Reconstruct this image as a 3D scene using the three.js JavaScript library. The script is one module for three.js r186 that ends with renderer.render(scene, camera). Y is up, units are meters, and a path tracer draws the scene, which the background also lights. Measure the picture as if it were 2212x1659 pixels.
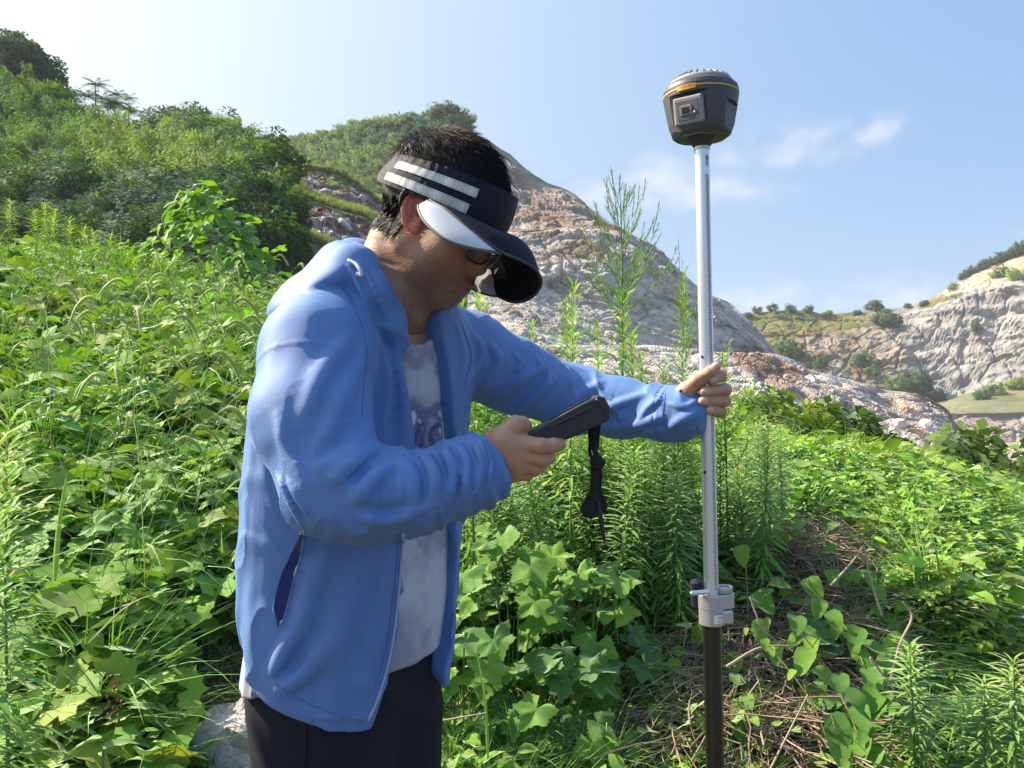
import * as THREE from 'three';
import { mergeGeometries } from 'three/addons/utils/BufferGeometryUtils.js';
import { RoundedBoxGeometry } from 'three/addons/geometries/RoundedBoxGeometry.js';
import { Brush, Evaluator, SUBTRACTION } from 'three-bvh-csg';

// ------------------------------------------------------------------ camera, sky, sun, exposure
const scene = new THREE.Scene();
const VW = 2212, VH = 1659, FOC = 1723, EYE = 1.25, PITCH = 1.0 * Math.PI / 180;
const camera = new THREE.PerspectiveCamera(2 * Math.atan(VH / 2 / FOC) * 180 / Math.PI, VW / VH, 0.05, 3000);
camera.position.set(0, EYE, 0);
camera.rotation.set(PITCH, 0, 0);
camera.updateMatrixWorld(true);
const renderer = new THREE.WebGLRenderer({ antialias: true });
renderer.toneMapping = THREE.LinearToneMapping;
renderer.toneMappingExposure = 2.42;
renderer.shadowMap.enabled = true;

const SUN = new THREE.Vector3(-0.955, 0.80, -0.30).normalize();
const SKY_LEVEL = 0.425;
const sun = new THREE.DirectionalLight(0xfff0d8, 5.0);
sun.position.copy(SUN).multiplyScalar(60);
sun.castShadow = true;
sun.shadow.radius = 1;
Object.assign(sun.shadow.camera, { left: -30, right: 30, top: 30, bottom: -30, near: 1, far: 160 });
scene.add(sun, sun.target);

// ------------------------------------------------------------------ helpers
function rng(seed) { let a = seed >>> 0; return () => { a = (a + 0x6d2b79f5) | 0; let t = Math.imul(a ^ (a >>> 15), 1 | a); t = (t + Math.imul(t ^ (t >>> 7), 61 | t)) ^ t; return ((t ^ (t >>> 14)) >>> 0) / 4294967296; }; }
const { lerp, clamp, smoothstep } = THREE.MathUtils;
const sst = (a, b, x) => { const t = clamp((x - a) / (b - a), 0, 1); return t * t * (3 - 2 * t); };
const V = (x, y, z) => new THREE.Vector3(x, y, z);
const CP = Math.cos(PITCH), SP = Math.sin(PITCH);
// the point that stands DEPTH metres in front of the lens on the line of sight (px, py)
function P(px, py, d) { const x = (px - VW / 2) / FOC * d, y = -(py - VH / 2) / FOC * d, z = -d; return V(x, EYE + y * CP - z * SP, y * SP + z * CP); }
const hsh = new Uint8Array(512); { const r = rng(77); const p = [...Array(256).keys()]; for (let i = 255; i > 0; i--) { const j = Math.floor(r() * (i + 1)); [p[i], p[j]] = [p[j], p[i]]; } for (let i = 0; i < 512; i++) hsh[i] = p[i & 255]; }
const GX = [1, -1, 1, -1, 1, -1, 1, -1, 0, 0, 0, 0], GY = [1, 1, -1, -1, 0, 0, 0, 0, 1, -1, 1, -1], GZ = [0, 0, 0, 0, 1, 1, -1, -1, 1, 1, -1, -1];
function noise(x, y, z = 0) {
  const xi = Math.floor(x), yi = Math.floor(y), zi = Math.floor(z), X = xi & 255, Y = yi & 255, Z = zi & 255; x -= xi; y -= yi; z -= zi;
  const u = x * x * x * (x * (x * 6 - 15) + 10), v = y * y * y * (y * (y * 6 - 15) + 10), w = z * z * z * (z * (z * 6 - 15) + 10);
  const g = (h, a, b, c) => { h %= 12; return GX[h] * a + GY[h] * b + GZ[h] * c; };
  const A = hsh[X] + Y, AA = hsh[A] + Z, AB = hsh[A + 1] + Z, B = hsh[X + 1] + Y, BA = hsh[B] + Z, BB = hsh[B + 1] + Z;
  return lerp(lerp(lerp(g(hsh[AA], x, y, z), g(hsh[BA], x - 1, y, z), u), lerp(g(hsh[AB], x, y - 1, z), g(hsh[BB], x - 1, y - 1, z), u), v),
    lerp(lerp(g(hsh[AA + 1], x, y, z - 1), g(hsh[BA + 1], x - 1, y, z - 1), u), lerp(g(hsh[AB + 1], x, y - 1, z - 1), g(hsh[BB + 1], x - 1, y - 1, z - 1), u), v), w);
}
function fbm(x, y, z, n = 4) { let s = 0, a = 0.5; for (let i = 0; i < n; i++) { s += a * noise(x, y, z); x = x * 2.03 + 11.3; y = y * 2.03 + 5.7; z = z * 2.03 + 2.9; a *= 0.5; } return s; }
function ridged(x, y, z, n = 4) { let s = 0, a = 0.5; for (let i = 0; i < n; i++) { s += a * (1 - Math.abs(noise(x, y, z)) * 2); x = x * 2.1 + 3.3; y = y * 2.1 + 7.7; z = z * 2.1 + 1.9; a *= 0.5; } return s; }
const cellHash = (i, j, k, s) => { let h = Math.imul(i, 374761393) ^ Math.imul(j, 668265263) ^ Math.imul(k, 2147483647 ^ 0x5bd1e995) ^ Math.imul(s, 1274126177); h = Math.imul(h ^ (h >>> 13), 1274126177); return ((h ^ (h >>> 16)) >>> 0) / 4294967296; };
// cellular noise: [distance to the edge between the two nearest cells, a value of the nearest cell, a sloping value inside it]
function cells(x, y, z) {
  const xi = Math.floor(x), yi = Math.floor(y), zi = Math.floor(z); let f1 = 9, f2 = 9, id = 0, tilt = 0;
  for (let a = -1; a < 2; a++) for (let b = -1; b < 2; b++) for (let c = -1; c < 2; c++) {
    const i = xi + a, j = yi + b, k = zi + c, dx = i + cellHash(i, j, k, 1) - x, dy = j + cellHash(i, j, k, 2) - y, dz = k + cellHash(i, j, k, 3) - z, d = dx * dx + dy * dy + dz * dz;
    if (d < f1) { f2 = f1; f1 = d; id = cellHash(i, j, k, 4); tilt = dx * (cellHash(i, j, k, 5) - 0.5) + dy * (cellHash(i, j, k, 6) - 0.5) + dz * (cellHash(i, j, k, 7) - 0.5); } else if (d < f2) f2 = d;
  }
  return [Math.sqrt(f2) - Math.sqrt(f1), id, tilt];
}
function curve(table) { // smooth function through [x, y] pairs
  const n = table.length;
  return (x) => {
    if (x <= table[0][0]) return table[0][1]; if (x >= table[n - 1][0]) return table[n - 1][1];
    let i = 0; while (x > table[i + 1][0]) i++;
    const [x0, y0] = table[i], [x1, y1] = table[i + 1], t = (x - x0) / (x1 - x0);
    const m = (k) => k <= 0 || k >= n - 1 ? 0 : (table[k + 1][1] - table[k - 1][1]) / (table[k + 1][0] - table[k - 1][0]);
    const h = x1 - x0, t2 = t * t, t3 = t2 * t;
    return (2 * t3 - 3 * t2 + 1) * y0 + (t3 - 2 * t2 + t) * h * m(i) + (-2 * t3 + 3 * t2) * y1 + (t3 - t2) * h * m(i + 1);
  };
}
const usedNames = new Map();
function numbered(n) { const k = usedNames.get(n) || 0; usedNames.set(n, k + 1); return k ? n + '_' + String(k).padStart(3, '0') : n; }
function tag(o, label, category, group) { o.userData.label = label; if (category) o.userData.category = category; if (group) o.userData.group = group; return o; }
const shadows = (o) => { o.castShadow = o.receiveShadow = true; return o; };
function thing(name, label, category, pos, group) { const o = new THREE.Group(); o.name = numbered(name); if (pos) o.position.copy(pos); scene.add(o); return tag(o, label, category, group); }
function part(name, geo, mat, parent) { const o = shadows(new THREE.Mesh(geo, mat)); o.name = name; parent.add(o); return o; }
function struct(name, geo, mat) { const o = shadows(new THREE.Mesh(geo, mat)); o.name = numbered(name); o.userData.kind = 'structure'; scene.add(o); return o; }
function stuff(name, geo, mat, list, label, category, parent) { // list of {m: Matrix4, c: Color}
  const o = shadows(new THREE.InstancedMesh(geo, mat, list.length)); o.name = numbered(name);
  list.forEach((e, i) => { o.setMatrixAt(i, e.m); if (e.c) o.setColorAt(i, e.c); });
  o.userData.kind = 'stuff'; if (label) tag(o, label, category); (parent || scene).add(o); return o;
}
const rgb = (r, g, b) => new THREE.Color().setRGB(r, g, b);
class GB { // collects vertices and triangles
  constructor() { this.p = []; this.u = []; this.c = []; this.i = []; }
  v(x, y, z, u = 0, w = 0, c) { this.p.push(x, y, z); this.u.push(u, w); if (c) this.c.push(c[0], c[1], c[2]); return this.p.length / 3 - 1; }
  t(a, b, c) { this.i.push(a, b, c); }
  q(a, b, c, d) { this.i.push(a, b, c, a, c, d); }
  geo(smooth = true) {
    let g = new THREE.BufferGeometry(); g.setAttribute('position', new THREE.Float32BufferAttribute(this.p, 3)); g.setAttribute('uv', new THREE.Float32BufferAttribute(this.u, 2));
    if (this.c.length) g.setAttribute('color', new THREE.Float32BufferAttribute(this.c, 3));
    g.setIndex(this.i); if (!smooth) g = g.toNonIndexed(); g.computeVertexNormals(); return g;
  }
}
// a tube through points (Vector3) with a radius per point or one radius
function tube(pts, r, sides = 6, gb = new GB(), col) {
  const n = pts.length, up = V(0.13, 0.97, 0.2).normalize(), rows = []; let prev;
  for (let i = 0; i < n; i++) {
    const t = pts[Math.min(i + 1, n - 1)].clone().sub(pts[Math.max(i - 1, 0)]).normalize();
    let a = prev ? prev.clone().sub(t.clone().multiplyScalar(prev.dot(t))) : up.clone().cross(t); if (a.lengthSq() < 1e-6) a = V(1, 0, 0).cross(t); a.normalize(); prev = a.clone();
    const b = t.clone().cross(a), rr = typeof r === 'function' ? r(i / (n - 1)) : Array.isArray(r) ? r[i] : r, row = [];
    for (let k = 0; k <= sides; k++) { const w = k / sides * Math.PI * 2, c = Math.cos(w) * rr, s = Math.sin(w) * rr; row.push(gb.v(pts[i].x + a.x * c + b.x * s, pts[i].y + a.y * c + b.y * s, pts[i].z + a.z * c + b.z * s, k / sides, i / (n - 1), col)); }
    rows.push(row);
  }
  for (let i = 0; i < n - 1; i++) for (let k = 0; k < sides; k++) gb.q(rows[i][k], rows[i][k + 1], rows[i + 1][k + 1], rows[i + 1][k]);
  for (const e of [0, n - 1]) { const c = gb.v(pts[e].x, pts[e].y, pts[e].z, 0.5, 0.5, col); for (let k = 0; k < sides; k++) e ? gb.t(rows[e][k], rows[e][k + 1], c) : gb.t(rows[e][k + 1], rows[e][k], c); }
  return gb;
}
const spline = (pts, n) => new THREE.CatmullRomCurve3(pts, false, 'centripetal').getPoints(n);
function noiseTexture(n, f, srgb = false) { // f(u, v) -> [r,g,b] 0..1, tiling is the caller's business
  const d = new Uint8Array(n * n * 4); for (let y = 0; y < n; y++) for (let x = 0; x < n; x++) { const c = f(x / n, y / n), o = (y * n + x) * 4; for (let k = 0; k < 3; k++) d[o + k] = clamp(c[k] * 255, 0, 255); d[o + 3] = 255; }
  const t = new THREE.DataTexture(d, n, n); t.wrapS = t.wrapT = THREE.RepeatWrapping; t.magFilter = THREE.LinearFilter; if (srgb) t.colorSpace = THREE.SRGBColorSpace; t.needsUpdate = true; return t;
}
function canvasTexture(w, h, draw) { const c = document.createElement('canvas'); c.width = w; c.height = h; draw(c.getContext('2d'), w, h); const t = new THREE.CanvasTexture(c); t.colorSpace = THREE.SRGBColorSpace; t.wrapS = t.wrapT = THREE.ClampToEdgeWrapping; return t; }
const std = (o) => new THREE.MeshStandardMaterial(o), phy = (o) => new THREE.MeshPhysicalMaterial(o);

// ------------------------------------------------------------------ sky: clear hazy air with a few low clouds
{
  const w = 2048, h = 1024, d = new Float32Array(w * h * 4);
  // clouds: bearing, height, half widths (degrees), strength
  const puffs = [[10.7,14.9,2.2,0.92,1],[12.9,13.9,4.7,0.8,0.7],[9.4,13.9,1.6,0.68,0.8],[18.8,16.3,3.8,0.87,0.62],[20.9,17.0,3.4,0.63,0.5],[24.9,16.8,1.6,0.72,0.65],[6.1,14.0,1.8,0.63,0.8],[16.4,14.1,1.8,0.54,0.5],[17.3,6.5,2.7,0.69,0.8],[21.7,6.3,3.6,0.55,0.6],[25.6,6.4,2.9,0.71,0.75],[14.8,6.7,2.2,0.45,0.5],[35.9,9.1,2.5,0.79,0.7],[42.9,11.6,3.4,0.94,0.8],[-43.1,13.4,3.8,1.15,0.6],[-53.4,8.7,3.3,0.97,0.7],[54.4,7.0,3.1,1.15,0.8]];
  for (let j = 0; j < h; j++) for (let i = 0; i < w; i++) {
    const el = ((j + 0.5) / h - 0.5) * Math.PI, az = ((i + 0.5) / w - 0.5) * 2 * Math.PI, x = Math.cos(az) * Math.cos(el), y = Math.sin(el), z = Math.sin(az) * Math.cos(el);
    const cs = x * SUN.x + y * SUN.y + z * SUN.z, up = Math.max(y, 0);
    const k = 1 - Math.exp(-up * 2.6), hz = Math.exp(-up * 7);
    let c = [lerp(0.54, 0.09, k), lerp(0.73, 0.31, k), lerp(0.97, 0.72, k)];
    const gl = Math.pow(Math.max(0, (cs + 0.35) / 1.35), 2.7), g2 = Math.pow(Math.max(cs, 0), 24);
    c = [c[0] + gl * 1.2 + g2 * 1.2 + hz * .04, c[1] + gl * 1.02 + g2 * 1.1 + hz * .03, c[2] + gl * 0.6 + g2 * 0.9 + hz * .02];
    if (el > 0) {
      const A = Math.atan2(x, -z) * 180 / Math.PI, E = el * 180 / Math.PI; let m = 0;
      for (const [a, b, sa, se, s] of puffs) { const q = ((A - a) / (sa * 1.5)) ** 2 + ((E - b) / (E < b ? se * 1.4 : se * 2.2)) ** 2; if (q < 6) m = Math.max(m, s * Math.exp(-q)); }
      if (m > 0.02) { const n = 0.5 + 1.1 * fbm(A / 2.3, E / 1.5, 3, 5), cov = sst(0.08, 1.25, m + (n - 0.5) * Math.min(1, m * 2) * 0.9) * 0.72; c = [lerp(c[0], 0.90, cov), lerp(c[1], 0.93, cov), lerp(c[2], 1.04, cov)]; }
    }
    if (y < 0) { const q = Math.min(1, -y * 6); c = [lerp(c[0], 0.12, q), lerp(c[1], 0.14, q), lerp(c[2], 0.08, q)]; }
    const o = (j * w + i) * 4; for (let q = 0; q < 3; q++) d[o + q] = c[q] * SKY_LEVEL; d[o + 3] = 1;
  }
  const t = new THREE.DataTexture(d, w, h, THREE.RGBAFormat, THREE.FloatType); t.mapping = THREE.EquirectangularReflectionMapping; t.magFilter = THREE.LinearFilter; t.needsUpdate = true;
  scene.background = t; scene.environment = t;
}
// ------------------------------------------------------------------ the ground
const gCrestY = curve([[-2400, 560], [-1200, 565], [-400, 590], [0, 615], [300, 635], [600, 690], [900, 830], [1200, 930], [1500, 950], [1700, 990], [1900, 1040], [2212, 1130], [2700, 1230], [4200, 1300]]);
const gCrestD = curve([[-2400, 15], [0, 14], [600, 14], [900, 12], [1200, 10], [1500, 10], [1700, 11], [2212, 12], [4200, 13]]);
function ground(x, z) {
  const d = -z, px = clamp(VW / 2 + FOC * x / Math.max(d, 2), -2400, 4200), dc = gCrestD(px), hc = EYE + (860 - gCrestY(px)) / FOC * dc;
  let h = hc * Math.pow(clamp((d - 1.9) / (dc - 1.9), 0, 1), px < 900 ? 0.85 : 0.9);
  if (d > dc) { const e = d - dc, r = sst(500, 1500, px); h += -r * Math.min(16, e * e * 0.03 + e * 0.16) + (1 - r) * -0.9 * Math.min(1, e / 6) - (1 - r) * Math.max(0, Math.min(14, (e - 60) * 0.1)); }
  if (d > 0.5) { // hummocks: the creeper mound and the heap of dead stems
    h += 0.42 * Math.exp(-(((px - 1930) / 330) ** 2) - ((d - 6.2) / 2.2) ** 2) + 0.22 * Math.exp(-(((px - 1720) / 230) ** 2) - ((d - 3.7) / 0.9) ** 2);
    h += 0.13 * noise(x * 0.7, z * 0.7, 4) * Math.min(1, d / 4) + 0.05 * noise(x * 2.3, z * 2.3, 9) * Math.min(1, d / 3);
  }
  return h;
}
{
  const gb = new GB(), xs = [], zs = [];
  const spread = (a, b, n, p, out) => { for (let i = 0; i <= n; i++) { const t = i / n * 2 - 1; out.push(((a + b) / 2) + Math.sign(t) * Math.pow(Math.abs(t), p) * (b - a) / 2); } };
  spread(-600, 600, 260, 4.0, xs); for (let i = 0; i <= 300; i++) { const t = i / 300; zs.push(6 - 9 * t * 3.2 - 560 * Math.pow(t, 5)); }
  const at = zs.map((z) => xs.map((x) => {
    const y = ground(x, z), n = fbm(x * 1.7, z * 1.7, 2, 4), m = 0.8 + 0.5 * fbm(x * 9, z * 9, 5, 3), g = sst(-0.1, 0.25, fbm(x * 0.5, z * 0.5, 7, 3));
    return gb.v(x, y, z, x, z, [lerp(0.115, 0.055, g) * m * (1 + n * 0.5), lerp(0.085, 0.062, g) * m * (1 + n * 0.5), lerp(0.06, 0.03, g) * m]);
  }));
  for (let j = 0; j < zs.length - 1; j++) for (let i = 0; i < xs.length - 1; i++) gb.q(at[j][i], at[j][i + 1], at[j + 1][i + 1], at[j + 1][i]);
  struct('ground', gb.geo(), std({ vertexColors: true, roughness: 1, side: THREE.DoubleSide }));
}

// ------------------------------------------------------------------ hills and quarry faces
// a sheet of land through ROWS of { y: height on the line of sight, d: distance }, both functions of the bearing px; the first row is the far side
function land(name, x0, x1, nu, rows, nv, relief, color, mat) {
  const pos = [], K = rows.length - 1, m = nu + 1;
  for (let j = 0; j <= nv; j++) { const T = j / nv * K, k = Math.min(K - 1, Math.floor(T)), f = T - k; for (let i = 0; i <= nu; i++) { const px = lerp(x0, x1, i / nu), a = rows[k], b = rows[k + 1]; pos.push(P(px, lerp(a.y(px), b.y(px), f), lerp(a.d(px), b.d(px), f))); } }
  const nor = (q) => { const out = []; for (let j = 0; j <= nv; j++) for (let i = 0; i <= nu; i++) { const a = q[j * m + Math.max(0, i - 1)], b = q[j * m + Math.min(nu, i + 1)], c = q[Math.max(0, j - 1) * m + i], d = q[Math.min(nv, j + 1) * m + i]; const n = b.clone().sub(a).cross(c.clone().sub(d)); n.normalize(); out.push(n); } return out; };
  const n0 = nor(pos), gb = new GB(), moved = [];
  for (let j = 0; j <= nv; j++) for (let i = 0; i <= nu; i++) { const k = j * m + i, p = pos[k], r = relief(p, lerp(x0, x1, i / nu), j / nv * K, n0[k]); moved.push(p.clone().addScaledVector(n0[k], r)); }
  const n1 = nor(moved);
  for (let j = 0; j <= nv; j++) for (let i = 0; i <= nu; i++) { const k = j * m + i, p = moved[k]; gb.v(p.x, p.y, p.z, p.x * 0.3 + p.z * 0.2, p.y * 0.3, color(p, n1[k], lerp(x0, x1, i / nu), j / nv * K)); }
  for (let j = 0; j < nv; j++) for (let i = 0; i < nu; i++) { const a = j * m + i; gb.q(a + m, a + m + 1, a + 1, a); }
  const o = struct(name, gb.geo(), mat || rockMat);
  o.userData.at = (px, T) => { const i = clamp(Math.round((px - x0) / (x1 - x0) * nu), 0, nu), j = clamp(Math.round(T / K * nv), 0, nv), k = j * m + i; return { p: moved[k].clone(), n: n1[k].clone() }; };
  return o;
}
const grit = noiseTexture(256, (u, v) => { const t = 6.28318, a = fbm(4 * Math.cos(u * t) + 20, 4 * Math.sin(u * t) + 4 * Math.cos(v * t), 4 * Math.sin(v * t), 5); return [0.5 + a, 0.5 + a, 0.5 + a]; });
const rockMat = std({ flatShading: true, vertexColors: true, roughness: 0.95, bumpMap: grit, bumpScale: 0.25, side: THREE.DoubleSide });
const c = (v) => () => v;
const mix3 = (a, b, t) => [lerp(a[0], b[0], t), lerp(a[1], b[1], t), lerp(a[2], b[2], t)];
// broken rock: blocks of several sizes standing proud of each other, with open joints
function broken(p, s, a, dip = 0.5, fine = 1) {
  const q = p.x * 0.87 - p.y * dip, r = p.y * 0.87 + p.x * dip, x = q / s * 0.55, y = r / s, z = p.z / s;
  const w = 0.4 * noise(x * 0.8, y * 0.8, z * 0.8), [e1, i1, t1] = cells(x + w, y + w, z), [e2, i2, t2] = cells(x * 2.4 + w, y * 2.6, z * 2.4), [e3, i3, t3] = cells(x * 6.3, y * 6.1, z * 6.3);
  return a * ((i1 - 0.5) * 0.35 + t1 * 1.1 - 0.22 * (1 - sst(0, 0.2, e1)) + 0.42 * ((i2 - 0.5) * 0.5 + t2 * 1.2 - 0.3 * (1 - sst(0, 0.2, e2))) + fine * 0.17 * ((i3 - 0.5) * 0.7 + t3));
}
const WHITE = [0.52, 0.50, 0.475], GREY = [0.33, 0.305, 0.285], TAN = [0.38, 0.275, 0.20], BROWN = [0.20, 0.115, 0.075], RED = [0.24, 0.11, 0.075], GRASS = [0.13, 0.17, 0.035], SCRUB = [0.05, 0.085, 0.02];

// the wooded hill on the left
const lhTop = curve([[-1500, 60], [-700, 80], [-300, 110], [0, 185], [90, 225], [190, 285], [300, 330], [430, 330], [520, 370], [580, 410], [640, 460], [700, 540], [740, 640]]);
const leftHill = land('wooded_hill', -1500, 740, 160, [
  { y: (x) => lhTop(x) + 60, d: curve([[-1500, 130], [0, 100], [740, 60]]) }, { y: lhTop, d: curve([[-1500, 110], [0, 80], [400, 66], [740, 46]]) },
  { y: (x) => lerp(lhTop(x), 640, 0.5), d: curve([[-1500, 75], [0, 56], [740, 40]]) }, { y: c(620), d: c(33) }, { y: c(700), d: c(29) }, { y: c(800), d: c(26) }], 80,
(p) => 0.5 * noise(p.x * 0.2, p.y * 0.2, p.z * 0.2), (p) => mix3([0.03, 0.04, 0.012], [0.07, 0.09, 0.03], 0.5 + fbm(p.x * 0.5, p.y * 0.5, p.z * 0.5, 3)));

// the terraced bank between the two hills
const bank = land('terraced_bank', 540, 1010, 230, [
  { y: c(420), d: c(100) }, { y: curve([[540, 345], [631, 360], [680, 368], [734, 384], [773, 413], [807, 436], [900, 520], [1010, 680]]), d: c(88) },
  { y: curve([[540, 360], [631, 378], [680, 420], [734, 445], [807, 462], [900, 560], [1010, 700]]), d: c(80) }, { y: curve([[540, 400], [631, 420], [689, 446], [734, 458], [807, 476], [900, 575], [1010, 720]]), d: c(74) },
  { y: curve([[540, 480], [634, 495], [700, 520], [760, 560], [900, 640], [1010, 740]]), d: c(68) }, { y: curve([[540, 500], [634, 515], [700, 540], [760, 575], [900, 660], [1010, 750]]), d: c(64) }, { y: curve([[540, 660], [800, 680], [1010, 770]]), d: c(56) }, { y: curve([[540, 760], [1010, 800]]), d: c(48) }], 170,
(p, px, T) => { const f = Math.abs(T % 2 - 0.5) < 2 && (T > 1 && T < 2 || T > 3 && T < 4 || T > 5) ? 1 : 0.15; return broken(p, 2.4, 1.1 * f) + 0.5 * noise(p.x * 0.2, p.y * 0.2, 3); },
(p, n, px, T) => {
  const r = fbm(p.x * 0.45, p.y * 0.6, p.z * 0.45, 4), ledge = (T > 2 && T < 3) || (T > 4 && T < 5) || T < 1.08, g = ledge ? 1 : sst(0.12, 0.3, fbm(p.x * 0.3, p.y * 0.3, 9, 3) + 0.12 * n.y);
  let k = mix3(RED, [0.30, 0.24, 0.2], sst(-0.1, 0.3, r)); const [e, id] = cells(p.x * 0.9, p.y * 0.9, p.z * 0.9); k = mix3(k, WHITE, id > 0.68 ? 0.55 : 0); k = k.map((v) => v * (0.6 + 0.6 * id) * (e < 0.06 ? 0.55 : 1));
  return mix3(k, mix3([0.16, 0.19, 0.04], [0.08, 0.12, 0.03], 0.5 + r), g);
});

// the quarried hill in the middle
const qhRidge = curve([[480, 345], [600, 330], [700, 312], [800, 285], [900, 272], [1000, 270], [1018, 282], [1100, 332], [1133, 362], [1183, 394], [1236, 415], [1282, 455], [1332, 488], [1382, 515], [1426, 544], [1464, 580], [1502, 615], [1546, 642], [1577, 656], [1605, 680], [1634, 712], [1663, 744], [1690, 775], [1740, 860], [1800, 960]]);
const qhBench = (x) => Math.max(qhRidge(x) + 6, curve([[480, 430], [800, 440], [900, 470], [1090, 495], [1330, 500], [1450, 590], [1700, 800], [1800, 980]])(x));
const qhD = (near, far) => curve([[480, far], [1100, far], [1800, near]]);
const quarryHill = land('quarried_hill', 480, 1800, 520, [
  { y: (x) => qhRidge(x) + 40, d: qhD(175, 215) }, { y: qhRidge, d: qhD(130, 175) }, { y: (x) => qhBench(x), d: qhD(122, 138) }, { y: (x) => qhBench(x) + 9, d: qhD(118, 128) },
  { y: (x) => Math.max(qhBench(x) + 14, curve([[480, 640], [1090, 640], [1250, 690], [1400, 740], [1700, 850], [1800, 985]])(x)), d: qhD(112, 116) },
  { y: (x) => curve([[480, 800], [1000, 760], [1300, 830], [1700, 930], [1800, 1010]])(x), d: qhD(96, 98) }, { y: c(1080), d: c(72) }], 400,
(p, px, T, n) => {
  const woods = 1 - sst(940, 1040, px + 60 * (T - 1.2)); if (T < 1.02) return 0.35 * fbm(p.x * 0.3, p.y * 0.3, p.z * 0.3);
  const face = T < 2 ? 1.1 : T < 3 ? 0.35 : T < 4 ? 1.2 : lerp(0.6, 0.4, T - 4);
  const scree = sst(3.6, 4.2, T); return lerp(lerp(broken(p, 4.2, 1.25 * face), broken(p, 2.4, 0.45, 0.6, 0.3) + 0.9 * fbm(p.x * 0.2, p.y * 0.2, p.z * 0.2, 3), scree) + 2.0 * face * fbm(p.x * 0.07 + p.y * 0.05, p.y * 0.09, p.z * 0.07, 3), 0.4 * noise(p.x * 0.3, p.y * 0.3, p.z * 0.3), woods) * Math.min(1, (T - 1.02) * 6);
},
(p, n, px, T) => {
  const Q = p.x * 0.87 - p.y * 0.5, R = p.y * 0.87 + p.x * 0.5, a = fbm(Q * 0.06, R * 0.16, p.z * 0.06, 5), b = fbm(Q * 0.25 + 40, R * 0.5, p.z * 0.3, 4), [e, id] = cells(p.x * 0.5, p.y * 0.55, p.z * 0.5), [e2, id2] = cells(p.x * 1.5, p.y * 1.5, p.z * 1.5);
  const upper = 1 - sst(1.8, 2.2, T), scree = sst(3.9, 4.4, T);
  let k = mix3(mix3(GREY, WHITE, sst(-0.2, 0.25, a + 0.1)), mix3(GREY, TAN, sst(-0.1, 0.35, a)), upper * 0.85);
  k = mix3(k, BROWN, sst(0.02, 0.26, fbm(p.x * 0.07 + 9, p.y * 0.12, p.z * 0.07, 4) + (Math.abs(T - 2.5) < 0.55 ? 0.2 : -0.02)) * 0.75);
  const band = fbm(Q * 0.03 + 5, R * 0.22, p.z * 0.04, 4); k = mix3(k, [0.58, 0.555, 0.53], sst(0.02, 0.18, band) * 0.75); k = mix3(k, [0.27, 0.165, 0.105], sst(-0.04, -0.18, band) * (0.5 + 0.4 * scree)); k = mix3(k, TAN, scree * sst(-0.15, 0.25, b) * 0.4);
  k = mix3(k, [0.19, 0.13, 0.10], scree * sst(0.08, 0.2, fbm(p.x * 0.06 + p.y * 0.1, p.y * 0.18, p.z * 0.05 + 7, 3)) * 0.9);
  const m = 1.08 * (0.92 + 0.14 * id) * (0.96 + 0.08 * id2) * (e < 0.05 ? 0.8 : 1) * (1 + b * 0.5); k = k.map((v) => v * m);
  const grassy = sst(0.17, 0.26, fbm(p.x * 0.16 + 3, p.y * 0.16, p.z * 0.16, 4) + 0.08 * n.y - (T > 2.2 ? 0.08 : 0)) * 0.6;
  k = mix3(k, GRASS, grassy * (px < 1250 ? 1 : 0.35));
  const woods = 1 - sst(930, 1010, px + 90 * (T - 1.1)); return mix3(k, SCRUB, Math.max(woods * (T < 2.3 ? 1 : 0.5), T < 1 ? 0.6 : 0));
});

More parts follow.
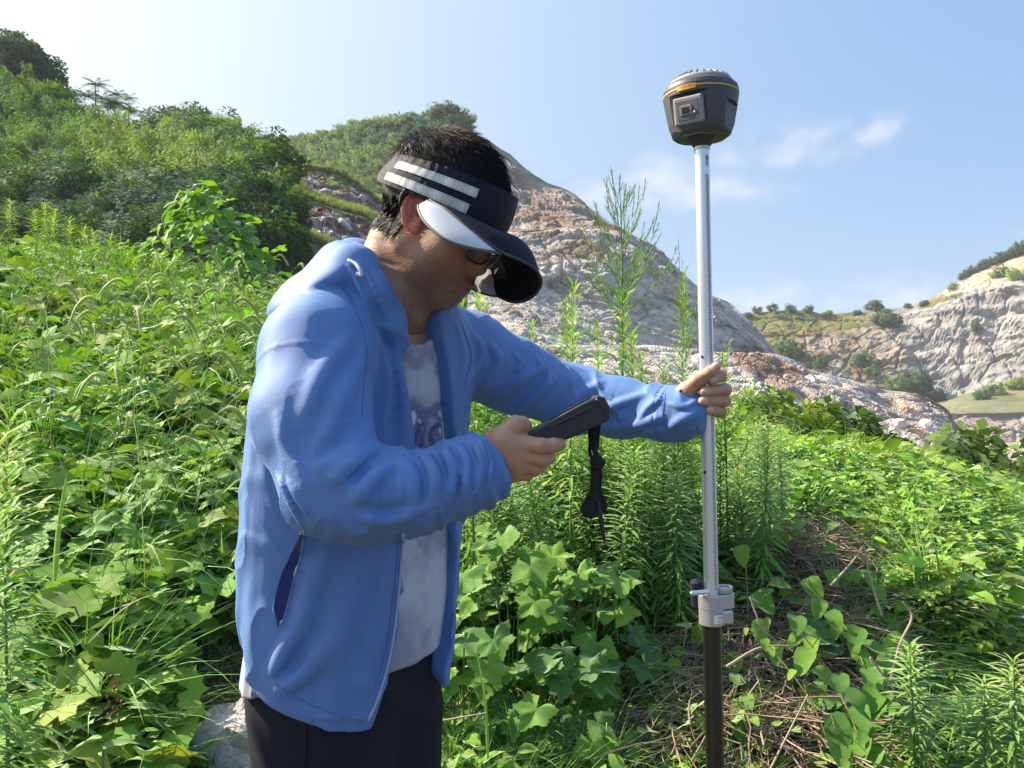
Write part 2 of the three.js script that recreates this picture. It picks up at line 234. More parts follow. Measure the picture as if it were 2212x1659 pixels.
// the tipped heap of pale rubble
const rhTop = curve([[1380, 745], [1541, 760], [1600, 762], [1661, 763], [1712, 775], [1746, 796], [1798, 810], [1866, 827], [1917, 842], [1986, 851], [2020, 868], [2051, 889], [2060, 912], [2088, 940], [2119, 974], [2160, 1060], [2240, 1180]]);
const rubbleHeap = land('rubble_heap', 1180, 2240, 420, [
  { y: (x) => rhTop(x) + 30, d: c(92) }, { y: rhTop, d: c(78) }, { y: (x) => lerp(rhTop(x), 1010, 0.28), d: c(71) }, { y: (x) => lerp(rhTop(x), 1030, 0.62), d: c(65) }, { y: (x) => Math.max(1040, rhTop(x) + 30), d: c(57) }, { y: (x) => Math.max(1180, rhTop(x) + 50), d: c(46) }], 240,
(p, px, T) => { if (T < 0.9) return 0; const a = sst(0.95, 1.25, T); return a * (broken(p, 2.6, 0.5, 0.7, 0.35) + broken(p, 7, 1.3, 0.6, 0) + 1.4 * fbm(p.x * 0.14 + p.y * 0.1, p.y * 0.25, p.z * 0.14, 3)); },
(p, n, px, T) => {
  const Q = p.x * 0.87 - p.y * 0.5, R = p.y * 0.87 + p.x * 0.5, a = fbm(Q * 0.09, R * 0.3, p.z * 0.09, 4), [e, id] = cells(Q * 0.5, R * 0.9, p.z * 0.7), [e2, id2] = cells(p.x * 2.6, p.y * 2.6, p.z * 2.6), b = fbm(p.x * 0.7, p.y * 0.9, p.z * 0.7, 3);
  const soil = clamp(sst(0.0, 0.16, a - 0.1 + 0.30 * Math.exp(-(((px - 1660) / 110) ** 2) - ((T - 1.35) / 0.4) ** 2) + 0.34 * Math.exp(-(((px - 1590) / 80) ** 2) - ((T - 2.7) / 1.1) ** 2)), 0, 1);
  let k = mix3([0.58, 0.55, 0.525], [0.44, 0.425, 0.42], sst(-0.1, 0.2, b)); k = mix3(k, [0.30, 0.19, 0.13], soil * 0.86); k = mix3(k, [0.62, 0.52, 0.44], id > 0.82 ? 0.6 : 0);
  const band = fbm(Q * 0.04 + 15, R * 0.4, p.z * 0.05, 4); k = mix3(k, [0.31, 0.19, 0.125], sst(0.0, -0.16, band) * (px < 1720 ? 0.75 : 0.35)); k = mix3(k, [0.68, 0.62, 0.58], sst(0.04, 0.2, band) * 0.6); return k.map((v) => v * (0.92 + 0.13 * id) * (0.97 + 0.05 * id2) * (e < 0.035 ? 0.75 : 1));
});

// the far quarry wall with its bench
const fcTop = curve([[1500, 668], [1603, 678], [1680, 671], [1746, 671], [1778, 678], [1835, 675], [1880, 670], [1979, 658], [2036, 628], [2065, 611], [2090, 597], [2120, 583], [2212, 548], [2500, 470], [3000, 420]]);
const fcMid = curve([[1500, 745], [1680, 735], [1800, 728], [1900, 715], [2000, 690], [2090, 640], [2212, 610], [2500, 560], [3000, 540]]);
const fcFoot = curve([[1500, 860], [1900, 850], [2022, 866], [2100, 846], [2212, 836], [3000, 800]]);
const farWall = land('far_quarry_wall', 1480, 2900, 560, [
  { y: (x) => fcTop(x) + 25, d: c(300) }, { y: fcTop, d: curve([[1480, 245], [2212, 230], [2900, 190]]) }, { y: fcMid, d: curve([[1480, 232], [2212, 216], [2900, 176]]) }, { y: fcFoot, d: curve([[1480, 205], [1950, 208], [2212, 200], [2900, 160]]) },
  { y: (x) => fcFoot(x) + 22, d: c(188) }, { y: (x) => Math.max(fcFoot(x) + 28, curve([[1480, 885], [2060, 893], [2212, 889], [2900, 880]])(x)), d: c(180) }, { y: (x) => fcFoot(x) + 115, d: c(172) }, { y: c(1010), d: c(150) }, { y: c(1100), d: c(110) }], 330,
(p, px, T) => { if (T < 1.02) return 0; const f = T < 2 ? 0.8 : T < 3 ? 1.15 : T < 5 ? 0.12 : T < 6 ? 0.8 : 0.15; return Math.min(1, (T - 1.02) * 5) * f * (broken(p, 4.5, 0.6, 0.12) + 1.6 * fbm(p.x * 0.22, p.y * 0.42, p.z * 0.22, 5) + 0.5 * (0.5 - ((q) => q - Math.floor(q))(p.y * 0.16 + 0.8 * fbm(p.x * 0.03, p.y * 0.05, p.z * 0.03, 3))) - 0.5 * (1 - sst(0, 0.12, cells(p.x * 0.16, p.y * 0.05, p.z * 0.16)[0])) + 4.0 * fbm(p.x * 0.04, p.y * 0.03, p.z * 0.04, 3) + 0.8 * fbm(p.x * 0.02, p.y * 0.28, 5, 2)); },
(p, n, px, T) => {
  const a = fbm(p.x * 0.05, p.y * 0.3, p.z * 0.05, 4), b = fbm(p.x * 0.12, p.y * 0.12, p.z * 0.12, 4), [e, id] = cells(p.x * 0.3, p.y * 0.33, p.z * 0.3), [e2, id2] = cells(p.x * 0.9, p.y * 1.1, p.z * 0.9);
  const right = sst(1880, 2010, px + 30 * b - 40 * (T - 2.4));
  let k = mix3(mix3([0.36, 0.32, 0.27], [0.23, 0.15, 0.085], sst(-0.12, 0.12, b + (T > 2.3 ? 0.12 : -0.1))), mix3([0.34, 0.335, 0.33], [0.52, 0.48, 0.44], sst(-0.12, 0.2, a)), right);
  k = mix3(k, [0.33, 0.27, 0.2], (1 - right) * sst(0.45, 0.6, id) * 0.8);
  const lay = fbm(p.x * 0.015, p.y * 0.55, p.z * 0.02, 3); k = mix3(k, [0.27, 0.265, 0.27], right * sst(0.05, 0.2, lay) * 0.7); k = k.map((v) => v * (0.84 + 0.22 * id) * (0.9 + 0.2 * id2) * (e < 0.03 ? 0.85 : 1));
  const cream = sst(2085, 2125, px) * (1 - sst(1.35, 1.75, T + 0.3 * b)); k = mix3(k, [0.60, 0.47, 0.33], cream);
  const g0 = fbm(p.x * 0.07 + 30, p.y * 0.09, p.z * 0.07, 4); let g = sst(0.0, 0.22, g0 + 0.1 * n.y - 0.12 - 0.28 * right + (T < 1.7 ? 0.2 * (1 - cream * 1.5) : 0)) * (1 - cream);
  if (T > 3 && T < 5) g = 0.75 + 0.5 * g0; if (T > 5) g *= 0.15;
  k = mix3(k, mix3([0.11, 0.15, 0.03], [0.22, 0.2, 0.07], sst(-0.2, 0.2, b)), clamp(g, 0, 1));
  if (T > 5) k = mix3(k, [0.42, 0.33, 0.28], 0.6); return T < 1 ? SCRUB : k;
});
// ------------------------------------------------------------------ plants: leaves and the materials they wear
const veinMap = canvasTexture(256, 256, (g, w, h) => { // pale veins on a leaf: u across, v from stalk to tip
  g.fillStyle = '#e9ece4'; g.fillRect(0, 0, w, h); const r = rng(5);
  for (let i = 0; i < 2600; i++) { g.fillStyle = r() > 0.5 ? 'rgba(255,255,240,0.10)' : 'rgba(150,170,140,0.13)'; g.beginPath(); g.arc(r() * w, r() * h, 1 + r() * 5, 0, 7); g.fill(); }
  g.strokeStyle = 'rgba(255,255,235,0.9)'; const line = (a, b, c, d, t) => { g.lineWidth = t; g.beginPath(); g.moveTo(a, b); g.quadraticCurveTo((a + c) / 2, b + (d - b) * 0.35, c, d); g.stroke(); };
  line(128, 256, 128, 8, 4); for (const s of [-1, 1]) { for (let k = 0; k < 5; k++) line(128, 236 - k * 42, 128 + s * (118 - k * 12), 190 - k * 44, 2.4); for (let k = 0; k < 12; k++) line(128 + s * (20 + r() * 40), 240 - k * 18, 128 + s * (70 + r() * 50), 222 - k * 18, 0.8); }
});
const leafMat = (o = {}) => phy({ vertexColors: true, roughness: 0.95, transmission: o.through ?? 0.42, clearcoat: o.coat ?? 0.05, clearcoatRoughness: 0.42, side: THREE.DoubleSide, color: rgb(...(o.color || [1, 1, 1])), map: o.map || null });
const greenMat = leafMat(), grassMat = leafMat({ through: 0.4, coat: 0.07 }), dryMat = std({ vertexColors: true, roughness: 0.9 }), crownMat = (k) => leafMat({ color: k, coat: 0.03, through: 0.38 });
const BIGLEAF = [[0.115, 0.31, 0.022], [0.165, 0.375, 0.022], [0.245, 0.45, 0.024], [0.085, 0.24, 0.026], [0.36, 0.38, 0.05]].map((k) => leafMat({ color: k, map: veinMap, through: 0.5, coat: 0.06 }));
const stemMat = std({ vertexColors: true, roughness: 0.8 });
const spireMat = leafMat({ color: [1.5, 1.25, 1.3] });
const headMat = leafMat({ through: 0.5, coat: 0 });
const WIDTH = { lance: (t) => Math.pow(Math.sin(Math.PI * Math.min(0.999, t * 0.94 + 0.06)), 0.85), ovate: (t) => Math.pow(1 - t, 0.75) * Math.pow(t + 0.02, 0.42) * 1.75, heart: (t) => Math.pow(1 - t, 0.62) * Math.pow(t + 0.004, 0.2) * 1.22, blade: (t) => (1 - t * t) * (0.75 + 0.25 * t) };
const _x = V(0, 0, 0), _z = V(0, 0, 0);
// one leaf of length L and half width W from POS towards DIR, its upper side towards UP
function addLeaf(gb, pos, dir, up, L, W, kind, col, o = {}) {
  const n = o.n || 3, f = WIDTH[kind], fold = o.fold ?? 0.25, droop = o.droop ?? 0.15; _x.crossVectors(dir, up).normalize(); _z.crossVectors(_x, dir).normalize(); const x = _x.clone(), z = _z.clone(), rows = [];
  for (let i = 0; i <= n; i++) {
    const t = i / n, w = f(t) * W, y = t * L * (1 - droop * 0.3 * t), h = -droop * L * t * t * 1.2, row = [], dim = col.length > 3 ? 1 : 1;
    for (const s of i === n ? [0] : [-1, 0, 1]) { const lift = h + Math.abs(s) * w * fold; row.push(gb.v(pos.x + dir.x * y + x.x * w * s + z.x * lift, pos.y + dir.y * y + x.y * w * s + z.y * lift, pos.z + dir.z * y + x.z * w * s + z.z * lift, 0.5 + s * 0.45, t, col)); }
    rows.push(row);
  }
  for (let i = 0; i < n; i++) { const a = rows[i], b = rows[i + 1]; if (b.length === 1) { gb.t(a[0], a[1], b[0]); gb.t(a[1], a[2], b[0]); } else { gb.q(a[0], a[1], b[1], b[0]); gb.q(a[1], a[2], b[2], b[1]); } }
}
const flat3 = (r) => { const a = r() * 6.283, u = r() * 2 - 1, s = Math.sqrt(1 - u * u); return V(Math.cos(a) * s, u, Math.sin(a) * s); };
const shade = (k, r, a = 0.25) => { const m = 1 - a + r() * 2 * a, y = (r() - 0.5) * 0.3; return [k[0] * m * (1 + y), k[1] * m, k[2] * m * (1 - y)]; };
// a spray of small leaves on thin stalks
function sprig(seed, { n, kind, L, W, spread, tall, col, tri, droop = 0.25 }) {
  const r = rng(seed), gb = new GB();
  for (let i = 0; i < n; i++) {
    const a = r() * 6.283, q = Math.sqrt(r()) * spread, p = V(Math.cos(a) * q, tall * (0.15 + 0.85 * r()) * (1 - 0.5 * (q / spread) ** 2), Math.sin(a) * q), out = V(Math.cos(a + (r() - 0.5) * 2), -0.15 + r() * 0.7, Math.sin(a + (r() - 0.5) * 2)).normalize(), up = V((r() - 0.5) * 1.1, 1, (r() - 0.5) * 1.1).normalize(), k = shade(col, r), s = 0.65 + 0.6 * r();
    const foot = V(p.x * 0.35, 0, p.z * 0.35); if (i % 2 === 0) tube([foot, foot.clone().lerp(p, 0.6).add(V(0, 0.02, 0)), p], 0.0014, 3, gb, [col[0] * 1.1, col[1] * 0.9, col[2]]);
    if (tri) for (const t of [-1, 0, 1]) { const d2 = out.clone().applyAxisAngle(up, t * 1.15); addLeaf(gb, p.clone().addScaledVector(d2, 0.006), d2, up, L * s * (t ? 0.85 : 1), W * s, kind, k, { droop }); }
    else addLeaf(gb, p, out, up, L * s, W * s, kind, k, { droop });
  }
  return gb.geo();
}
function grassTuft(seed, { n, H, W, col, lean = 0.5, dry = 0 }) {
  const r = rng(seed), gb = new GB();
  for (let i = 0; i < n; i++) {
    const a = r() * 6.283, q = r() * 0.05, h = H * (0.45 + 0.65 * r()), ln = lean * (0.3 + r()), w = W * (0.6 + 0.6 * r()), k = r() < dry ? [0.32, 0.25, 0.11] : shade(col, r, 0.3), rows = [], m = 5, sx = -Math.sin(a), sz = Math.cos(a);
    for (let j = 0; j <= m; j++) { const t = j / m, o = ln * h * t * t, y = h * t * (1 - 0.42 * ln * t), ww = w * (1 - t * t * 0.97), x = Math.cos(a) * (q + o), z = Math.sin(a) * (q + o); rows.push([gb.v(x - sx * ww, y, z - sz * ww, 0.1, t, k), gb.v(x, y - ww * 0.5, z, 0.5, t, k), gb.v(x + sx * ww, y, z + sz * ww, 0.9, t, k)]); }
    for (let j = 0; j < m; j++) { gb.q(rows[j][0], rows[j][1], rows[j + 1][1], rows[j + 1][0]); gb.q(rows[j][1], rows[j][2], rows[j + 1][2], rows[j + 1][1]); }
  }
  return gb.geo();
}
// a palmate lobed leaf, stalk at the origin, tip along +y, upper side +z, about one unit across
function lobedLeaf(seed, lobes = 5) {
  const r = rng(seed), gb = new GB(), n = 44, out = [], cup = 0.10 + r() * 0.16, wav = r() * 6, col = [1, 1, 1];
  const h = (x, y) => cup * Math.abs(x) * 0.9 + 0.06 * Math.sin(x * 7 + wav) * Math.sin(y * 6 + wav) - 0.16 * (x * x + y * y) + 0.03 * Math.sin(Math.atan2(x, y) * lobes);
  const o = gb.v(0, 0, 0, 0.5, 0, col), mid = [];
  for (let i = 0; i <= n; i++) {
    const a = (i / n * 2 - 1) * 2.72, big = Math.max(...[0, 1, -1, 2, -2].slice(0, lobes).map((k) => Math.exp(-Math.abs(a - k * (lobes > 3 ? 1.02 : 1.25)) / 0.36) * (1 - 0.1 * Math.abs(k)))), R = (0.36 + 0.33 * big) * (1 - 0.11 * Math.abs(a) / 2.7) * (i % 2 ? 1.0 : 0.91) * (0.96 + 0.08 * r()), x = Math.sin(a) * R, y = Math.cos(a) * R;
    mid.push(gb.v(x * 0.55, y * 0.55, h(x * 0.55, y * 0.55), 0.5 + x * 0.38, clamp(0.25 + y * 0.5, 0, 1), col)); out.push(gb.v(x, y, h(x, y), 0.5 + x * 0.75, clamp(0.25 + y, 0, 1), col));
  }
  for (let i = 0; i < n; i++) { gb.t(o, mid[i + 1], mid[i]); gb.q(mid[i], mid[i + 1], out[i + 1], out[i]); }
  return gb.geo();
}
function simpleLeaf(seed, kind, w, n = 7) { const r = rng(seed), gb = new GB(); addLeaf(gb, V(0, 0, 0), V(0, 1, 0), V(0, 0, 1), 1, w, kind, [1, 1, 1], { n, fold: 0.15 + r() * 0.3, droop: 0.1 + r() * 0.3 }); const p = gb.p; for (let i = 0; i < p.length; i += 3) p[i + 2] += 0.025 * Math.sin(p[i + 1] * 14 + seed) * Math.abs(p[i]) * 4; return gb.geo(); }
function lobedSprig(seed, n, size, spread, tall, col) { // a spray of small lobed creeper leaves
  const r = rng(seed), gb = new GB();
  for (let i = 0; i < n; i++) {
    const a = r() * 6.283, q = Math.sqrt(r()) * spread, p = V(Math.cos(a) * q, tall * (0.25 + 0.75 * r()) * (1 - 0.5 * (q / spread) ** 2), Math.sin(a) * q), up = V((r() - 0.5) * 1.3, 1, (r() - 0.5) * 1.3).normalize(), b = r() * 6.283, dir = V(Math.cos(b), -0.25, Math.sin(b)); dir.addScaledVector(up, -dir.dot(up)).normalize(); const x = dir.clone().cross(up), s = size * (0.6 + 0.7 * r()), k = shade(col, r, 0.25), c0 = gb.v(p.x, p.y, p.z, 0.5, 0, k), ring = [], cup = 0.1 + 0.25 * r();
    for (let j = 0; j <= 26; j++) { const t = (j / 26 * 2 - 1) * 2.7, big = Math.max(...[0, 1, -1, 2, -2].map((m) => Math.exp(-Math.abs(t - m * 1.02) / 0.4))), R = (0.38 + 0.3 * big) * s * (j % 2 ? 1 : 0.92), u = Math.sin(t) * R, v = Math.cos(t) * R, h = cup * (Math.abs(u) - (u * u + v * v) / s * 0.9); ring.push(gb.v(p.x + x.x * u + dir.x * v + up.x * h, p.y + x.y * u + dir.y * v + up.y * h, p.z + x.z * u + dir.z * v + up.z * h, 0.5, 0.5, k)); }
    for (let j = 0; j < 26; j++) gb.t(c0, ring[j + 1], ring[j]); tube([V(p.x * 0.4, 0, p.z * 0.4), p], 0.0013, 3, gb, k);
  }
  return gb.geo();
}
const LOBED = [1, 2, 3, 4, 5, 6].map((s) => lobedLeaf(s, s % 3 === 0 ? 3 : 5)), HEART = [1, 2, 3, 4].map((s) => simpleLeaf(s, 'heart', 0.44)), POINTED = [1, 2, 3].map((s) => simpleLeaf(s + 9, 'ovate', 0.33));
const basis = (dir, up, pos, s) => { const y = dir.clone().normalize(), x = y.clone().cross(up).normalize(), z = x.clone().cross(y); return new THREE.Matrix4().makeBasis(x.multiplyScalar(s), y.multiplyScalar(s), z.multiplyScalar(s)).setPosition(pos); };
const onGround = (px, d, lift = 0) => { const x = (px - VW / 2) / FOC * d; return V(x, ground(x, -d) + lift, -d); };

// ------------------------------------------------------------------ trees of the wooded hill
function crown(seed, { R, H, clumps, per, leaf, wide = 0.4, plume = 0 }) {
  const r = rng(seed), gb = new GB();
  for (let k = 0; k < clumps; k++) {
    const u = flat3(r), q = 0.55 + 0.45 * r(), lump = 1 + 0.35 * noise(u.x * 1.7 + seed, u.y * 1.7, u.z * 1.7), c0 = V(u.x * R * q * lump, H * 0.5 + u.y * H * 0.5 * q * lump, u.z * R * q * lump); if (c0.y < H * 0.06) continue;
    const cr = R * (0.22 + 0.2 * r()), arch = V(u.x, 0.4, u.z).normalize(), tone = 0.75 + 0.5 * r();
    for (let i = 0; i < per; i++) {
      const s = flat3(r), t = Math.cbrt(r()), p = plume ? c0.clone().addScaledVector(arch, (r() - 0.3) * cr * 2.6).add(V(s.x * cr * 0.5, s.y * cr * 0.45 - (r() ** 2) * cr * 0.7, s.z * cr * 0.5)) : c0.clone().addScaledVector(V(s.x, s.y * 0.7, s.z), cr * t);
      const dir = plume ? V(s.x * 0.8 + arch.x * 0.5, -0.35 - 0.5 * r(), s.z * 0.8 + arch.z * 0.5).normalize() : V(s.x + u.x * 0.6, s.y * 0.6 - 0.15, s.z + u.z * 0.6).normalize(), up = V(s.z * 0.9, 1, -s.x * 0.9).normalize(), m = tone * (0.8 + 0.4 * r());
      const L = leaf * (0.6 + 0.8 * r()), x = dir.clone().cross(up).normalize().multiplyScalar(L * wide), k4 = [m * (0.95 + 0.2 * r()), m, m * 0.95];
      const a = gb.v(p.x, p.y, p.z, 0.5, 0, k4), b = gb.v(p.x + dir.x * L * 0.5 + x.x, p.y + dir.y * L * 0.5 + x.y, p.z + dir.z * L * 0.5 + x.z, 1, 0.5, k4), e = gb.v(p.x + dir.x * L, p.y + dir.y * L - L * 0.12, p.z + dir.z * L, 0.5, 1, k4), f = gb.v(p.x + dir.x * L * 0.5 - x.x, p.y + dir.y * L * 0.5 - x.y, p.z + dir.z * L * 0.5 - x.z, 0, 0.5, k4);
      gb.t(a, b, e); gb.t(a, e, f);
    }
  }
  return gb.geo();
}
function trunk(seed, H, R, limbs = 5) {
  const r = rng(seed), gb = new GB(), col = [0.10, 0.08, 0.06], top = V((r() - 0.5) * 0.5, H, (r() - 0.5) * 0.5), mid = top.clone().multiplyScalar(0.5).add(V((r() - 0.5) * 0.3, 0, (r() - 0.5) * 0.3));
  tube(spline([V(0, -0.6, 0), mid, top], 6), (t) => R * (1 - 0.75 * t), 5, gb, col);
  for (let i = 0; i < limbs; i++) { const a = i * 2.4 + r(), y = H * (0.35 + 0.4 * r()), e = V(Math.cos(a) * H * 0.28, y + H * 0.25, Math.sin(a) * H * 0.28); tube(spline([V(0, y, 0), e.clone().multiplyScalar(0.5).add(V(0, y * 0.45, 0)), e], 4), (t) => R * 0.4 * (1 - 0.8 * t), 4, gb, col); }
  return gb.geo();
}
function frondCrown(seed, H) { // rosettes of long feathered fronds at the ends of bare stems
  const r = rng(seed), gb = new GB();
  for (let k = 0; k < 4; k++) {
    const o = k ? V((r() - 0.5) * 1.5, H * (0.55 + 0.3 * r()), (r() - 0.5) * 1.5) : V(0, H, 0);
    for (let i = 0; i < 15; i++) { const a = i * 2.399, up = 0.75 - i * 0.075, d = V(Math.cos(a), up, Math.sin(a)).normalize(), side = V(-Math.sin(a), 0, Math.cos(a)), L = 0.95 * (0.8 + 0.4 * r()), m = 0.85 + 0.3 * r(), col = [m, m, m]; for (let j = 1; j <= 11; j++) { const t = j / 11, p = o.clone().addScaledVector(d, L * t).add(V(0, -0.5 * L * t * t * 0.6, 0)); for (const s of [-1, 1]) addLeaf(gb, p, side.clone().multiplyScalar(s).addScaledVector(d, 0.45).normalize(), V(0, 1, 0), 0.22 * (1 - 0.4 * t), 0.04, 'lance', col, { n: 2 }); } }
  }
  return gb.geo();
}
const CROWN = { round: [0, 1, 2, 3].map((s) => crown(40 + s, { R: 1.7, H: 3.1, clumps: 54, per: 150, leaf: 0.165, wide: 0.36 })), plume: [0, 1, 2, 3].map((s) => crown(60 + s, { R: 1.5, H: 3.4, clumps: 46, per: 190, leaf: 0.2, wide: 0.17, plume: 1 })), frond: [0, 1].map((s) => frondCrown(80 + s, 3.4)) };
const TRUNK = [0, 1, 2].map((s) => trunk(90 + s, 2.6, 0.11)), barkMat = std({ vertexColors: true, roughness: 0.95 });
const CMAT = { dark: crownMat([0.055, 0.135, 0.02]), mid: crownMat([0.135, 0.255, 0.03]), light: crownMat([0.215, 0.38, 0.032]), olive: crownMat([0.27, 0.39, 0.036]), blue: crownMat([0.09, 0.155, 0.055]) };
const TENS = ['', '', 'twenty', 'thirty', 'forty', 'fifty'], ORD = ['first', 'second', 'third', 'fourth', 'fifth', 'sixth', 'seventh', 'eighth', 'ninth', 'tenth', 'eleventh', 'twelfth', 'thirteenth', 'fourteenth', 'fifteenth', 'sixteenth', 'seventeenth', 'eighteenth', 'nineteenth', 'twentieth']; for (let i = 21; i < 60; i++) ORD.push(i % 10 ? TENS[Math.floor(i / 10)] + '-' + ORD[i % 10 - 1] : TENS[i / 10].replace('y', 'ieth'));
function tree(name, label, pos, size, geo, mat, k, group, cat = 'tree') {
  const t = thing(name, label, cat, pos, group); t.rotation.y = k * 2.1; t.scale.set(size, size * (0.9 + 0.2 * ((k * 0.37) % 1)), size);
  const tr = part('trunk', TRUNK[k % 3], barkMat, t); part('crown', geo, mat, t); if (geo === CROWN.frond[0] || geo === CROWN.frond[1]) tr.scale.set(0.6, 1.35, 0.6); return t;
}
{
  const r = rng(301); let k = 0;
  const hill = leftHill.userData.at;
  const BAND = ['skyline', 'second band down', 'third band down', 'mid slope', 'below mid slope', 'shaded upper foot', 'shaded lower foot'];
  for (let row = 0; row < 7; row++) {
    const T = [1.04, 1.22, 1.42, 1.65, 1.95, 2.35, 2.8][row], n = [26, 23, 21, 20, 18, 16, 15][row], low = row > 4, count = {};
    for (let i = 0; i < n; i++) {
      const px = lerp(-40, [530, 560, 570, 575, 575, 565, 555][row], (i + (row % 2) * 0.5 + (r() - 0.5) * 0.7) / n), { p } = hill(px, T + (r() - 0.5) * 0.14), patch = noise(px / 150, T * 3.1, 2);
      const plume = !low && (patch > -0.1 ? r() < 0.75 : r() < 0.25), geo = plume ? CROWN.plume[k % 4] : CROWN.round[k % 4], kind = low ? 'bush' : plume ? 'feathery yellow green tree' : 'rounded green tree';
      const tone = low ? (r() < 0.8 ? 'dark' : 'mid') : plume ? (r() < 0.45 ? 'olive' : 'light') : row === 0 ? (r() < 0.5 ? 'blue' : 'mid') : r() < 0.3 ? 'dark' : 'mid';
      const o = px > -999 ? (count[kind] = (count[kind] ?? -1) + 1) : -1;
      tree(low ? 'hillside_bush' : plume ? 'feathery_tree' : 'hillside_tree', (low ? 'dark leafy bush' : kind) + ' on the wooded hill, ' + (o < 0 ? 'beyond the left edge, ' : ORD[o] + ' from left, ') + BAND[row],
        p.add(V(0, low ? -0.5 : -0.9, 0)), (row === 0 ? 0.95 : low ? 1.5 : 1.3) * (0.75 + 0.5 * r()) * lerp(1.1, 0.72, row / 6), geo, CMAT[tone], k++, 'trees and bushes of the wooded hill', low ? 'bush' : 'tree');
    }
  }
  const sky = [[205, 1.0, 'tallest tree with star-shaped rosettes of fronds on the skyline of the wooded hill'], [243, 0.8, 'smaller tree with frond rosettes right of the tallest rosette tree on the skyline'], [272, 0.72, 'lowest frond rosette tree, right of the other two on the skyline']];
  sky.forEach(([px, s, label], i) => { const { p } = hill(px, 1.06); tree('frond_tree', label, p.add(V(0, i ? 1.6 : 0.9, 0)), s * 1.35, CROWN.frond[i % 2], CMAT[i === 2 ? 'mid' : 'blue'], i); });
  for (const [px, s, label] of [[10, 1.5, 'dark bluish tree at the top left end of the skyline'], [55, 1.25, 'dark bluish tree just right of the topmost one on the skyline'], [345, 1.1, 'grey green tree rising above the middle of the hill skyline'], [440, 1.0, 'grey green tree above the right part of the hill skyline']]) { const { p } = hill(px, 1.05); tree('skyline_tree', label, p.add(V(0, -0.2, 0)), s * 1.4, CROWN.round[k % 4], CMAT.blue, k++); }
}
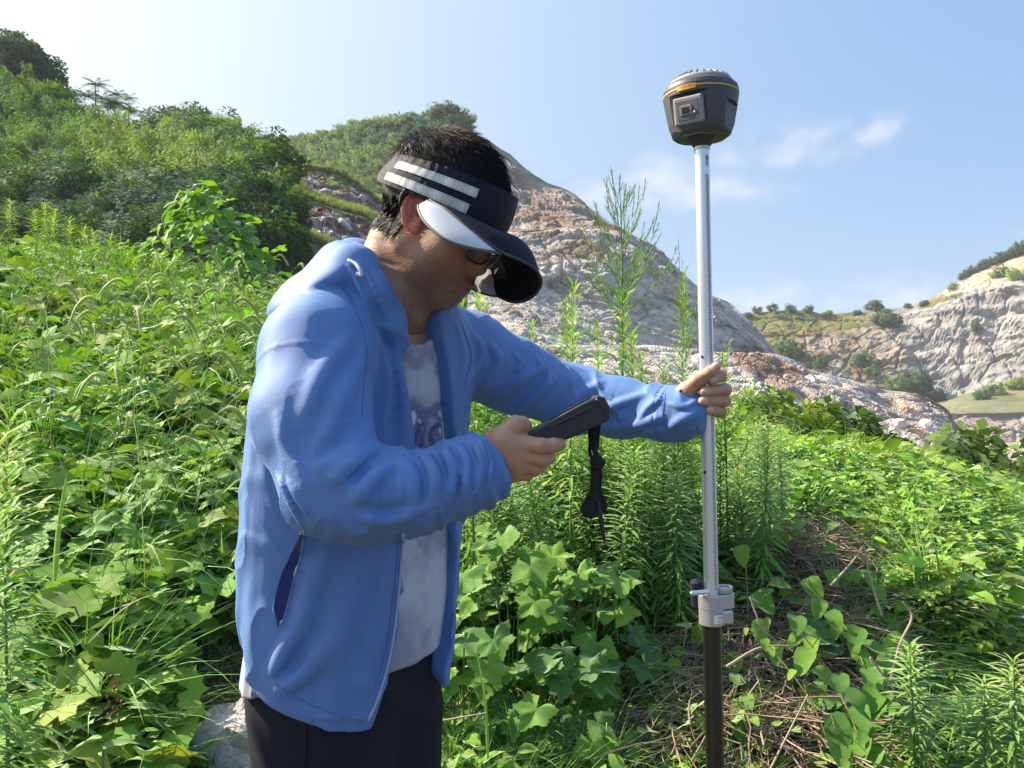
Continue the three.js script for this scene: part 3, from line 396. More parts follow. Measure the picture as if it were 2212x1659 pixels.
// ------------------------------------------------------------------ weeds, creepers and dead stems near by
const M4 = (pos, turn, s, tiltX = 0, tiltZ = 0, sy = 1) => new THREE.Matrix4().compose(pos, new THREE.Quaternion().setFromEuler(new THREE.Euler(tiltX, turn, tiltZ, 'YXZ')), V(s, s * sy, s));
const tint = (r, a = 0.25, y = 0) => rgb(1 - a / 2 + r() * a + y, 1 - a / 2 + r() * a, 1 - a / 2 + r() * a - y * 0.5);
{
  const r = rng(900), G = [0.195, 0.385, 0.02], Y = [0.28, 0.46, 0.02], D = [0.06, 0.16, 0.03];
  const broad = [0, 1, 2].map((s) => sprig(10 + s, { n: 20, kind: 'heart', L: 0.085, W: 0.042, spread: 0.20, tall: 0.26, col: G }));
  const lobed = [0, 1, 2].map((s) => lobedSprig(15 + s, 15, 0.1, 0.2, 0.26, G));
  const small = [0, 1, 2].map((s) => sprig(20 + s, { n: 26, kind: 'ovate', L: 0.042, W: 0.015, spread: 0.17, tall: 0.2, col: Y, tri: true }));
  const lances = [0, 1].map((s) => sprig(30 + s, { n: 34, kind: 'lance', L: 0.075, W: 0.009, spread: 0.15, tall: 0.32, col: G, droop: 0.3 }));
  const tufts = [0, 1, 2].map((s) => grassTuft(40 + s, { n: 20, H: 0.42, W: 0.0045, col: [0.17, 0.36, 0.032], lean: 0.9, dry: 0.05 })), low = [0, 1].map((s) => grassTuft(50 + s, { n: 26, H: 0.2, W: 0.0032, col: [0.11, 0.24, 0.04], lean: 1.1, dry: 0.12 }));
  const lists = new Map(), put = (k, m, c) => { if (!lists.has(k)) lists.set(k, []); lists.get(k).push({ m, c }); };
  const pick = (a) => a[Math.floor(r() * a.length)];
  // the slope left of and behind the man
  for (let i = 0; i < 16500; i++) {
    const d = 2.05 + 13.5 * Math.pow(r(), 1.35), px = lerp(-420, 1010, r()), p = onGround(px, d), n = noise(p.x * 0.55, p.z * 0.55, 3), n2 = noise(p.x * 1.4, p.z * 1.4, 8), s = (0.85 + 0.75 * r()) * lerp(0.62, 1.6, Math.pow(clamp((d - 2) / 11, 0, 1), 0.7));
    if (n2 < -0.2 && r() < 0.55) continue;
    if (d < 3.0 && px > 300 + 60 * n2) { if (r() < 0.22) put(pick(low), M4(p, r() * 6.3, 0.6 + r() * 0.5), tint(r)); continue; }
    const kind = n + n2 * 0.6, roll = r(), y = 0.2 * (n2 + 0.1), geo = roll < 0.62 + kind * 0.3 ? (n2 + 0.5 * n > -0.1 || d < 3.4 ? pick(lobed) : pick(broad)) : roll < 0.76 ? pick(tufts) : roll < 0.92 ? pick(small) : pick(lances);
    put(geo, M4(p.add(V(0, r() * 0.10 + 0.10 * Math.max(0, n2), 0)), r() * 6.3, s, (r() - 0.5) * 0.5, (r() - 0.5) * 0.5), tint(r, 0.35, y));
  }
  // behind his arms, round the tall weeds
  for (let i = 0; i < 6500; i++) {
    const d = 2.2 + 9.5 * Math.pow(r(), 1.4), px = lerp(960, 1640, r()), p = onGround(px, d), n = noise(p.x * 0.9, p.z * 0.9, 5), s = (0.7 + 0.6 * r()) * lerp(0.8, 1.35, clamp((d - 2) / 9, 0, 1)), roll = r();
    if (d < 4.3 && px > 1330 && r() < 0.8) continue; if (d < 3.0 && r() < 0.45) continue;
    put(d < 3.3 ? (roll < 0.5 ? pick(low) : roll < 0.85 ? pick(tufts) : pick(broad)) : roll < 0.3 + n * 0.5 ? pick(lobed) : roll < 0.62 ? pick(lances) : roll < 0.82 ? pick(tufts) : pick(small), M4(p.add(V(0, r() * 0.06, 0)), r() * 6.3, d < 3.3 ? s * 0.7 : s, (r() - 0.5) * 0.5, (r() - 0.5) * 0.5), tint(r, 0.35, 0.06 * n));
  }
  // the creeper mound on the right
  for (let i = 0; i < 14000; i++) {
    const d = 3.3 + 9.5 * Math.pow(r(), 1.1), px = lerp(1560, 2480, r()), p = onGround(px, d), n = noise(p.x * 0.9, p.z * 0.9, 6), edge = px - 1560 + (d - 3.6) * 140 - (d < 4.6 ? 420 : 0) + n * 160; if (edge < 0) continue;
    const hump = Math.max(0, 0.22 * noise(p.x * 1.3, p.z * 1.3, 12)), roll = r(), s = (0.75 + 0.55 * r()) * lerp(0.9, 1.4, clamp((d - 3) / 9, 0, 1));
    put(roll < 0.8 ? pick(small) : roll < 0.9 ? pick(broad) : roll < 0.95 ? pick(lances) : pick(tufts), M4(p.add(V(0, r() * 0.16 + hump, 0)), r() * 6.3, s, (r() - 0.5) * 0.6, (r() - 0.5) * 0.6), tint(r, 0.3, 0.22 * n + 0.04));
  }
  for (let i = 0; i < 420; i++) { const d = 2.35 + 2.3 * r(), px = lerp(1400, 2000, r()), p = onGround(px, d, 0.05); put(r() < 0.6 ? pick(lobed) : r() < 0.6 ? pick(small) : pick(broad), M4(p, r() * 6.3, 0.3 + 0.35 * r(), (r() - 0.5) * 0.6, (r() - 0.5) * 0.6), tint(r, 0.3, -0.02)); }
  // thin growth at the lower right edge
  for (let i = 0; i < 1500; i++) { const d = 2.3 + 1.6 * r(), px = lerp(1850, 2500, r()), p = onGround(px, d), roll = r(); put(roll < 0.4 ? pick(low) : roll < 0.6 ? pick(tufts) : roll < 0.8 ? pick(small) : pick(lances), M4(p, r() * 6.3, 0.5 + 0.5 * r(), 0, 0), tint(r, 0.3, -0.05)); }
  const what = (g) => broad.includes(g) || lobed.includes(g) ? ['broad_leaf_weeds', greenMat, 'low bright green broad-leaved weeds covering the slope'] : small.includes(g) ? ['small_leaf_creeper', greenMat, 'dense yellow green small-leaved creeper covering the mound'] : lances.includes(g) ? ['narrow_leaf_weeds', greenMat, 'short narrow-leaved weeds among the undergrowth'] : ['grass', grassMat, tufts.includes(g) ? 'arching green grass tufts among the weeds' : 'short grass on the bare soil'];
  for (const [g, l] of lists) { const [n, m, t] = what(g); stuff(n, g, m, l, t, n === 'grass' ? 'grass' : 'weeds'); }

  // the litter of dead stems
  const stick = [0, 1, 2, 3].map((s) => { const q = rng(70 + s), gb = new GB(), L = 0.5, pts = [V(-L / 2, 0, 0), V(-L / 6, 0.03 * q(), 0.06 * (q() - 0.5)), V(L / 6, 0.05 * q(), 0.1 * (q() - 0.5)), V(L / 2, 0, 0.08 * (q() - 0.5))]; tube(spline(pts, 6), (t) => 0.0027 * (1 - 0.6 * t), 4, gb, [1, 1, 1]); return gb.geo(); });
  const dead = [[], [], [], []];
  for (let i = 0; i < 13000; i++) {
    const on = r(), px = on < 0.78 ? lerp(1370, 2010, (r() + r()) / 2) : lerp(1000, 2400, r()), d = on < 0.78 ? 2.35 + 2.4 * r() : 2.4 + 3.4 * r(), p = onGround(px, d), y = 0.16 * r() * r() + 0.01, b = 0.4 + 0.75 * r();
    dead[i % 4].push({ m: M4(p.add(V(0, y + (on < 0.78 ? 0.05 : 0), 0)), r() * 6.3 * (r() < 0.5 ? 1 : 0.2) + 0.4, 0.45 + 1.0 * r() * r(), (r() - 0.5) * 0.5, (r() - 0.5) * 0.8), c: rgb(0.33 * b, 0.245 * b, 0.175 * b) });
  }
  for (let i = 0; i < 2200; i++) { const p = onGround(lerp(330, 700, r()), 2.15 + 1.1 * r()); const b = 0.4 + 0.7 * r(); dead[i % 4].push({ m: M4(p.add(V(0, 0.01 + 0.07 * r() * r(), 0)), r() * 6.3, 0.3 + 0.7 * r() * r(), 0, (r() - 0.5) * 0.6), c: rgb(0.28 * b, 0.20 * b, 0.14 * b) }); }
  dead.forEach((l, i) => stuff('dead_stems', stick[i], dryMat, l, 'tangled dry brown stems heaped on the ground', 'dead stems'));
}

// tall weeds with narrow leaves up the stem
function horseweed(seed, H, o = {}) {
  const r = rng(seed), st = new GB(), lf = new GB(), bend = (r() - 0.5) * 0.12, lean = o.lean || 0, at = (t) => V(bend * Math.sin(t * 3) * H * 0.3 + lean * t * t * H, t * H, (r() - 0.5) * 0.003 + 0.03 * Math.sin(t * 4 + seed) * H * 0.3);
  const col = [0.18, 0.37, 0.035], spray = (base, dir, L, n, size) => { tube(spline([base, base.clone().addScaledVector(dir, L * 0.5), base.clone().addScaledVector(dir, L).add(V(0, L * 0.2, 0))], 4), 0.0013, 3, st, [0.16, 0.24, 0.06]); for (let i = 0; i < n; i++) { const t = (i + r()) / n, a = r() * 6.28, p = base.clone().addScaledVector(dir, L * t).add(V(0, L * 0.2 * t * t, 0)), d = dir.clone().add(V(Math.cos(a) * 0.7, 0.25, Math.sin(a) * 0.7)).normalize(); addLeaf(lf, p, d, V(0, 1, 0.2).normalize(), size * (0.6 + 0.7 * r()), size * 0.09, 'lance', shade(col, r, 0.3), { n: 2 }); } };
  tube([...Array(13).keys()].map((i) => at(i / 12)), (t) => lerp(0.0062, 0.0016, t) * (o.thick || 1), 6, st, [0.17, 0.24, 0.07]);
  const top = o.panicle ? 0.78 : 1, N = Math.round(H * top * 290);
  for (let i = 0; i < N; i++) {
    const t = (o.from || 0.04) + (top - (o.from || 0.04)) * (i / N), a = i * 2.399 + r() * 0.4, up = lerp(-0.25, 1.15, Math.pow(t / top, 1.6)) + (r() - 0.5) * 0.5, d = V(Math.cos(a), up, Math.sin(a)).normalize(), L = (o.leaf || 0.115) * (0.65 + 0.6 * r()) * (t > 0.9 ? 0.7 : 1) * (t < 0.3 ? 0.8 : 1);
    addLeaf(lf, at(t), d, V(-Math.cos(a) * up, 1, -Math.sin(a) * up).normalize(), L, L * 0.052, 'lance', (t < 0.3 && r() < 0.3) || r() < 0.03 ? [0.36, 0.33, 0.07] : shade(t > 0.8 ? [0.26, 0.46, 0.05] : col, r, 0.3), { n: 3, droop: 0.35 });
  }
  if (o.branches) for (let i = 0; i < o.branches; i++) { const t = 0.5 + 0.4 * r(), a = r() * 6.28; spray(at(t), V(Math.cos(a) * 0.7, 0.75, Math.sin(a) * 0.7).normalize(), 0.16 + 0.12 * r(), 26, 0.035); }
  if (o.panicle) for (let i = 0; i < 30; i++) { const t = 0.74 + 0.26 * (i / 30), a = i * 2.399, w = 1.5 - (t - 0.74) * 3.6, dir = V(Math.cos(a) * 0.62 * w, 0.42, Math.sin(a) * 0.62 * w).normalize(), L = lerp(0.19, 0.07, (t - 0.74) / 0.26) * (0.8 + 0.5 * r()); spray(at(t), dir, L, t > 0.84 ? 20 : 30, t > 0.84 ? 0.011 : 0.026); for (let j = 0; j < 3; j++) { const q = at(t).addScaledVector(dir, L * (0.4 + 0.2 * j)), a2 = r() * 6.28; spray(q, dir.clone().add(V(Math.cos(a2) * 0.6, 0.1, Math.sin(a2) * 0.6)).normalize(), L * 0.35, 9, 0.011); } }
  return [st.geo(), lf.geo()];
}
const WEED = [0, 1, 2, 3].map((s) => horseweed(110 + s, 1)), WEEDB = [0, 1].map((s) => horseweed(120 + s, 1, { branches: 9 }));
function placeWeed(px, topY, d, g, label, group, o = {}) { // its foot on the ground at that bearing, its tip at height topY on the line of sight
  const p = onGround(px, d, -0.03), top = P(px, topY, d).y, t = thing(o.name || 'tall_weed', label, 'weed', p, group), H = top - p.y; t.scale.set(o.wide || 1, H, o.wide || 1); t.rotation.set(o.tx || 0, px * 0.37, o.tz || 0);
  part('stem', g[0], stemMat, t); const l = part('leaf', g[1], o.mat || greenMat, t); l.name = 'leaves'; l.userData.kind = 'stuff'; return t;
}
{
  const tall = horseweed(131, 1, { panicle: true, thick: 1.5, leaf: 0.12 }); placeWeed(1330, 440, 3.4, tall, 'tallest weed, with a thin spreading seed panicle against the quarried hill', null, { tz: 0.02, wide: 1.15 });
  const S = 'narrow-leaved weed ';
  [[1240, 625, 3.2, 'with a pointed tip beside the stem of the tallest weed, left of it'], [1222, 660, 3.5, 'slim and upright, leftmost of the pair beside the tallest weed'], [1362, 730, 3.3, 'short and bushy, right of the tallest weed above the sleeve'], [1480, 600, 3.6, 'thin and branching, just left of the silver pole'], [1565, 770, 3.5, 'just right of the hand on the pole'], [1152, 705, 3.6, 'small, alone above the sleeve between visor and tallest weed'], [1435, 800, 3.4, 'very short, between the tallest weed and the pole'], [1290, 705, 3.7, 'half hidden behind the tallest weed'], [1385, 770, 3.6, 'low, right behind the short bushy weed']].forEach(([x, y, d, l], i) => placeWeed(x, y, d, i === 3 || i === 4 ? WEEDB[i % 2] : WEED[i % 4], S + l, null, { wide: i === 3 ? 0.8 : 1 }));
  [[1030, 645, 3.0, 'with yellow green forked shoots below the visor brim'], [995, 665, 3.1, 'with forked shoots, nearest the chin']].forEach(([x, y, d, l], i) => placeWeed(x, y, d, WEEDB[i], 'weed ' + l));
  const r = rng(77);
  for (let i = 0; i < 34; i++) { const px = lerp(1180, 1500, (i + 0.8 * r()) / 34), d = 3.1 + 0.9 * r(); placeWeed(px, lerp(870, 1080, r()) + (d - 3.1) * 10, d, WEED[i % 4], 'leafy weed stem in the thicket under the stretched sleeve, ' + ORD[i] + ' from the left', 'weeds of the thicket under the sleeve', { name: 'thicket_weed', tx: (r() - 0.5) * 0.5, tz: (r() - 0.5) * 0.5, wide: 0.8 + 0.6 * r() }); }
  for (let i = 0; i < 10; i++) { const px = lerp(1000, 1160, (i + 0.8 * r()) / 10), d = 3 + 1.2 * r(); placeWeed(px, lerp(930, 1010, r()), d, WEED[i % 4], 'leafy weed stem between forearm and stretched sleeve, ' + ORD[i] + ' from the left', 'weeds between forearm and sleeve', { name: 'low_weed', tx: (r() - 0.5) * 0.25, tz: (r() - 0.5) * 0.25 }); }
  for (let i = 0; i < 12; i++) { const px = lerp(1560, 1700, (i + 0.8 * r()) / 12), d = 3.2 + 1.6 * r(); placeWeed(px, lerp(900, 1010, r()), d, WEED[i % 4], 'leafy weed stem right of the silver pole, ' + ORD[i] + ' from the left', 'weeds right of the pole', { name: 'edge_weed', tx: (r() - 0.5) * 0.2, tz: (r() - 0.5) * 0.2 }); }
  [[1965, 1390, 2.3, 'with a spiky tuft, leftmost of the feathery weeds at the lower right'], [2175, 1420, 2.2, 'at the lower right edge of the view'], [2120, 1470, 2.25, 'short, left of the one at the lower right edge'], [2075, 1500, 2.5, 'half hidden between the spiky weeds at the lower right']].forEach(([x, y, d, l], i) => placeWeed(x, y, d, WEED[i % 4], 'fine-leaved weed ' + l, null, { name: 'feathery_weed', wide: 0.85 }));
  const row = [[18, 435], [70, 455], [92, 440], [113, 452], [145, 470], [178, 490], [200, 500], [235, 505], [312, 540], [330, 560], [372, 585], [392, 590], [-30, 440], [-60, 460]];
  row.forEach(([x, y], i) => placeWeed(x, y, 10.5 + (i % 3) * 0.8, WEED[i % 4], 'pale spire-shaped weed standing up against the dark bushes, ' + (x < 0 ? 'beyond the left edge, number ' + ORD[i - 12] : ORD[i] + ' from the left'), 'spire weeds before the dark bushes', { name: 'spire_weed', wide: 1.5, mat: spireMat }));
  [[30, 900, 1.75, 'with bright needle leaves, at the left edge in front of the foxtails'], [-8, 960, 1.6, 'cut by the left edge of the view']].forEach(([x, y, d, l], i) => placeWeed(x, y, d, WEED[i + 1], 'tall feathery weed ' + l, null, { name: 'feathery_weed', wide: 1.0 }));
}
// ------------------------------------------------------------------ creepers with big leaves, one leaf at a time
// a mound of leaves on ground-rooted stems: its middle at bearing px and distance d
function vine(name, label, px, d, { R = 0.4, h = 0.45, n = 30, size = 0.12, leaves = LOBED, tones = [0, 1, 1, 2, 3], seed = 1, face = 0.4, stems = 5, squash = 1, lift = 0, dense = 0 }, group) {
  const r = rng(seed * 131 + 7), o = onGround(px, d), t = thing(name, label, 'vine', o, group), sg = new GB(), scol = [0.17, 0.22, 0.07];
  const camDir = V(-o.x, EYE - o.y, -o.z).normalize();
  for (let i = 0; i < n; i++) {
    const a = r() * 6.283, q = Math.sqrt(r()), x = Math.cos(a) * q * R, z = Math.sin(a) * q * R * squash, gy = ground(o.x + x, o.z + z) - o.y, y = gy + lift + h * (1 - q * q) * (dense ? 0.3 + 0.7 * r() : 0.75 + 0.35 * r()) + 0.04, p = V(x, y, z), s = size * (0.6 + 0.65 * r());
    const up = V(x / R * 0.7, 0.75, z / R * 0.7).addScaledVector(camDir, face).add(V(SUN.x * 0.35, 0.1, 0)).add(V((r() - 0.5) * 0.9, (r() - 0.5) * 0.5, (r() - 0.5) * 0.9)).normalize(), out = V(x + (r() - 0.5) * R, -0.35 * R - 0.25 * r() * R, z + (r() - 0.5) * R), dir = out.addScaledVector(up, -out.dot(up)).normalize();
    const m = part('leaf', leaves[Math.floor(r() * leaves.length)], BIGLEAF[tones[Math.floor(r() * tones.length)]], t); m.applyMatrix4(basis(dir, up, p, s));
    const foot = V(x * 0.35, ground(o.x + x * 0.35, o.z + z * 0.35) - o.y, z * 0.35); if (i % Math.max(1, Math.round(n / (stems * 4))) === 0) tube(spline([foot, V(x * 0.6, y * 0.75, z * 0.6), p], 5), 0.0028, 4, sg, scol); else tube([p.clone().addScaledVector(up, -s * 0.5).addScaledVector(dir, -s * 0.25), p], 0.0016, 3, sg, scol);
  }
  part('stem', sg.geo(), stemMat, t); return t;
}
// a runner along bearings [px, py, d], leaves alternately on either side
function runner(name, label, pts, { n = 14, size = 0.06, leaves = HEART, tones = [0, 1, 2], seed = 1, hang = 0.5, col = [0.2, 0.2, 0.08] }, group) {
  const r = rng(seed * 57 + 3), w = pts.map(([x, y, d]) => P(x, y, d)), o = w[0].clone(), t = thing(name, label, 'vine', o, group), path = spline(w.map((p) => p.clone().sub(o)), 30), sg = tube(path, 0.0026, 4, new GB(), col);
  for (let i = 0; i < n; i++) { const k = Math.min(29, Math.floor((i + 0.5) / n * 30)), p = path[k], tan = path[k + 1].clone().sub(p).normalize(), a = r() * 6.28, side = V(Math.cos(a) * 0.6, 0.5, Math.sin(a) * 0.6), q = p.clone().addScaledVector(side, 0.03 + 0.03 * r()); tube([p, q], 0.0014, 3, sg, col);
    const up = V(-0.3 + (r() - 0.5) * 0.9, 0.65 + 0.4 * r(), 0.55 + (r() - 0.5) * 0.7).normalize(), out = V((r() - 0.5) * 1.2, -hang, (r() - 0.2)).addScaledVector(tan, 0.3), dir = out.addScaledVector(up, -out.dot(up)).normalize(); const m = part('leaf', leaves[Math.floor(r() * leaves.length)], BIGLEAF[tones[Math.floor(r() * tones.length)]], t); m.applyMatrix4(basis(dir, up, q, size * (0.6 + 0.7 * r()))); }
  part('stem', sg.geo(), stemMat, t); return t;
}
{
  const B = 'big-leaved green creeper ';
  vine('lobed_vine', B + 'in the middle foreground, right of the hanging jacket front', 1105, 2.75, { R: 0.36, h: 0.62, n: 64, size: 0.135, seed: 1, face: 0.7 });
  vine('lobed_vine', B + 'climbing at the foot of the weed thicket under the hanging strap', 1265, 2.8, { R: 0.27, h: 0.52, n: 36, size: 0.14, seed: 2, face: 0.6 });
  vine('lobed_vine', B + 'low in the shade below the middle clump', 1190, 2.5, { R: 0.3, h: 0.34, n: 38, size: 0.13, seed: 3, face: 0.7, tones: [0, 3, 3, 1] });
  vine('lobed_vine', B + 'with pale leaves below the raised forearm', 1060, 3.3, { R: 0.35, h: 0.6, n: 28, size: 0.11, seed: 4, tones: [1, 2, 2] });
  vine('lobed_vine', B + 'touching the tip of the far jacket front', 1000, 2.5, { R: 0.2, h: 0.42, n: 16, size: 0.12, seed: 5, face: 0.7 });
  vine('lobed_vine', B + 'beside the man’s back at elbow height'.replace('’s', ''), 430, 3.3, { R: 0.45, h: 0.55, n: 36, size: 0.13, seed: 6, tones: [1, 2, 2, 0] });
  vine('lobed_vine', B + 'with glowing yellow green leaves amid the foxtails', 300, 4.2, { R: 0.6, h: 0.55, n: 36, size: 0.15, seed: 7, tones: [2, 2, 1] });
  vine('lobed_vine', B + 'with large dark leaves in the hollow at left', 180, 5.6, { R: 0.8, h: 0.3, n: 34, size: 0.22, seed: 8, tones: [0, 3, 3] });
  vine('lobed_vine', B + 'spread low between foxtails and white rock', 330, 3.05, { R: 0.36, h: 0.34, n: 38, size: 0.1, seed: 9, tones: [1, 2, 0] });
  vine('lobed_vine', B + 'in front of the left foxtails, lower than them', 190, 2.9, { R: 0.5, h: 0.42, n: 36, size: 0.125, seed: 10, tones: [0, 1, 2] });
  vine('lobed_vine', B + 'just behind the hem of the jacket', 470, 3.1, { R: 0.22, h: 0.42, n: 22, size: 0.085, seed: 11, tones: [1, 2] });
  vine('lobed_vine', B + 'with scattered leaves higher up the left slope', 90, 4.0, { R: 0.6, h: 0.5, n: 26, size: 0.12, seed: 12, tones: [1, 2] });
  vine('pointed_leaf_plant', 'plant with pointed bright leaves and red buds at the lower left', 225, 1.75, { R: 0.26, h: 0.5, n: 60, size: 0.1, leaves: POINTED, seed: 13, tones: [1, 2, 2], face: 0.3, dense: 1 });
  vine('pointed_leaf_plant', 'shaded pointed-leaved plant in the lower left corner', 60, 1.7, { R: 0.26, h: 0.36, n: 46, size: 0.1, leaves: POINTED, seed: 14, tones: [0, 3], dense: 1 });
  const bud = new GB(), rb = rng(8); for (let i = 0; i < 26; i++) { const p = P(lerp(228, 262, rb()), lerp(1455, 1560, rb()), 1.62 + 0.08 * rb()); tube([p, p.clone().add(V(0.002, 0.004, 0)), p.clone().add(V(0.003, 0.008, 0.001))], [0.001, 0.0032, 0.001], 5, bud, [0.36, 0.12, 0.05]); }
  const bt = thing('bud_spike', 'small spike of reddish buds above the pointed-leaved plant, lower left', 'buds'); part('bud', bud.geo(), stemMat, bt).userData.kind = 'stuff';
  // heart-leaved creepers over the heap of dead stems
  const Hh = 'heart-leaved creeper ', hv = (px, d, o, l) => vine('heart_leaf_vine', Hh + l, px, d, { leaves: HEART, face: 0.55, ...o });
  hv(1620, 3.0, { R: 0.3, h: 0.42, n: 30, size: 0.10, seed: 21 }, 'standing just right of the pole clamp');
  hv(1700, 2.75, { R: 0.26, h: 0.32, n: 20, size: 0.11, seed: 22 }, 'on the heap, with dark and pale leaves');
  hv(1460, 2.8, { R: 0.24, h: 0.26, n: 16, size: 0.085, seed: 23, tones: [2, 1, 2] }, 'with yellow green leaves just left of the black pole');
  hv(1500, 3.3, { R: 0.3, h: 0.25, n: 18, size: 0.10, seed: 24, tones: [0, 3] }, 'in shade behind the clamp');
  hv(1760, 3.5, { R: 0.4, h: 0.3, n: 30, size: 0.09, seed: 26, tones: [0, 1] }, 'on the upper part of the heap of dead stems'); hv(1560, 2.5, { R: 0.2, h: 0.22, n: 14, size: 0.08, seed: 27, tones: [0, 3] }, 'low in front of the black pole'); hv(1900, 2.5, { R: 0.3, h: 0.3, n: 26, size: 0.075, seed: 28, tones: [0, 1, 3] }, 'with small leaves at the lower right of the heap');
  hv(1660, 3.9, { R: 0.4, h: 0.3, n: 34, size: 0.085, seed: 29, tones: [0, 1, 2] }, 'behind the clamp, at the top of the heap'); hv(1640, 2.35, { R: 0.22, h: 0.2, n: 16, size: 0.06, seed: 36, tones: [1, 2] }, 'tiny-leaved, low beside the black pole'); hv(1820, 3.3, { R: 0.35, h: 0.3, n: 24, size: 0.07, seed: 37, tones: [1, 0] }, 'between the forked branch and the creeper mound');
  hv(1850, 2.9, { R: 0.3, h: 0.3, n: 20, size: 0.085, seed: 25 }, 'small-leaved, right part of the heap');
  runner('heart_leaf_runner', Hh + 'trailing down the heap from middle to lower right', [[1700, 1330, 2.45], [1770, 1420, 2.4], [1830, 1530, 2.3], [1860, 1600, 2.25], [1900, 1680, 2.2]], { n: 12, size: 0.085, seed: 31, tones: [0, 1, 2] });
  runner('heart_leaf_runner', Hh + 'trailing above the first trailing one', [[1740, 1260, 2.6], [1830, 1360, 2.5], [1870, 1450, 2.4], [1890, 1540, 2.35]], { n: 9, size: 0.08, seed: 32, tones: [0, 1] });
  runner('heart_leaf_runner', Hh + 'with tiny round leaves along a thin stem', [[1620, 1360, 2.5], [1690, 1430, 2.42], [1760, 1530, 2.35], [1800, 1640, 2.3]], { n: 8, size: 0.04, seed: 33, tones: [2, 1] });
  runner('heart_leaf_runner', Hh + 'at the lower right, partly below the frame', [[1800, 1560, 2.2], [1830, 1620, 2.2], [1850, 1700, 2.15]], { n: 5, size: 0.09, seed: 34 });
  // the bush with broad glowing leaves before the dark hillside
  const bu = (px, d, o, l) => { const v = vine('broad_leaf_bush', l, px, d, { leaves: POINTED.concat(LOBED.slice(2, 4)), ...o }); v.userData.category = 'bush'; };
  bu(450, 11.5, { R: 1.0, h: 1.35, n: 300, size: 0.27, seed: 41, tones: [2, 2, 1], lift: 0.45, face: 0.2, stems: 8 }, 'tall bush with broad sunlit yellow green leaves before the dark hillside');
  bu(530, 9.8, { R: 0.95, h: 1.1, n: 170, size: 0.2, seed: 42, tones: [1, 0, 2], dense: 1, face: 0.2, stems: 8 }, 'rounded bush below right of the tall broad-leaved bush');
  bu(600, 12.5, { R: 0.5, h: 1.3, n: 70, size: 0.22, seed: 43, tones: [2, 1], dense: 1, face: 0.2 }, 'small upright bush next to the raised hood');
  bu(262, 12.8, { R: 1.3, h: 0.9, n: 200, size: 0.2, seed: 44, tones: [2, 1], dense: 1, face: 0.2, stems: 8 }, 'yellow green bush right of the spire weeds');
}
// foxtail grass: a stalk, blades and a drooping bristly head
function foxtail(seed) {
  const r = rng(seed), st = new GB(), hd = new GB(), bl = new GB(), H = 0.62 + 0.2 * r(), lean = 0.16 + 0.2 * r(), dr = 0.06 + 0.05 * r();
  const path = spline([V(0, 0, 0), V(lean * 0.25, H * 0.5, 0), V(lean * 0.7, H * 0.92, 0), V(lean, H, 0.004)], 9); tube(path, (t) => 0.0017 - 0.0007 * t, 4, st, [0.24, 0.32, 0.08]);
  const e = path[9], hp = spline([e, V(e.x + 0.028, e.y + 0.014, 0), V(e.x + 0.062, e.y - 0.004 - dr * 0.1, 0.003), V(e.x + 0.092, e.y - 0.02 - dr * 0.6, 0.004)], 10); tube(hp, (t) => 0.0058 * Math.pow(Math.sin(Math.PI * (0.1 + 0.86 * t)), 0.6), 6, hd, [0.36, 0.47, 0.12]);
  for (let i = 0; i < 190; i++) { const k = Math.floor(r() * 10), p = hp[k].clone().lerp(hp[k + 1], r()), tan = hp[k + 1].clone().sub(hp[k]).normalize(), s = flat3(r), d = s.addScaledVector(tan, -s.dot(tan)).normalize().addScaledVector(tan, 0.55).normalize(), x = d.clone().cross(tan).normalize().multiplyScalar(0.0007), L = 0.010 + 0.006 * r(), col = [0.66, 0.72, 0.34]; const a = hd.v(p.x - x.x, p.y - x.y, p.z - x.z, 0, 0, col), b = hd.v(p.x + x.x, p.y + x.y, p.z + x.z, 1, 0, col), c2 = hd.v(p.x + d.x * L, p.y + d.y * L, p.z + d.z * L, 0.5, 1, col); hd.t(a, b, c2); }
  for (let i = 0; i < 3; i++) { const a = r() * 6.28, b = path[1 + i * 2]; addLeaf(bl, b, V(Math.cos(a) * 0.7, 0.7, Math.sin(a) * 0.7).normalize(), V(-Math.cos(a) * 0.7, 0.7, -Math.sin(a) * 0.7), 0.2 + 0.1 * r(), 0.0042, 'blade', [0.18, 0.36, 0.05], { n: 4, droop: 0.7 }); }
  return [st.geo(), hd.geo(), bl.geo()];
}
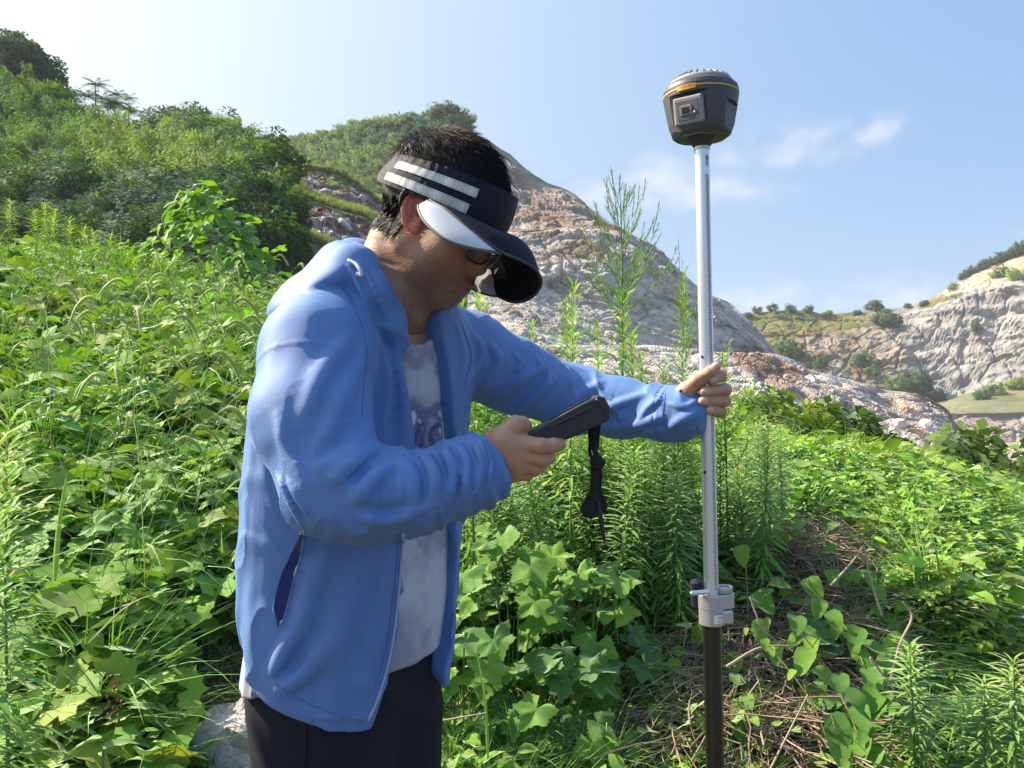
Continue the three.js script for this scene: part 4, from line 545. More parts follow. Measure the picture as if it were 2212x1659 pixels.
{
  const r = rng(555), F = [0, 1, 2, 3, 4].map((s) => foxtail(200 + s)), spots = [];
  for (let i = 0; i < 700 && spots.length < 170; i++) { const d = 2.5 + 5.8 * Math.pow(r(), 1.1), px = lerp(-20, 540, r()), p = onGround(px, d); if (noise(p.x * 0.9, p.z * 0.9, 31) < -0.16) continue; spots.push([p, d]); }
  const bandOf = (d) => Math.min(5, Math.floor(d - 2.5)), rank = {}; spots.forEach((e) => e.push(VW / 2 + FOC * e[0].x / e[1])); spots.sort((a, b) => bandOf(a[1]) - bandOf(b[1]) || a[2] - b[2]);
  spots.forEach(([p, d], i) => { const b = bandOf(d), k = rank[b] = (rank[b] ?? -1) + 1, t = thing('foxtail_grass', 'foxtail with nodding pale head, ' + ORD[k] + ' from left in ' + ['the nearest strip', 'the second strip', 'the third strip', 'the fourth strip', 'the fifth strip', 'the farthest strip'][b] + ' of the slope', 'grass', p, 'foxtails on the left slope'), g = F[i % 5]; t.rotation.y = -0.9 + r() * 1.8 + (r() < 0.25 ? 3.1 : 0); t.scale.setScalar((0.95 + 0.45 * r()) * (d > 4 ? 1.05 : 1.1)); t.rotation.z = (r() - 0.5) * 0.25; part('stalk', g[0], stemMat, t); part('seed_head', g[1], headMat, t); part('blade', g[2], grassMat, t); });
  const far = []; for (let i = 0; i < 120; i++) { const p = onGround(lerp(-250, 900, r()), 5 + 8.5 * r()); far.push({ m: M4(p, -0.9 + r() * 1.8 + (r() < 0.3 ? 3 : 0), 1.0 + 0.5 * r(), 0, (r() - 0.5) * 0.3) }); }
  const tiny = mergeGeometries([F[0][0], F[0][1]]); stuff('far_foxtails', tiny, headMat, far, 'many small foxtail heads scattered over the upper left slope', 'grass');
  // a long bright blade and a few strong tufts in front
  const blade = (label, pts, w, k) => { const t = thing('grass_blade', label, 'grass', P(...pts[0])), o = P(...pts[0]), q = spline(pts.map((a) => P(...a).sub(o)), 14), gb = new GB(), rows = []; q.forEach((p, i) => { const u = i / 14, ww = w * Math.pow(1 - u, 0.6) * (0.4 + 0.6 * Math.min(1, u * 5)), s = V(1, 0, 0.35).normalize(); rows.push([gb.v(p.x - s.x * ww, p.y, p.z - s.z * ww, 0, u, k), gb.v(p.x, p.y, p.z + ww * 0.5, 0.5, u, k), gb.v(p.x + s.x * ww, p.y, p.z + s.z * ww, 1, u, k)]); }); for (let i = 0; i < 14; i++) { gb.q(rows[i][0], rows[i][1], rows[i + 1][1], rows[i + 1][0]); gb.q(rows[i][1], rows[i][2], rows[i + 1][2], rows[i + 1][1]); } part('blade', gb.geo(), grassMat, t); };
  blade('broad bright upright grass blade before the left slope', [[118, 1255, 2.1], [128, 1130, 2.1], [145, 1020, 2.08]], 0.013, [0.30, 0.52, 0.05]);
  blade('long yellow grass blade lying over the left creepers', [[0, 1235, 1.9], [120, 1200, 1.9], [215, 1165, 1.9]], 0.006, [0.36, 0.45, 0.08]);
  blade('pale dry blade arching over the lower left creepers', [[190, 1390, 2.0], [290, 1300, 2.0], [400, 1270, 2.0]], 0.005, [0.45, 0.45, 0.25]);
  blade('upright pale green blade before the middle creeper', [[1055, 1659, 2.2], [1048, 1520, 2.2], [1028, 1400, 2.15]], 0.006, [0.3, 0.5, 0.09]);
}
// single dead branches that stand out
{
  const br = (label, pts, r0) => { const o = P(...pts[0]), t = thing('dead_branch', label, 'branch', o); part('stem', tube(spline(pts.map((a) => P(...a).sub(o)), 16), (u) => r0 * (1 - 0.6 * u), 6, new GB(), [0.36, 0.29, 0.22]).geo(), dryMat, t); return t; };
  br('forked dead branch standing up out of the heap, its thick arm', [[1795, 1265, 3.0], [1840, 1215, 3.0], [1866, 1178, 3.0]], 0.006);
  br('dark dead branch crossing the tip of the thick forked one', [[1905, 1330, 2.95], [1880, 1250, 2.98], [1866, 1180, 3.0]], 0.006);
  br('thin pale stick leaning in front of the lower heap', [[1650, 1690, 2.2], [1700, 1590, 2.2], [1745, 1500, 2.25]], 0.004);
  br('pale bent root stalk right of the heart-leaved creeper', [[1925, 1470, 2.5], [1945, 1390, 2.5], [1970, 1330, 2.5], [1950, 1300, 2.5]], 0.006);
  br('knotted white twig lying low between jacket and creepers', [[880, 1570, 2.2], [960, 1556, 2.2], [1050, 1540, 2.2]], 0.004);
  br('long thin stem slanting down at the right of the heap', [[1880, 1420, 2.3], [1950, 1520, 2.3], [2010, 1640, 2.3]], 0.004);
  br('brown stem bending behind the black pole', [[1620, 1290, 2.6], [1650, 1360, 2.6], [1700, 1400, 2.6]], 0.004);
  br('thick grey stem lying across the heap beside the black pole', [[1570, 1440, 2.4], [1640, 1400, 2.45], [1720, 1395, 2.5]], 0.005);
}
// ------------------------------------------------------------------ stones, far bushes and woods
function stoneGeo(seed, n = 2, rough = 0.32) { const g = new THREE.IcosahedronGeometry(1, n), p = g.attributes.position; for (let i = 0; i < p.count; i++) { const v = V(p.getX(i), p.getY(i), p.getZ(i)), [e, id, t] = cells(v.x * 1.3 + seed * 7, v.y * 1.3, v.z * 1.3), k = 1 + rough * (t * 2 + (id - 0.5) * 0.35 + 0.7 * noise(v.x * 1.2 + seed, v.y * 1.2, v.z * 1.2)); v.multiplyScalar(k); p.setXYZ(i, v.x, v.y, v.z); } g.computeVertexNormals(); return g; }
const STONE = [1, 2, 3, 4, 5].map((s) => stoneGeo(s, 1)), STONEMAT = [[0.58, 0.53, 0.5], [0.50, 0.40, 0.33], [0.40, 0.37, 0.36], [0.35, 0.22, 0.16]].map((k) => std({ color: rgb(...k), roughness: 0.95, bumpMap: grit, bumpScale: 0.05, flatShading: true }));
{
  const r = rng(4242), m4 = (p, s) => new THREE.Matrix4().compose(p, new THREE.Quaternion().setFromEuler(new THREE.Euler(r() * 6, r() * 6, r() * 6)), V(s * (0.7 + 0.6 * r()), s * (0.55 + 0.5 * r()), s * (0.7 + 0.6 * r())));
  const blocks = (land, n, place) => { for (let i = 0; i < n; i++) { const [px, T, s, k] = place(i), { p } = land.userData.at(px, T); const m = part('boulder', STONE[i % 5], STONEMAT[k], land); m.applyMatrix4(m4(p, s)); } };
  blocks(rubbleHeap, 50, () => { const u = r(); return [lerp(1560, 2080, r()), lerp(1.15, 4, r()), 0.16 + 0.75 * u * u * u * u + 0.12 * r(), u > 0.5 ? 0 : r() < 0.5 ? 1 : r() < 0.6 ? 2 : 3]; });
  blocks(quarryHill, 90, () => { const u = r(); return [lerp(1050, 1560, r()), lerp(4.0, 5.6, r()), 0.2 + 0.8 * u * u * u, r() < 0.6 ? 0 : r() < 0.5 ? 1 : 2]; });
  blocks(quarryHill, 40, () => { const u = r(), px = lerp(770, 860, r()); return [px, 1.6 + (px - 770) / 90 * 0.5 * (r() - 0.2) + r() * 0.5, 0.5 + 0.8 * u * u, r() < 0.75 ? 0 : 2]; });
  blocks(bank, 26, () => [lerp(640, 800, r()), r() < 0.5 ? 1.2 + 0.7 * r() : 3.2 + 0.7 * r(), 0.18 + 0.5 * r() * r(), r() < 0.5 ? 0 : r() < 0.5 ? 3 : 2]);
  const pebbles = []; for (let i = 0; i < 900; i++) { const px = lerp(1200, 2100, r()), { p } = rubbleHeap.userData.at(px, lerp(1.05, 4.4, r())); const b = 0.7 + 0.5 * r(); pebbles.push({ m: m4(p, 0.05 + 0.13 * r() * r()), c: r() < 0.7 ? rgb(0.60 * b, 0.55 * b, 0.52 * b) : rgb(0.40 * b, 0.29 * b, 0.22 * b) }); }
  for (let i = 0; i < 1500; i++) { const px = lerp(1000, 1640, r()), { p } = quarryHill.userData.at(px, lerp(3.8, 5.8, r())); const b = 0.75 + 0.5 * r(); pebbles.push({ m: m4(p, 0.07 + 0.2 * r() * r()), c: r() < 0.75 ? rgb(0.60 * b, 0.56 * b, 0.53 * b) : rgb(0.42 * b, 0.31 * b, 0.24 * b) }); }
  stuff('rubble', STONE[0], std({ roughness: 0.95, flatShading: true }), pebbles, 'small loose stones strewn over the pale quarry heaps', 'rubble');
  // the white rock by his legs, and pale stones in the weeds
  const rock = thing('white_rock', 'pale weathered rock on the ground behind his trouser leg', 'rock', onGround(535, 2.35, 0.0)); { const g = stoneGeo(9, 5, 0.3), p = g.attributes.position, col = []; for (let i = 0; i < p.count; i++) { const x = p.getX(i), y = p.getY(i), z = p.getZ(i), f = 1 + 0.05 * ridged(x * 3, y * 3, z * 3, 4) + 0.02 * noise(x * 14, y * 14, z * 14); p.setXYZ(i, x * f, y * f, z * f); const n = fbm(x * 2.5, y * 2.5, z * 2.5, 5), w = sst(-0.2, 0.25, n); col.push(lerp(0.44, 0.66, w), lerp(0.37, 0.62, w), lerp(0.32, 0.585, w)); } g.setAttribute('color', new THREE.Float32BufferAttribute(col, 3)); g.computeVertexNormals(); const m = part('stone', g, std({ vertexColors: true, roughness: 0.95, bumpMap: grit, bumpScale: 0.01 }), rock); m.scale.set(0.155, 0.17, 0.17); m.position.y = 0.03; m.rotation.set(0.3, 0.7, 0.15); }
  [[1165, 1105, 3.6, 0.09, 'white stone half hidden in the weeds below the near hand'], [1598, 975, 4.5, 0.11, 'white stone in the weeds right of the pole'], [1180, 1040, 3.9, 0.06, 'small pinkish stone above the white one in the weeds']].forEach(([px, py, d, s, l], i) => { const p = P(px, py, d); p.y = ground(p.x, p.z) + s * 1.0; const t = thing('white_stone', l, 'stone', p), m = part('stone', STONE[i], STONEMAT[i === 2 ? 1 : 0], t); m.scale.set(s * 1.4, s * 0.8, s); });

  // bushes and trees on the far quarry wall and round the heap
  const bushGeo = [0, 1].map((s) => crown(150 + s, { R: 1.2, H: 1.9, clumps: 26, per: 60, leaf: 0.22 })), F = (px, T, s, tone, label, land = farWall, up = 0) => { const { p } = land.userData.at(px, T), t = thing('far_bush', label, 'bush', p.add(V(0, -0.3 * s + up, 0))), k = Math.floor(px) % 2; t.scale.setScalar(s); t.rotation.y = px; part('stem', TRUNK[k], barkMat, t).scale.setScalar(0.5); part('crown', bushGeo[k], CMAT[tone], t); };
  const W = ' on the far quarry wall';
  [[1706, 2.35, 3.0, 'dark', 'dark bush left' + W + ', above the pale hill flank'], [1772, 2.6, 1.8, 'dark', 'small round bush' + W + ', second from left'], [1868, 2.55, 2.5, 'dark', 'round dark bush in the middle' + W], [1880, 2.75, 1.4, 'mid', 'low green bush under the middle one' + W], [1905, 1.75, 2.4, 'blue', 'bush by the boulders' + W], [1925, 1.85, 2.2, 'dark', 'bush right of the boulders' + W], [1978, 2.9, 3.2, 'dark', 'dark bush at the cliff foot' + W], [1940, 3.0, 2.8, 'mid', 'bright bush at the cliff foot' + W + ', left of the dark one'], [2022, 3.0, 1.8, 'dark', 'bush where bench and cliff meet' + W], [2150, 3.6, 1.8, 'mid', 'bush on the grassy bench below the far cliff'], [2120, 3.8, 1.4, 'dark', 'small bush on the grassy bench, left of another'], [2195, 3.2, 2.0, 'olive', 'olive bush at the right end of the grassy bench'], [2108, 2.35, 1.2, 'dark', 'tiny bush clinging to the bare far cliff'], [2190, 1.7, 1.8, 'olive', 'olive bush high' + W + ' near the right edge'], [2160, 1.5, 1.8, 'mid', 'green bush high' + W + ', below the pale soil']].forEach(([a, b, s, k, l]) => F(a, b, s, k, l));
  for (let i = 0; i < 11; i++) F(lerp(1600, 2080, (i + r() * 0.8) / 11), 1.03 + 0.16 * r(), 0.6 + 0.9 * r(), r() < 0.5 ? 'dark' : r() < 0.6 ? 'mid' : 'olive', 'low bush on the rim of the far quarry wall, ' + ORD[i % 20] + (i > 19 ? ' of the right group' : ' from the left'));
  [[1886, 1.0, 1.25, 'blue', 'single spreading tree on the rim of the far quarry wall'], [1668, 1.0, 0.9, 'blue', 'small spindly tree on the left rim of the far wall'], [1635, 1.0, 0.75, 'blue', 'smallest tree at the left end of the far rim']].forEach(([a, b, s, k, l], i) => { const { p } = farWall.userData.at(a, b); tree('rim_tree', l, p.add(V(0, -0.5, 0)), s, i ? CROWN.plume[i] : CROWN.round[1], CMAT[k], i); });
  for (let i = 0; i < 15; i++) { const px = 2078 + i * 12 + r() * 5, { p } = farWall.userData.at(px, 1.0); tree('ridge_tree', 'dark wind-bent tree on the upper right ridge, ' + ORD[i] + ' from the left', p.add(V(0, -0.6, 0)), 0.75 + 0.4 * r() + i * 0.02, i % 3 ? CROWN.plume[i % 4] : CROWN.round[i % 4], CMAT.blue, i, 'trees on the upper right ridge'); }
  // bushes between the creeper mound and the pit
  const N = (px, py, d, s, geo, mat, label, name = 'edge_bush') => { const p = P(px, py, d), t = thing(name, label, 'bush', p); t.scale.setScalar(s); t.rotation.y = px; part('stem', TRUNK[0], barkMat, t).scale.setScalar(0.3); part('crown', geo, mat, t); };
  const mulb = crown(171, { R: 1.0, H: 1.5, clumps: 34, per: 40, leaf: 0.21, wide: 0.42 }), fine = crown(172, { R: 0.9, H: 1.3, clumps: 60, per: 150, leaf: 0.11, wide: 0.12, plume: 1 });
  N(2040, 1110, 14.5, 0.78, fine, CMAT.olive, 'fine rounded olive bush at the edge of the pit'); N(2110, 1120, 13.5, 0.95, mulb, CMAT.mid, 'broad-leaved bush with bare stems right of the olive bush'); N(2165, 1150, 13, 0.7, mulb, CMAT.mid, 'lower broad-leaved bush at the right edge of the pit'); N(1830, 1040, 11, 0.62, mulb, CMAT.dark, 'dark green bush on the crest of the creeper mound'); N(1790, 1015, 10.5, 0.55, mulb, CMAT.mid, 'bush on the creeper crest, left of the dark one'); N(1935, 1085, 13, 0.55, fine, CMAT.light, 'bright grassy clump between dark bush and olive bush'); N(1975, 1095, 13, 0.5, fine, CMAT.light, 'bright grassy clump nearest the olive bush'); N(1660, 985, 9.5, 0.5, mulb, CMAT.light, 'leafy clump on the crest right of the hand'); N(1720, 995, 9.5, 0.42, mulb, CMAT.olive, 'yellow green clump on the creeper crest'); N(2130, 1170, 11, 0.4, fine, CMAT.olive, 'feathery clump right, in front of the broad-leaved bushes');
  // woods on the top of the quarried hill
  const clump = [0, 1].map((s) => crown(180 + s, { R: 1.6, H: 3.2, clumps: 22, per: 60, leaf: 0.36, wide: 0.26, plume: 1 })), wl = [[], []];
  for (let i = 0; i < 1500; i++) { const px = lerp(500, 1022, r()), T = r() < 0.3 ? lerp(0.92, 1.05, r()) : lerp(1, 2.3, r()); if (px > 1000 - 120 * (T - 1) || (T > 1.5 && px > 780 + 40 * r() && px < 900 && T > 1.75)) continue; const { p } = quarryHill.userData.at(px, T), w = noise(p.x * 0.06, p.y * 0.06, p.z * 0.06); wl[i % 2].push({ m: M4(p.add(V(0, -1.2, 0)), r() * 6.3, 0.8 + 0.6 * r()), c: w > -0.05 ? rgb(0.19 + r() * 0.07, 0.33, 0.05) : rgb(0.09, 0.20 + r() * 0.05, 0.045) }); }
  wl.forEach((l, i) => stuff('bamboo_wood', clump[i], crownMat([1, 1, 1]), l, 'pale green wood covering the top of the quarried hill', 'wood'));
  { const { p } = quarryHill.userData.at(958, 1.02); tree('summit_tree', 'single darker tree on the summit of the quarried hill behind his head', p, 2.0, CROWN.round[2], CMAT.blue, 3); }
  // hanging growth and grass on the bank
  const ledge = grassTuft(66, { n: 24, H: 0.5, W: 0.012, col: [0.27, 0.33, 0.07], lean: 0.7 }), ll = []; for (let i = 0; i < 2600; i++) { const T = [1.04, 2.5, 4.5][i % 3] + (r() - 0.5) * 0.7 * (i % 3 ? 1 : 0.1), { p } = bank.userData.at(lerp(560, 860, r()), T); ll.push({ m: M4(p, r() * 6, 1 + r()), c: tint(r, 0.4) }); }
  stuff('ledge_grass', ledge, grassMat, ll, 'yellowish grass on the ledges of the terraced bank', 'grass');
  for (const [px, T, l] of [[750, 2.0, 'small red flag at the edge of the wood above the white boulders']]) { const { p } = quarryHill.userData.at(px, T), t = thing('red_flag', l, 'flag', p), gb = new GB(); part('pole', new THREE.CylinderGeometry(0.04, 0.04, 2.2, 6).translate(0, 1.6, 0), dryMat, t); const a = []; for (let i = 0; i <= 6; i++) a.push([gb.v(i * 0.14, 2.7 + 0.05 * Math.sin(i), 0.08 * Math.sin(i * 1.3), 0, 0, [0.5, 0.03, 0.02]), gb.v(i * 0.14, 1.9 + 0.05 * Math.sin(i), 0.08 * Math.sin(i * 1.3 + 0.4), 0, 0, [0.5, 0.03, 0.02])]); for (let i = 0; i < 6; i++) gb.q(a[i][0], a[i][1], a[i + 1][1], a[i + 1][0]); part('cloth', gb.geo(), std({ vertexColors: true, side: THREE.DoubleSide }), t); }
}
scene.fog = new THREE.FogExp2(new THREE.Color(0.80, 0.88, 1.0), 0.0004); // thin summer haze
// ------------------------------------------------------------------ smooth bodies from distance fields
const smin = (a, b, k) => { const h = Math.max(k - Math.abs(a - b), 0) / k; return Math.min(a, b) - h * h * k * 0.25; }, smax = (a, b, k) => -smin(-a, -b, k);
function cone(p, a, b, r1, r2) { // capsule whose radius runs from r1 to r2
  const bx = b.x - a.x, by = b.y - a.y, bz = b.z - a.z, px = p.x - a.x, py = p.y - a.y, pz = p.z - a.z, t = clamp((px * bx + py * by + pz * bz) / (bx * bx + by * by + bz * bz), 0, 1), dx = px - bx * t, dy = py - by * t, dz = pz - bz * t;
  return Math.sqrt(dx * dx + dy * dy + dz * dz) - lerp(r1, r2, t);
}
const ell = (x, y, z, a, b, c) => { const k0 = Math.hypot(x / a, y / b, z / c), k1 = Math.hypot(x / (a * a), y / (b * b), z / (c * c)); return k1 < 1e-9 ? -Math.min(a, b, c) : k0 * (k0 - 1) / k1; };
const chain = (p, c, k) => { let d = 9; for (let i = 0; i < c.length - 1; i++) d = smin(d, cone(p, c[i][0], c[i + 1][0], c[i][1], c[i + 1][1]), k); return d; };
function surface(f, lo, hi, h, color, lip = 1.7) { // surface nets over the box, empty blocks skipped
  const nx = Math.ceil((hi.x - lo.x) / h) + 1, ny = Math.ceil((hi.y - lo.y) / h) + 1, nz = Math.ceil((hi.z - lo.z) / h) + 1, B = 6, v = new Float32Array(nx * ny * nz), q = V(0, 0, 0), at = (i, j, k) => (k * ny + j) * nx + i, diag = B * h * 0.87 * lip;
  for (let K = 0; K < nz; K += B) for (let J = 0; J < ny; J += B) for (let I = 0; I < nx; I += B) {
    const c0 = f(q.set(lo.x + (I + B / 2) * h, lo.y + (J + B / 2) * h, lo.z + (K + B / 2) * h)), skip = Math.abs(c0) > diag;
    for (let k = K; k < Math.min(K + B, nz); k++) for (let j = J; j < Math.min(J + B, ny); j++) for (let i = I; i < Math.min(I + B, nx); i++) v[at(i, j, k)] = skip ? c0 : f(q.set(lo.x + i * h, lo.y + j * h, lo.z + k * h));
  }
  const id = new Int32Array(nx * ny * nz).fill(-1), pos = [], idx = [];
  for (let k = 0; k < nz - 1; k++) for (let j = 0; j < ny - 1; j++) for (let i = 0; i < nx - 1; i++) {
    let s = 0; const a = at(i, j, k); for (let c = 0; c < 8; c++) if (v[a + (c & 1) + ((c >> 1) & 1) * nx + (c >> 2) * nx * ny] < 0) s++;
    if (!s || s === 8) continue; let x = 0, y = 0, z = 0, n = 0;
    for (let c = 0; c < 8; c++) for (let b = 1; b < 8; b <<= 1) { if (c & b) continue; const e = c | b, v0 = v[a + (c & 1) + ((c >> 1) & 1) * nx + (c >> 2) * nx * ny], v1 = v[a + (e & 1) + ((e >> 1) & 1) * nx + (e >> 2) * nx * ny]; if ((v0 < 0) === (v1 < 0)) continue; const t = v0 / (v0 - v1); x += (c & 1) + (b === 1 ? t : 0); y += ((c >> 1) & 1) + (b === 2 ? t : 0); z += (c >> 2) + (b === 4 ? t : 0); n++; }
    id[a] = pos.length / 3; pos.push(lo.x + (i + x / n) * h, lo.y + (j + y / n) * h, lo.z + (k + z / n) * h);
  }
  for (let k = 1; k < nz - 1; k++) for (let j = 1; j < ny - 1; j++) for (let i = 1; i < nx - 1; i++) {
    const a = at(i, j, k), s = v[a] < 0, put = (b, u, w) => { if ((v[b] < 0) === s) return; const A = id[a - u - w], Bq = id[a - w], C = id[a], D = id[a - u]; if (A < 0 || Bq < 0 || C < 0 || D < 0) return; if (s) idx.push(A, Bq, C, A, C, D); else idx.push(A, C, Bq, A, D, C); };
    put(a + 1, nx, nx * ny); put(a + nx, nx * ny, 1); put(a + nx * ny, 1, nx);
  }
  const n = pos.length / 3, nor = new Float32Array(n * 3), uv = new Float32Array(n * 2), col = [], g = V(0, 0, 0), p = V(0, 0, 0), grad = (e) => { const x = p.x, y = p.y, z = p.z; g.x = f(q.set(x + e, y, z)) - f(q.set(x - e, y, z)); g.y = f(q.set(x, y + e, z)) - f(q.set(x, y - e, z)); g.z = f(q.set(x, y, z + e)) - f(q.set(x, y, z - e)); const l = g.length() || 1; g.multiplyScalar(1 / l); return l / (2 * e); };
  for (let i = 0; i < n; i++) {
    p.set(pos[i * 3], pos[i * 3 + 1], pos[i * 3 + 2]); for (let s = 0; s < 1; s++) { const l = Math.max(0.5, grad(h * 0.4)), d = f(q.copy(p)); p.addScaledVector(g, -clamp(d / l, -h * 0.5, h * 0.5)); } grad(h * 0.35);
    pos[i * 3] = p.x; pos[i * 3 + 1] = p.y; pos[i * 3 + 2] = p.z; nor[i * 3] = g.x; nor[i * 3 + 1] = g.y; nor[i * 3 + 2] = g.z; uv[i * 2] = p.x * 0.8 - p.z * 0.6; uv[i * 2 + 1] = p.y; if (color) { const k = color(p, g); col.push(k[0], k[1], k[2]); }
  }
  const geo = new THREE.BufferGeometry(); geo.setAttribute('position', new THREE.Float32BufferAttribute(pos, 3)); geo.setAttribute('normal', new THREE.BufferAttribute(nor, 3)); geo.setAttribute('uv', new THREE.BufferAttribute(uv, 2)); if (color) geo.setAttribute('color', new THREE.Float32BufferAttribute(col, 3)); geo.setIndex(idx); return geo;
}
const box3 = (pts, m) => { const b = new THREE.Box3(); pts.forEach((p) => b.expandByPoint(p)); return [b.min.addScalar(-m), b.max.addScalar(m)]; };

// ------------------------------------------------------------------ the man
const K = 1.09, Q = (x, y, d) => P(x, y, d * K), SD = V(0.57, 0, -0.8216), FD = V(0.8216, 0, 0.57); // his left, and the way his chest faces
const man = thing('person', 'man in an open blue hooded jacket and dark visor looking down at a black handheld', 'person');
const bodyShape = [[1700, 742, .190, .118], [1620, 752, .184, .118], [1400, 764, .190, .122], [1200, 774, .192, .120], [1000, 786, .196, .118], [850, 804, .196, .115], [760, 822, .186, .106], [700, 834, .160, .095], [640, 842, .112, .082], [600, 842, .085, .072]].map(([y, x, a, b]) => { const p = Q(x, y, 1.2); return [p.y, p.x, p.z, a * K, b * K]; }).sort((a, b) => a[0] - b[0]);
const bs = [1, 2, 3, 4].map((k) => curve(bodyShape.map((r) => [r[0], r[k]])));
// local place round his trunk: s to his left, f to his front, with the half widths there
function trunkAt(p) { const y = p.y, dx = p.x - bs[0](y), dz = p.z - bs[1](y); return { s: dx * SD.x + dz * SD.z, f: dx * FD.x + dz * FD.z, a: bs[2](y), b: bs[3](y) }; }
const onTrunk = (y, s, f) => V(bs[0](y) + SD.x * s + FD.x * f, y, bs[1](y) + SD.z * s + FD.z * f);
const toPx = (p) => { const x = p.x, y = (p.y - EYE) * CP + p.z * SP, z = -(p.y - EYE) * SP + p.z * CP; return [VW / 2 + FOC * x / -z, VH / 2 - FOC * y / -z]; };
// the s at which the front of the trunk is seen at bearing px, at height row py
function edgeAt(px, py, grow = 0) { const y = Q(px, py, 1.15).y; let best = 0, bd = 1e9; for (let i = -60; i <= 60; i++) { const a = bs[2](y) + grow, b = bs[3](y) + grow, s = a * i / 62, f = b * Math.sqrt(1 - (s / a) ** 2), d = Math.abs(toPx(onTrunk(y, s, f))[0] - px) + (i > 40 ? 4 : 0); if (d < bd) { bd = d; best = s; } } return [y, best]; }
const nearEdge = curve([[838, 690], [866, 800], [893, 900], [900, 985], [876, 1150], [868, 1250], [846, 1400], [815, 1520], [788, 1590]].map(([x, y]) => edgeAt(x, y)).sort((a, b) => a[0] - b[0]));
const farEdge = curve([[952, 690], [972, 800], [980, 900], [986, 1000], [988, 1150], [986, 1300], [978, 1420], [964, 1500]].map(([x, y]) => edgeAt(x, y)).sort((a, b) => a[0] - b[0]));
const Y12 = (py) => Q(750, py, 1.2).y, hemY = (f) => Y12(1404) - 0.74 * (f * 0.5 + Math.sqrt(f * f * 0.25 + 0.0006)) + 0.012 + 0.075 * sst(0.02, -0.08, f);
const SL = [[Q(722, 705, 1.09), .064 * K], [Q(690, 760, 1.045), .071 * K], [Q(672, 900, 1.00), .070 * K], [Q(722, 1050, .965), .058 * K], [Q(800, 1072, .96), .050 * K], [Q(905, 1062, .97), .0445 * K], [Q(1000, 1028, .985), .040 * K], [Q(1072, 1006, 1.0), .0365 * K]];
const SR = [[Q(955, 735, 1.30), .062 * K], [Q(1010, 765, 1.345), .068 * K], [Q(1120, 815, 1.385), .060 * K], [Q(1240, 862, 1.395), .0535 * K], [Q(1340, 880, 1.36), .0465 * K], [Q(1436, 893, 1.31), .0395 * K], [Q(1478, 892, 1.29), .0345 * K], [Q(1512, 889, 1.285), .0295 * K]];
const arc = (c) => { const l = [0]; for (let i = 1; i < c.length; i++) l.push(l[i - 1] + c[i][0].distanceTo(c[i - 1][0])); return l; }, SLa = arc(SL), SRa = arc(SR);
function sleeve(p, c, l, k) { let d = 9, best = 9, t = 0; for (let i = 0; i < c.length - 1; i++) { const a = c[i][0], b = c[i + 1][0], e = cone(p, a, b, c[i][1], c[i + 1][1]); if (e < best) { best = e; const bx = b.x - a.x, by = b.y - a.y, bz = b.z - a.z; t = l[i] + (l[i + 1] - l[i]) * clamp(((p.x - a.x) * bx + (p.y - a.y) * by + (p.z - a.z) * bz) / (bx * bx + by * by + bz * bz), 0, 1); } d = smin(d, e, k); } return [d, t]; }
const fold = (x) => { const s = Math.sin(x); return s > 0 ? s * s * s * 0.9 + s * 0.1 : s * 0.25; }; // narrow ridges, broad valleys
const elbowIn = Q(862, 992, .93), pitL = Q(800, 900, 1.0), pitR = Q(985, 850, 1.27), cuffL = SL[7][0], cuffLd = SL[7][0].clone().sub(SL[6][0]).normalize(), cuffR = Q(1513, 893, 1.285), seamR = SR[5][0], dirR = cuffR.clone().sub(SR[4][0]).normalize();
const creases = []; // single folds and seams: from, to, width, height
const hoodRim = [[Q(862, 745, 1.09), .014], [Q(838, 700, 1.085), .022], [Q(800, 640, 1.07), .028], [Q(765, 590, 1.09), .032], [Q(738, 575, 1.16), .032], [Q(765, 560, 1.25), .030], [Q(850, 590, 1.31), .028], [Q(925, 650, 1.33), .024], [Q(955, 705, 1.33), .016]].map(([p, r]) => [p, r * K]);
const sack = Q(690, 618, 1.15), sackU = V(0.45, 0.80, -0.1).normalize(), sackN = V(-0.55, 0.75, 0.25).normalize();
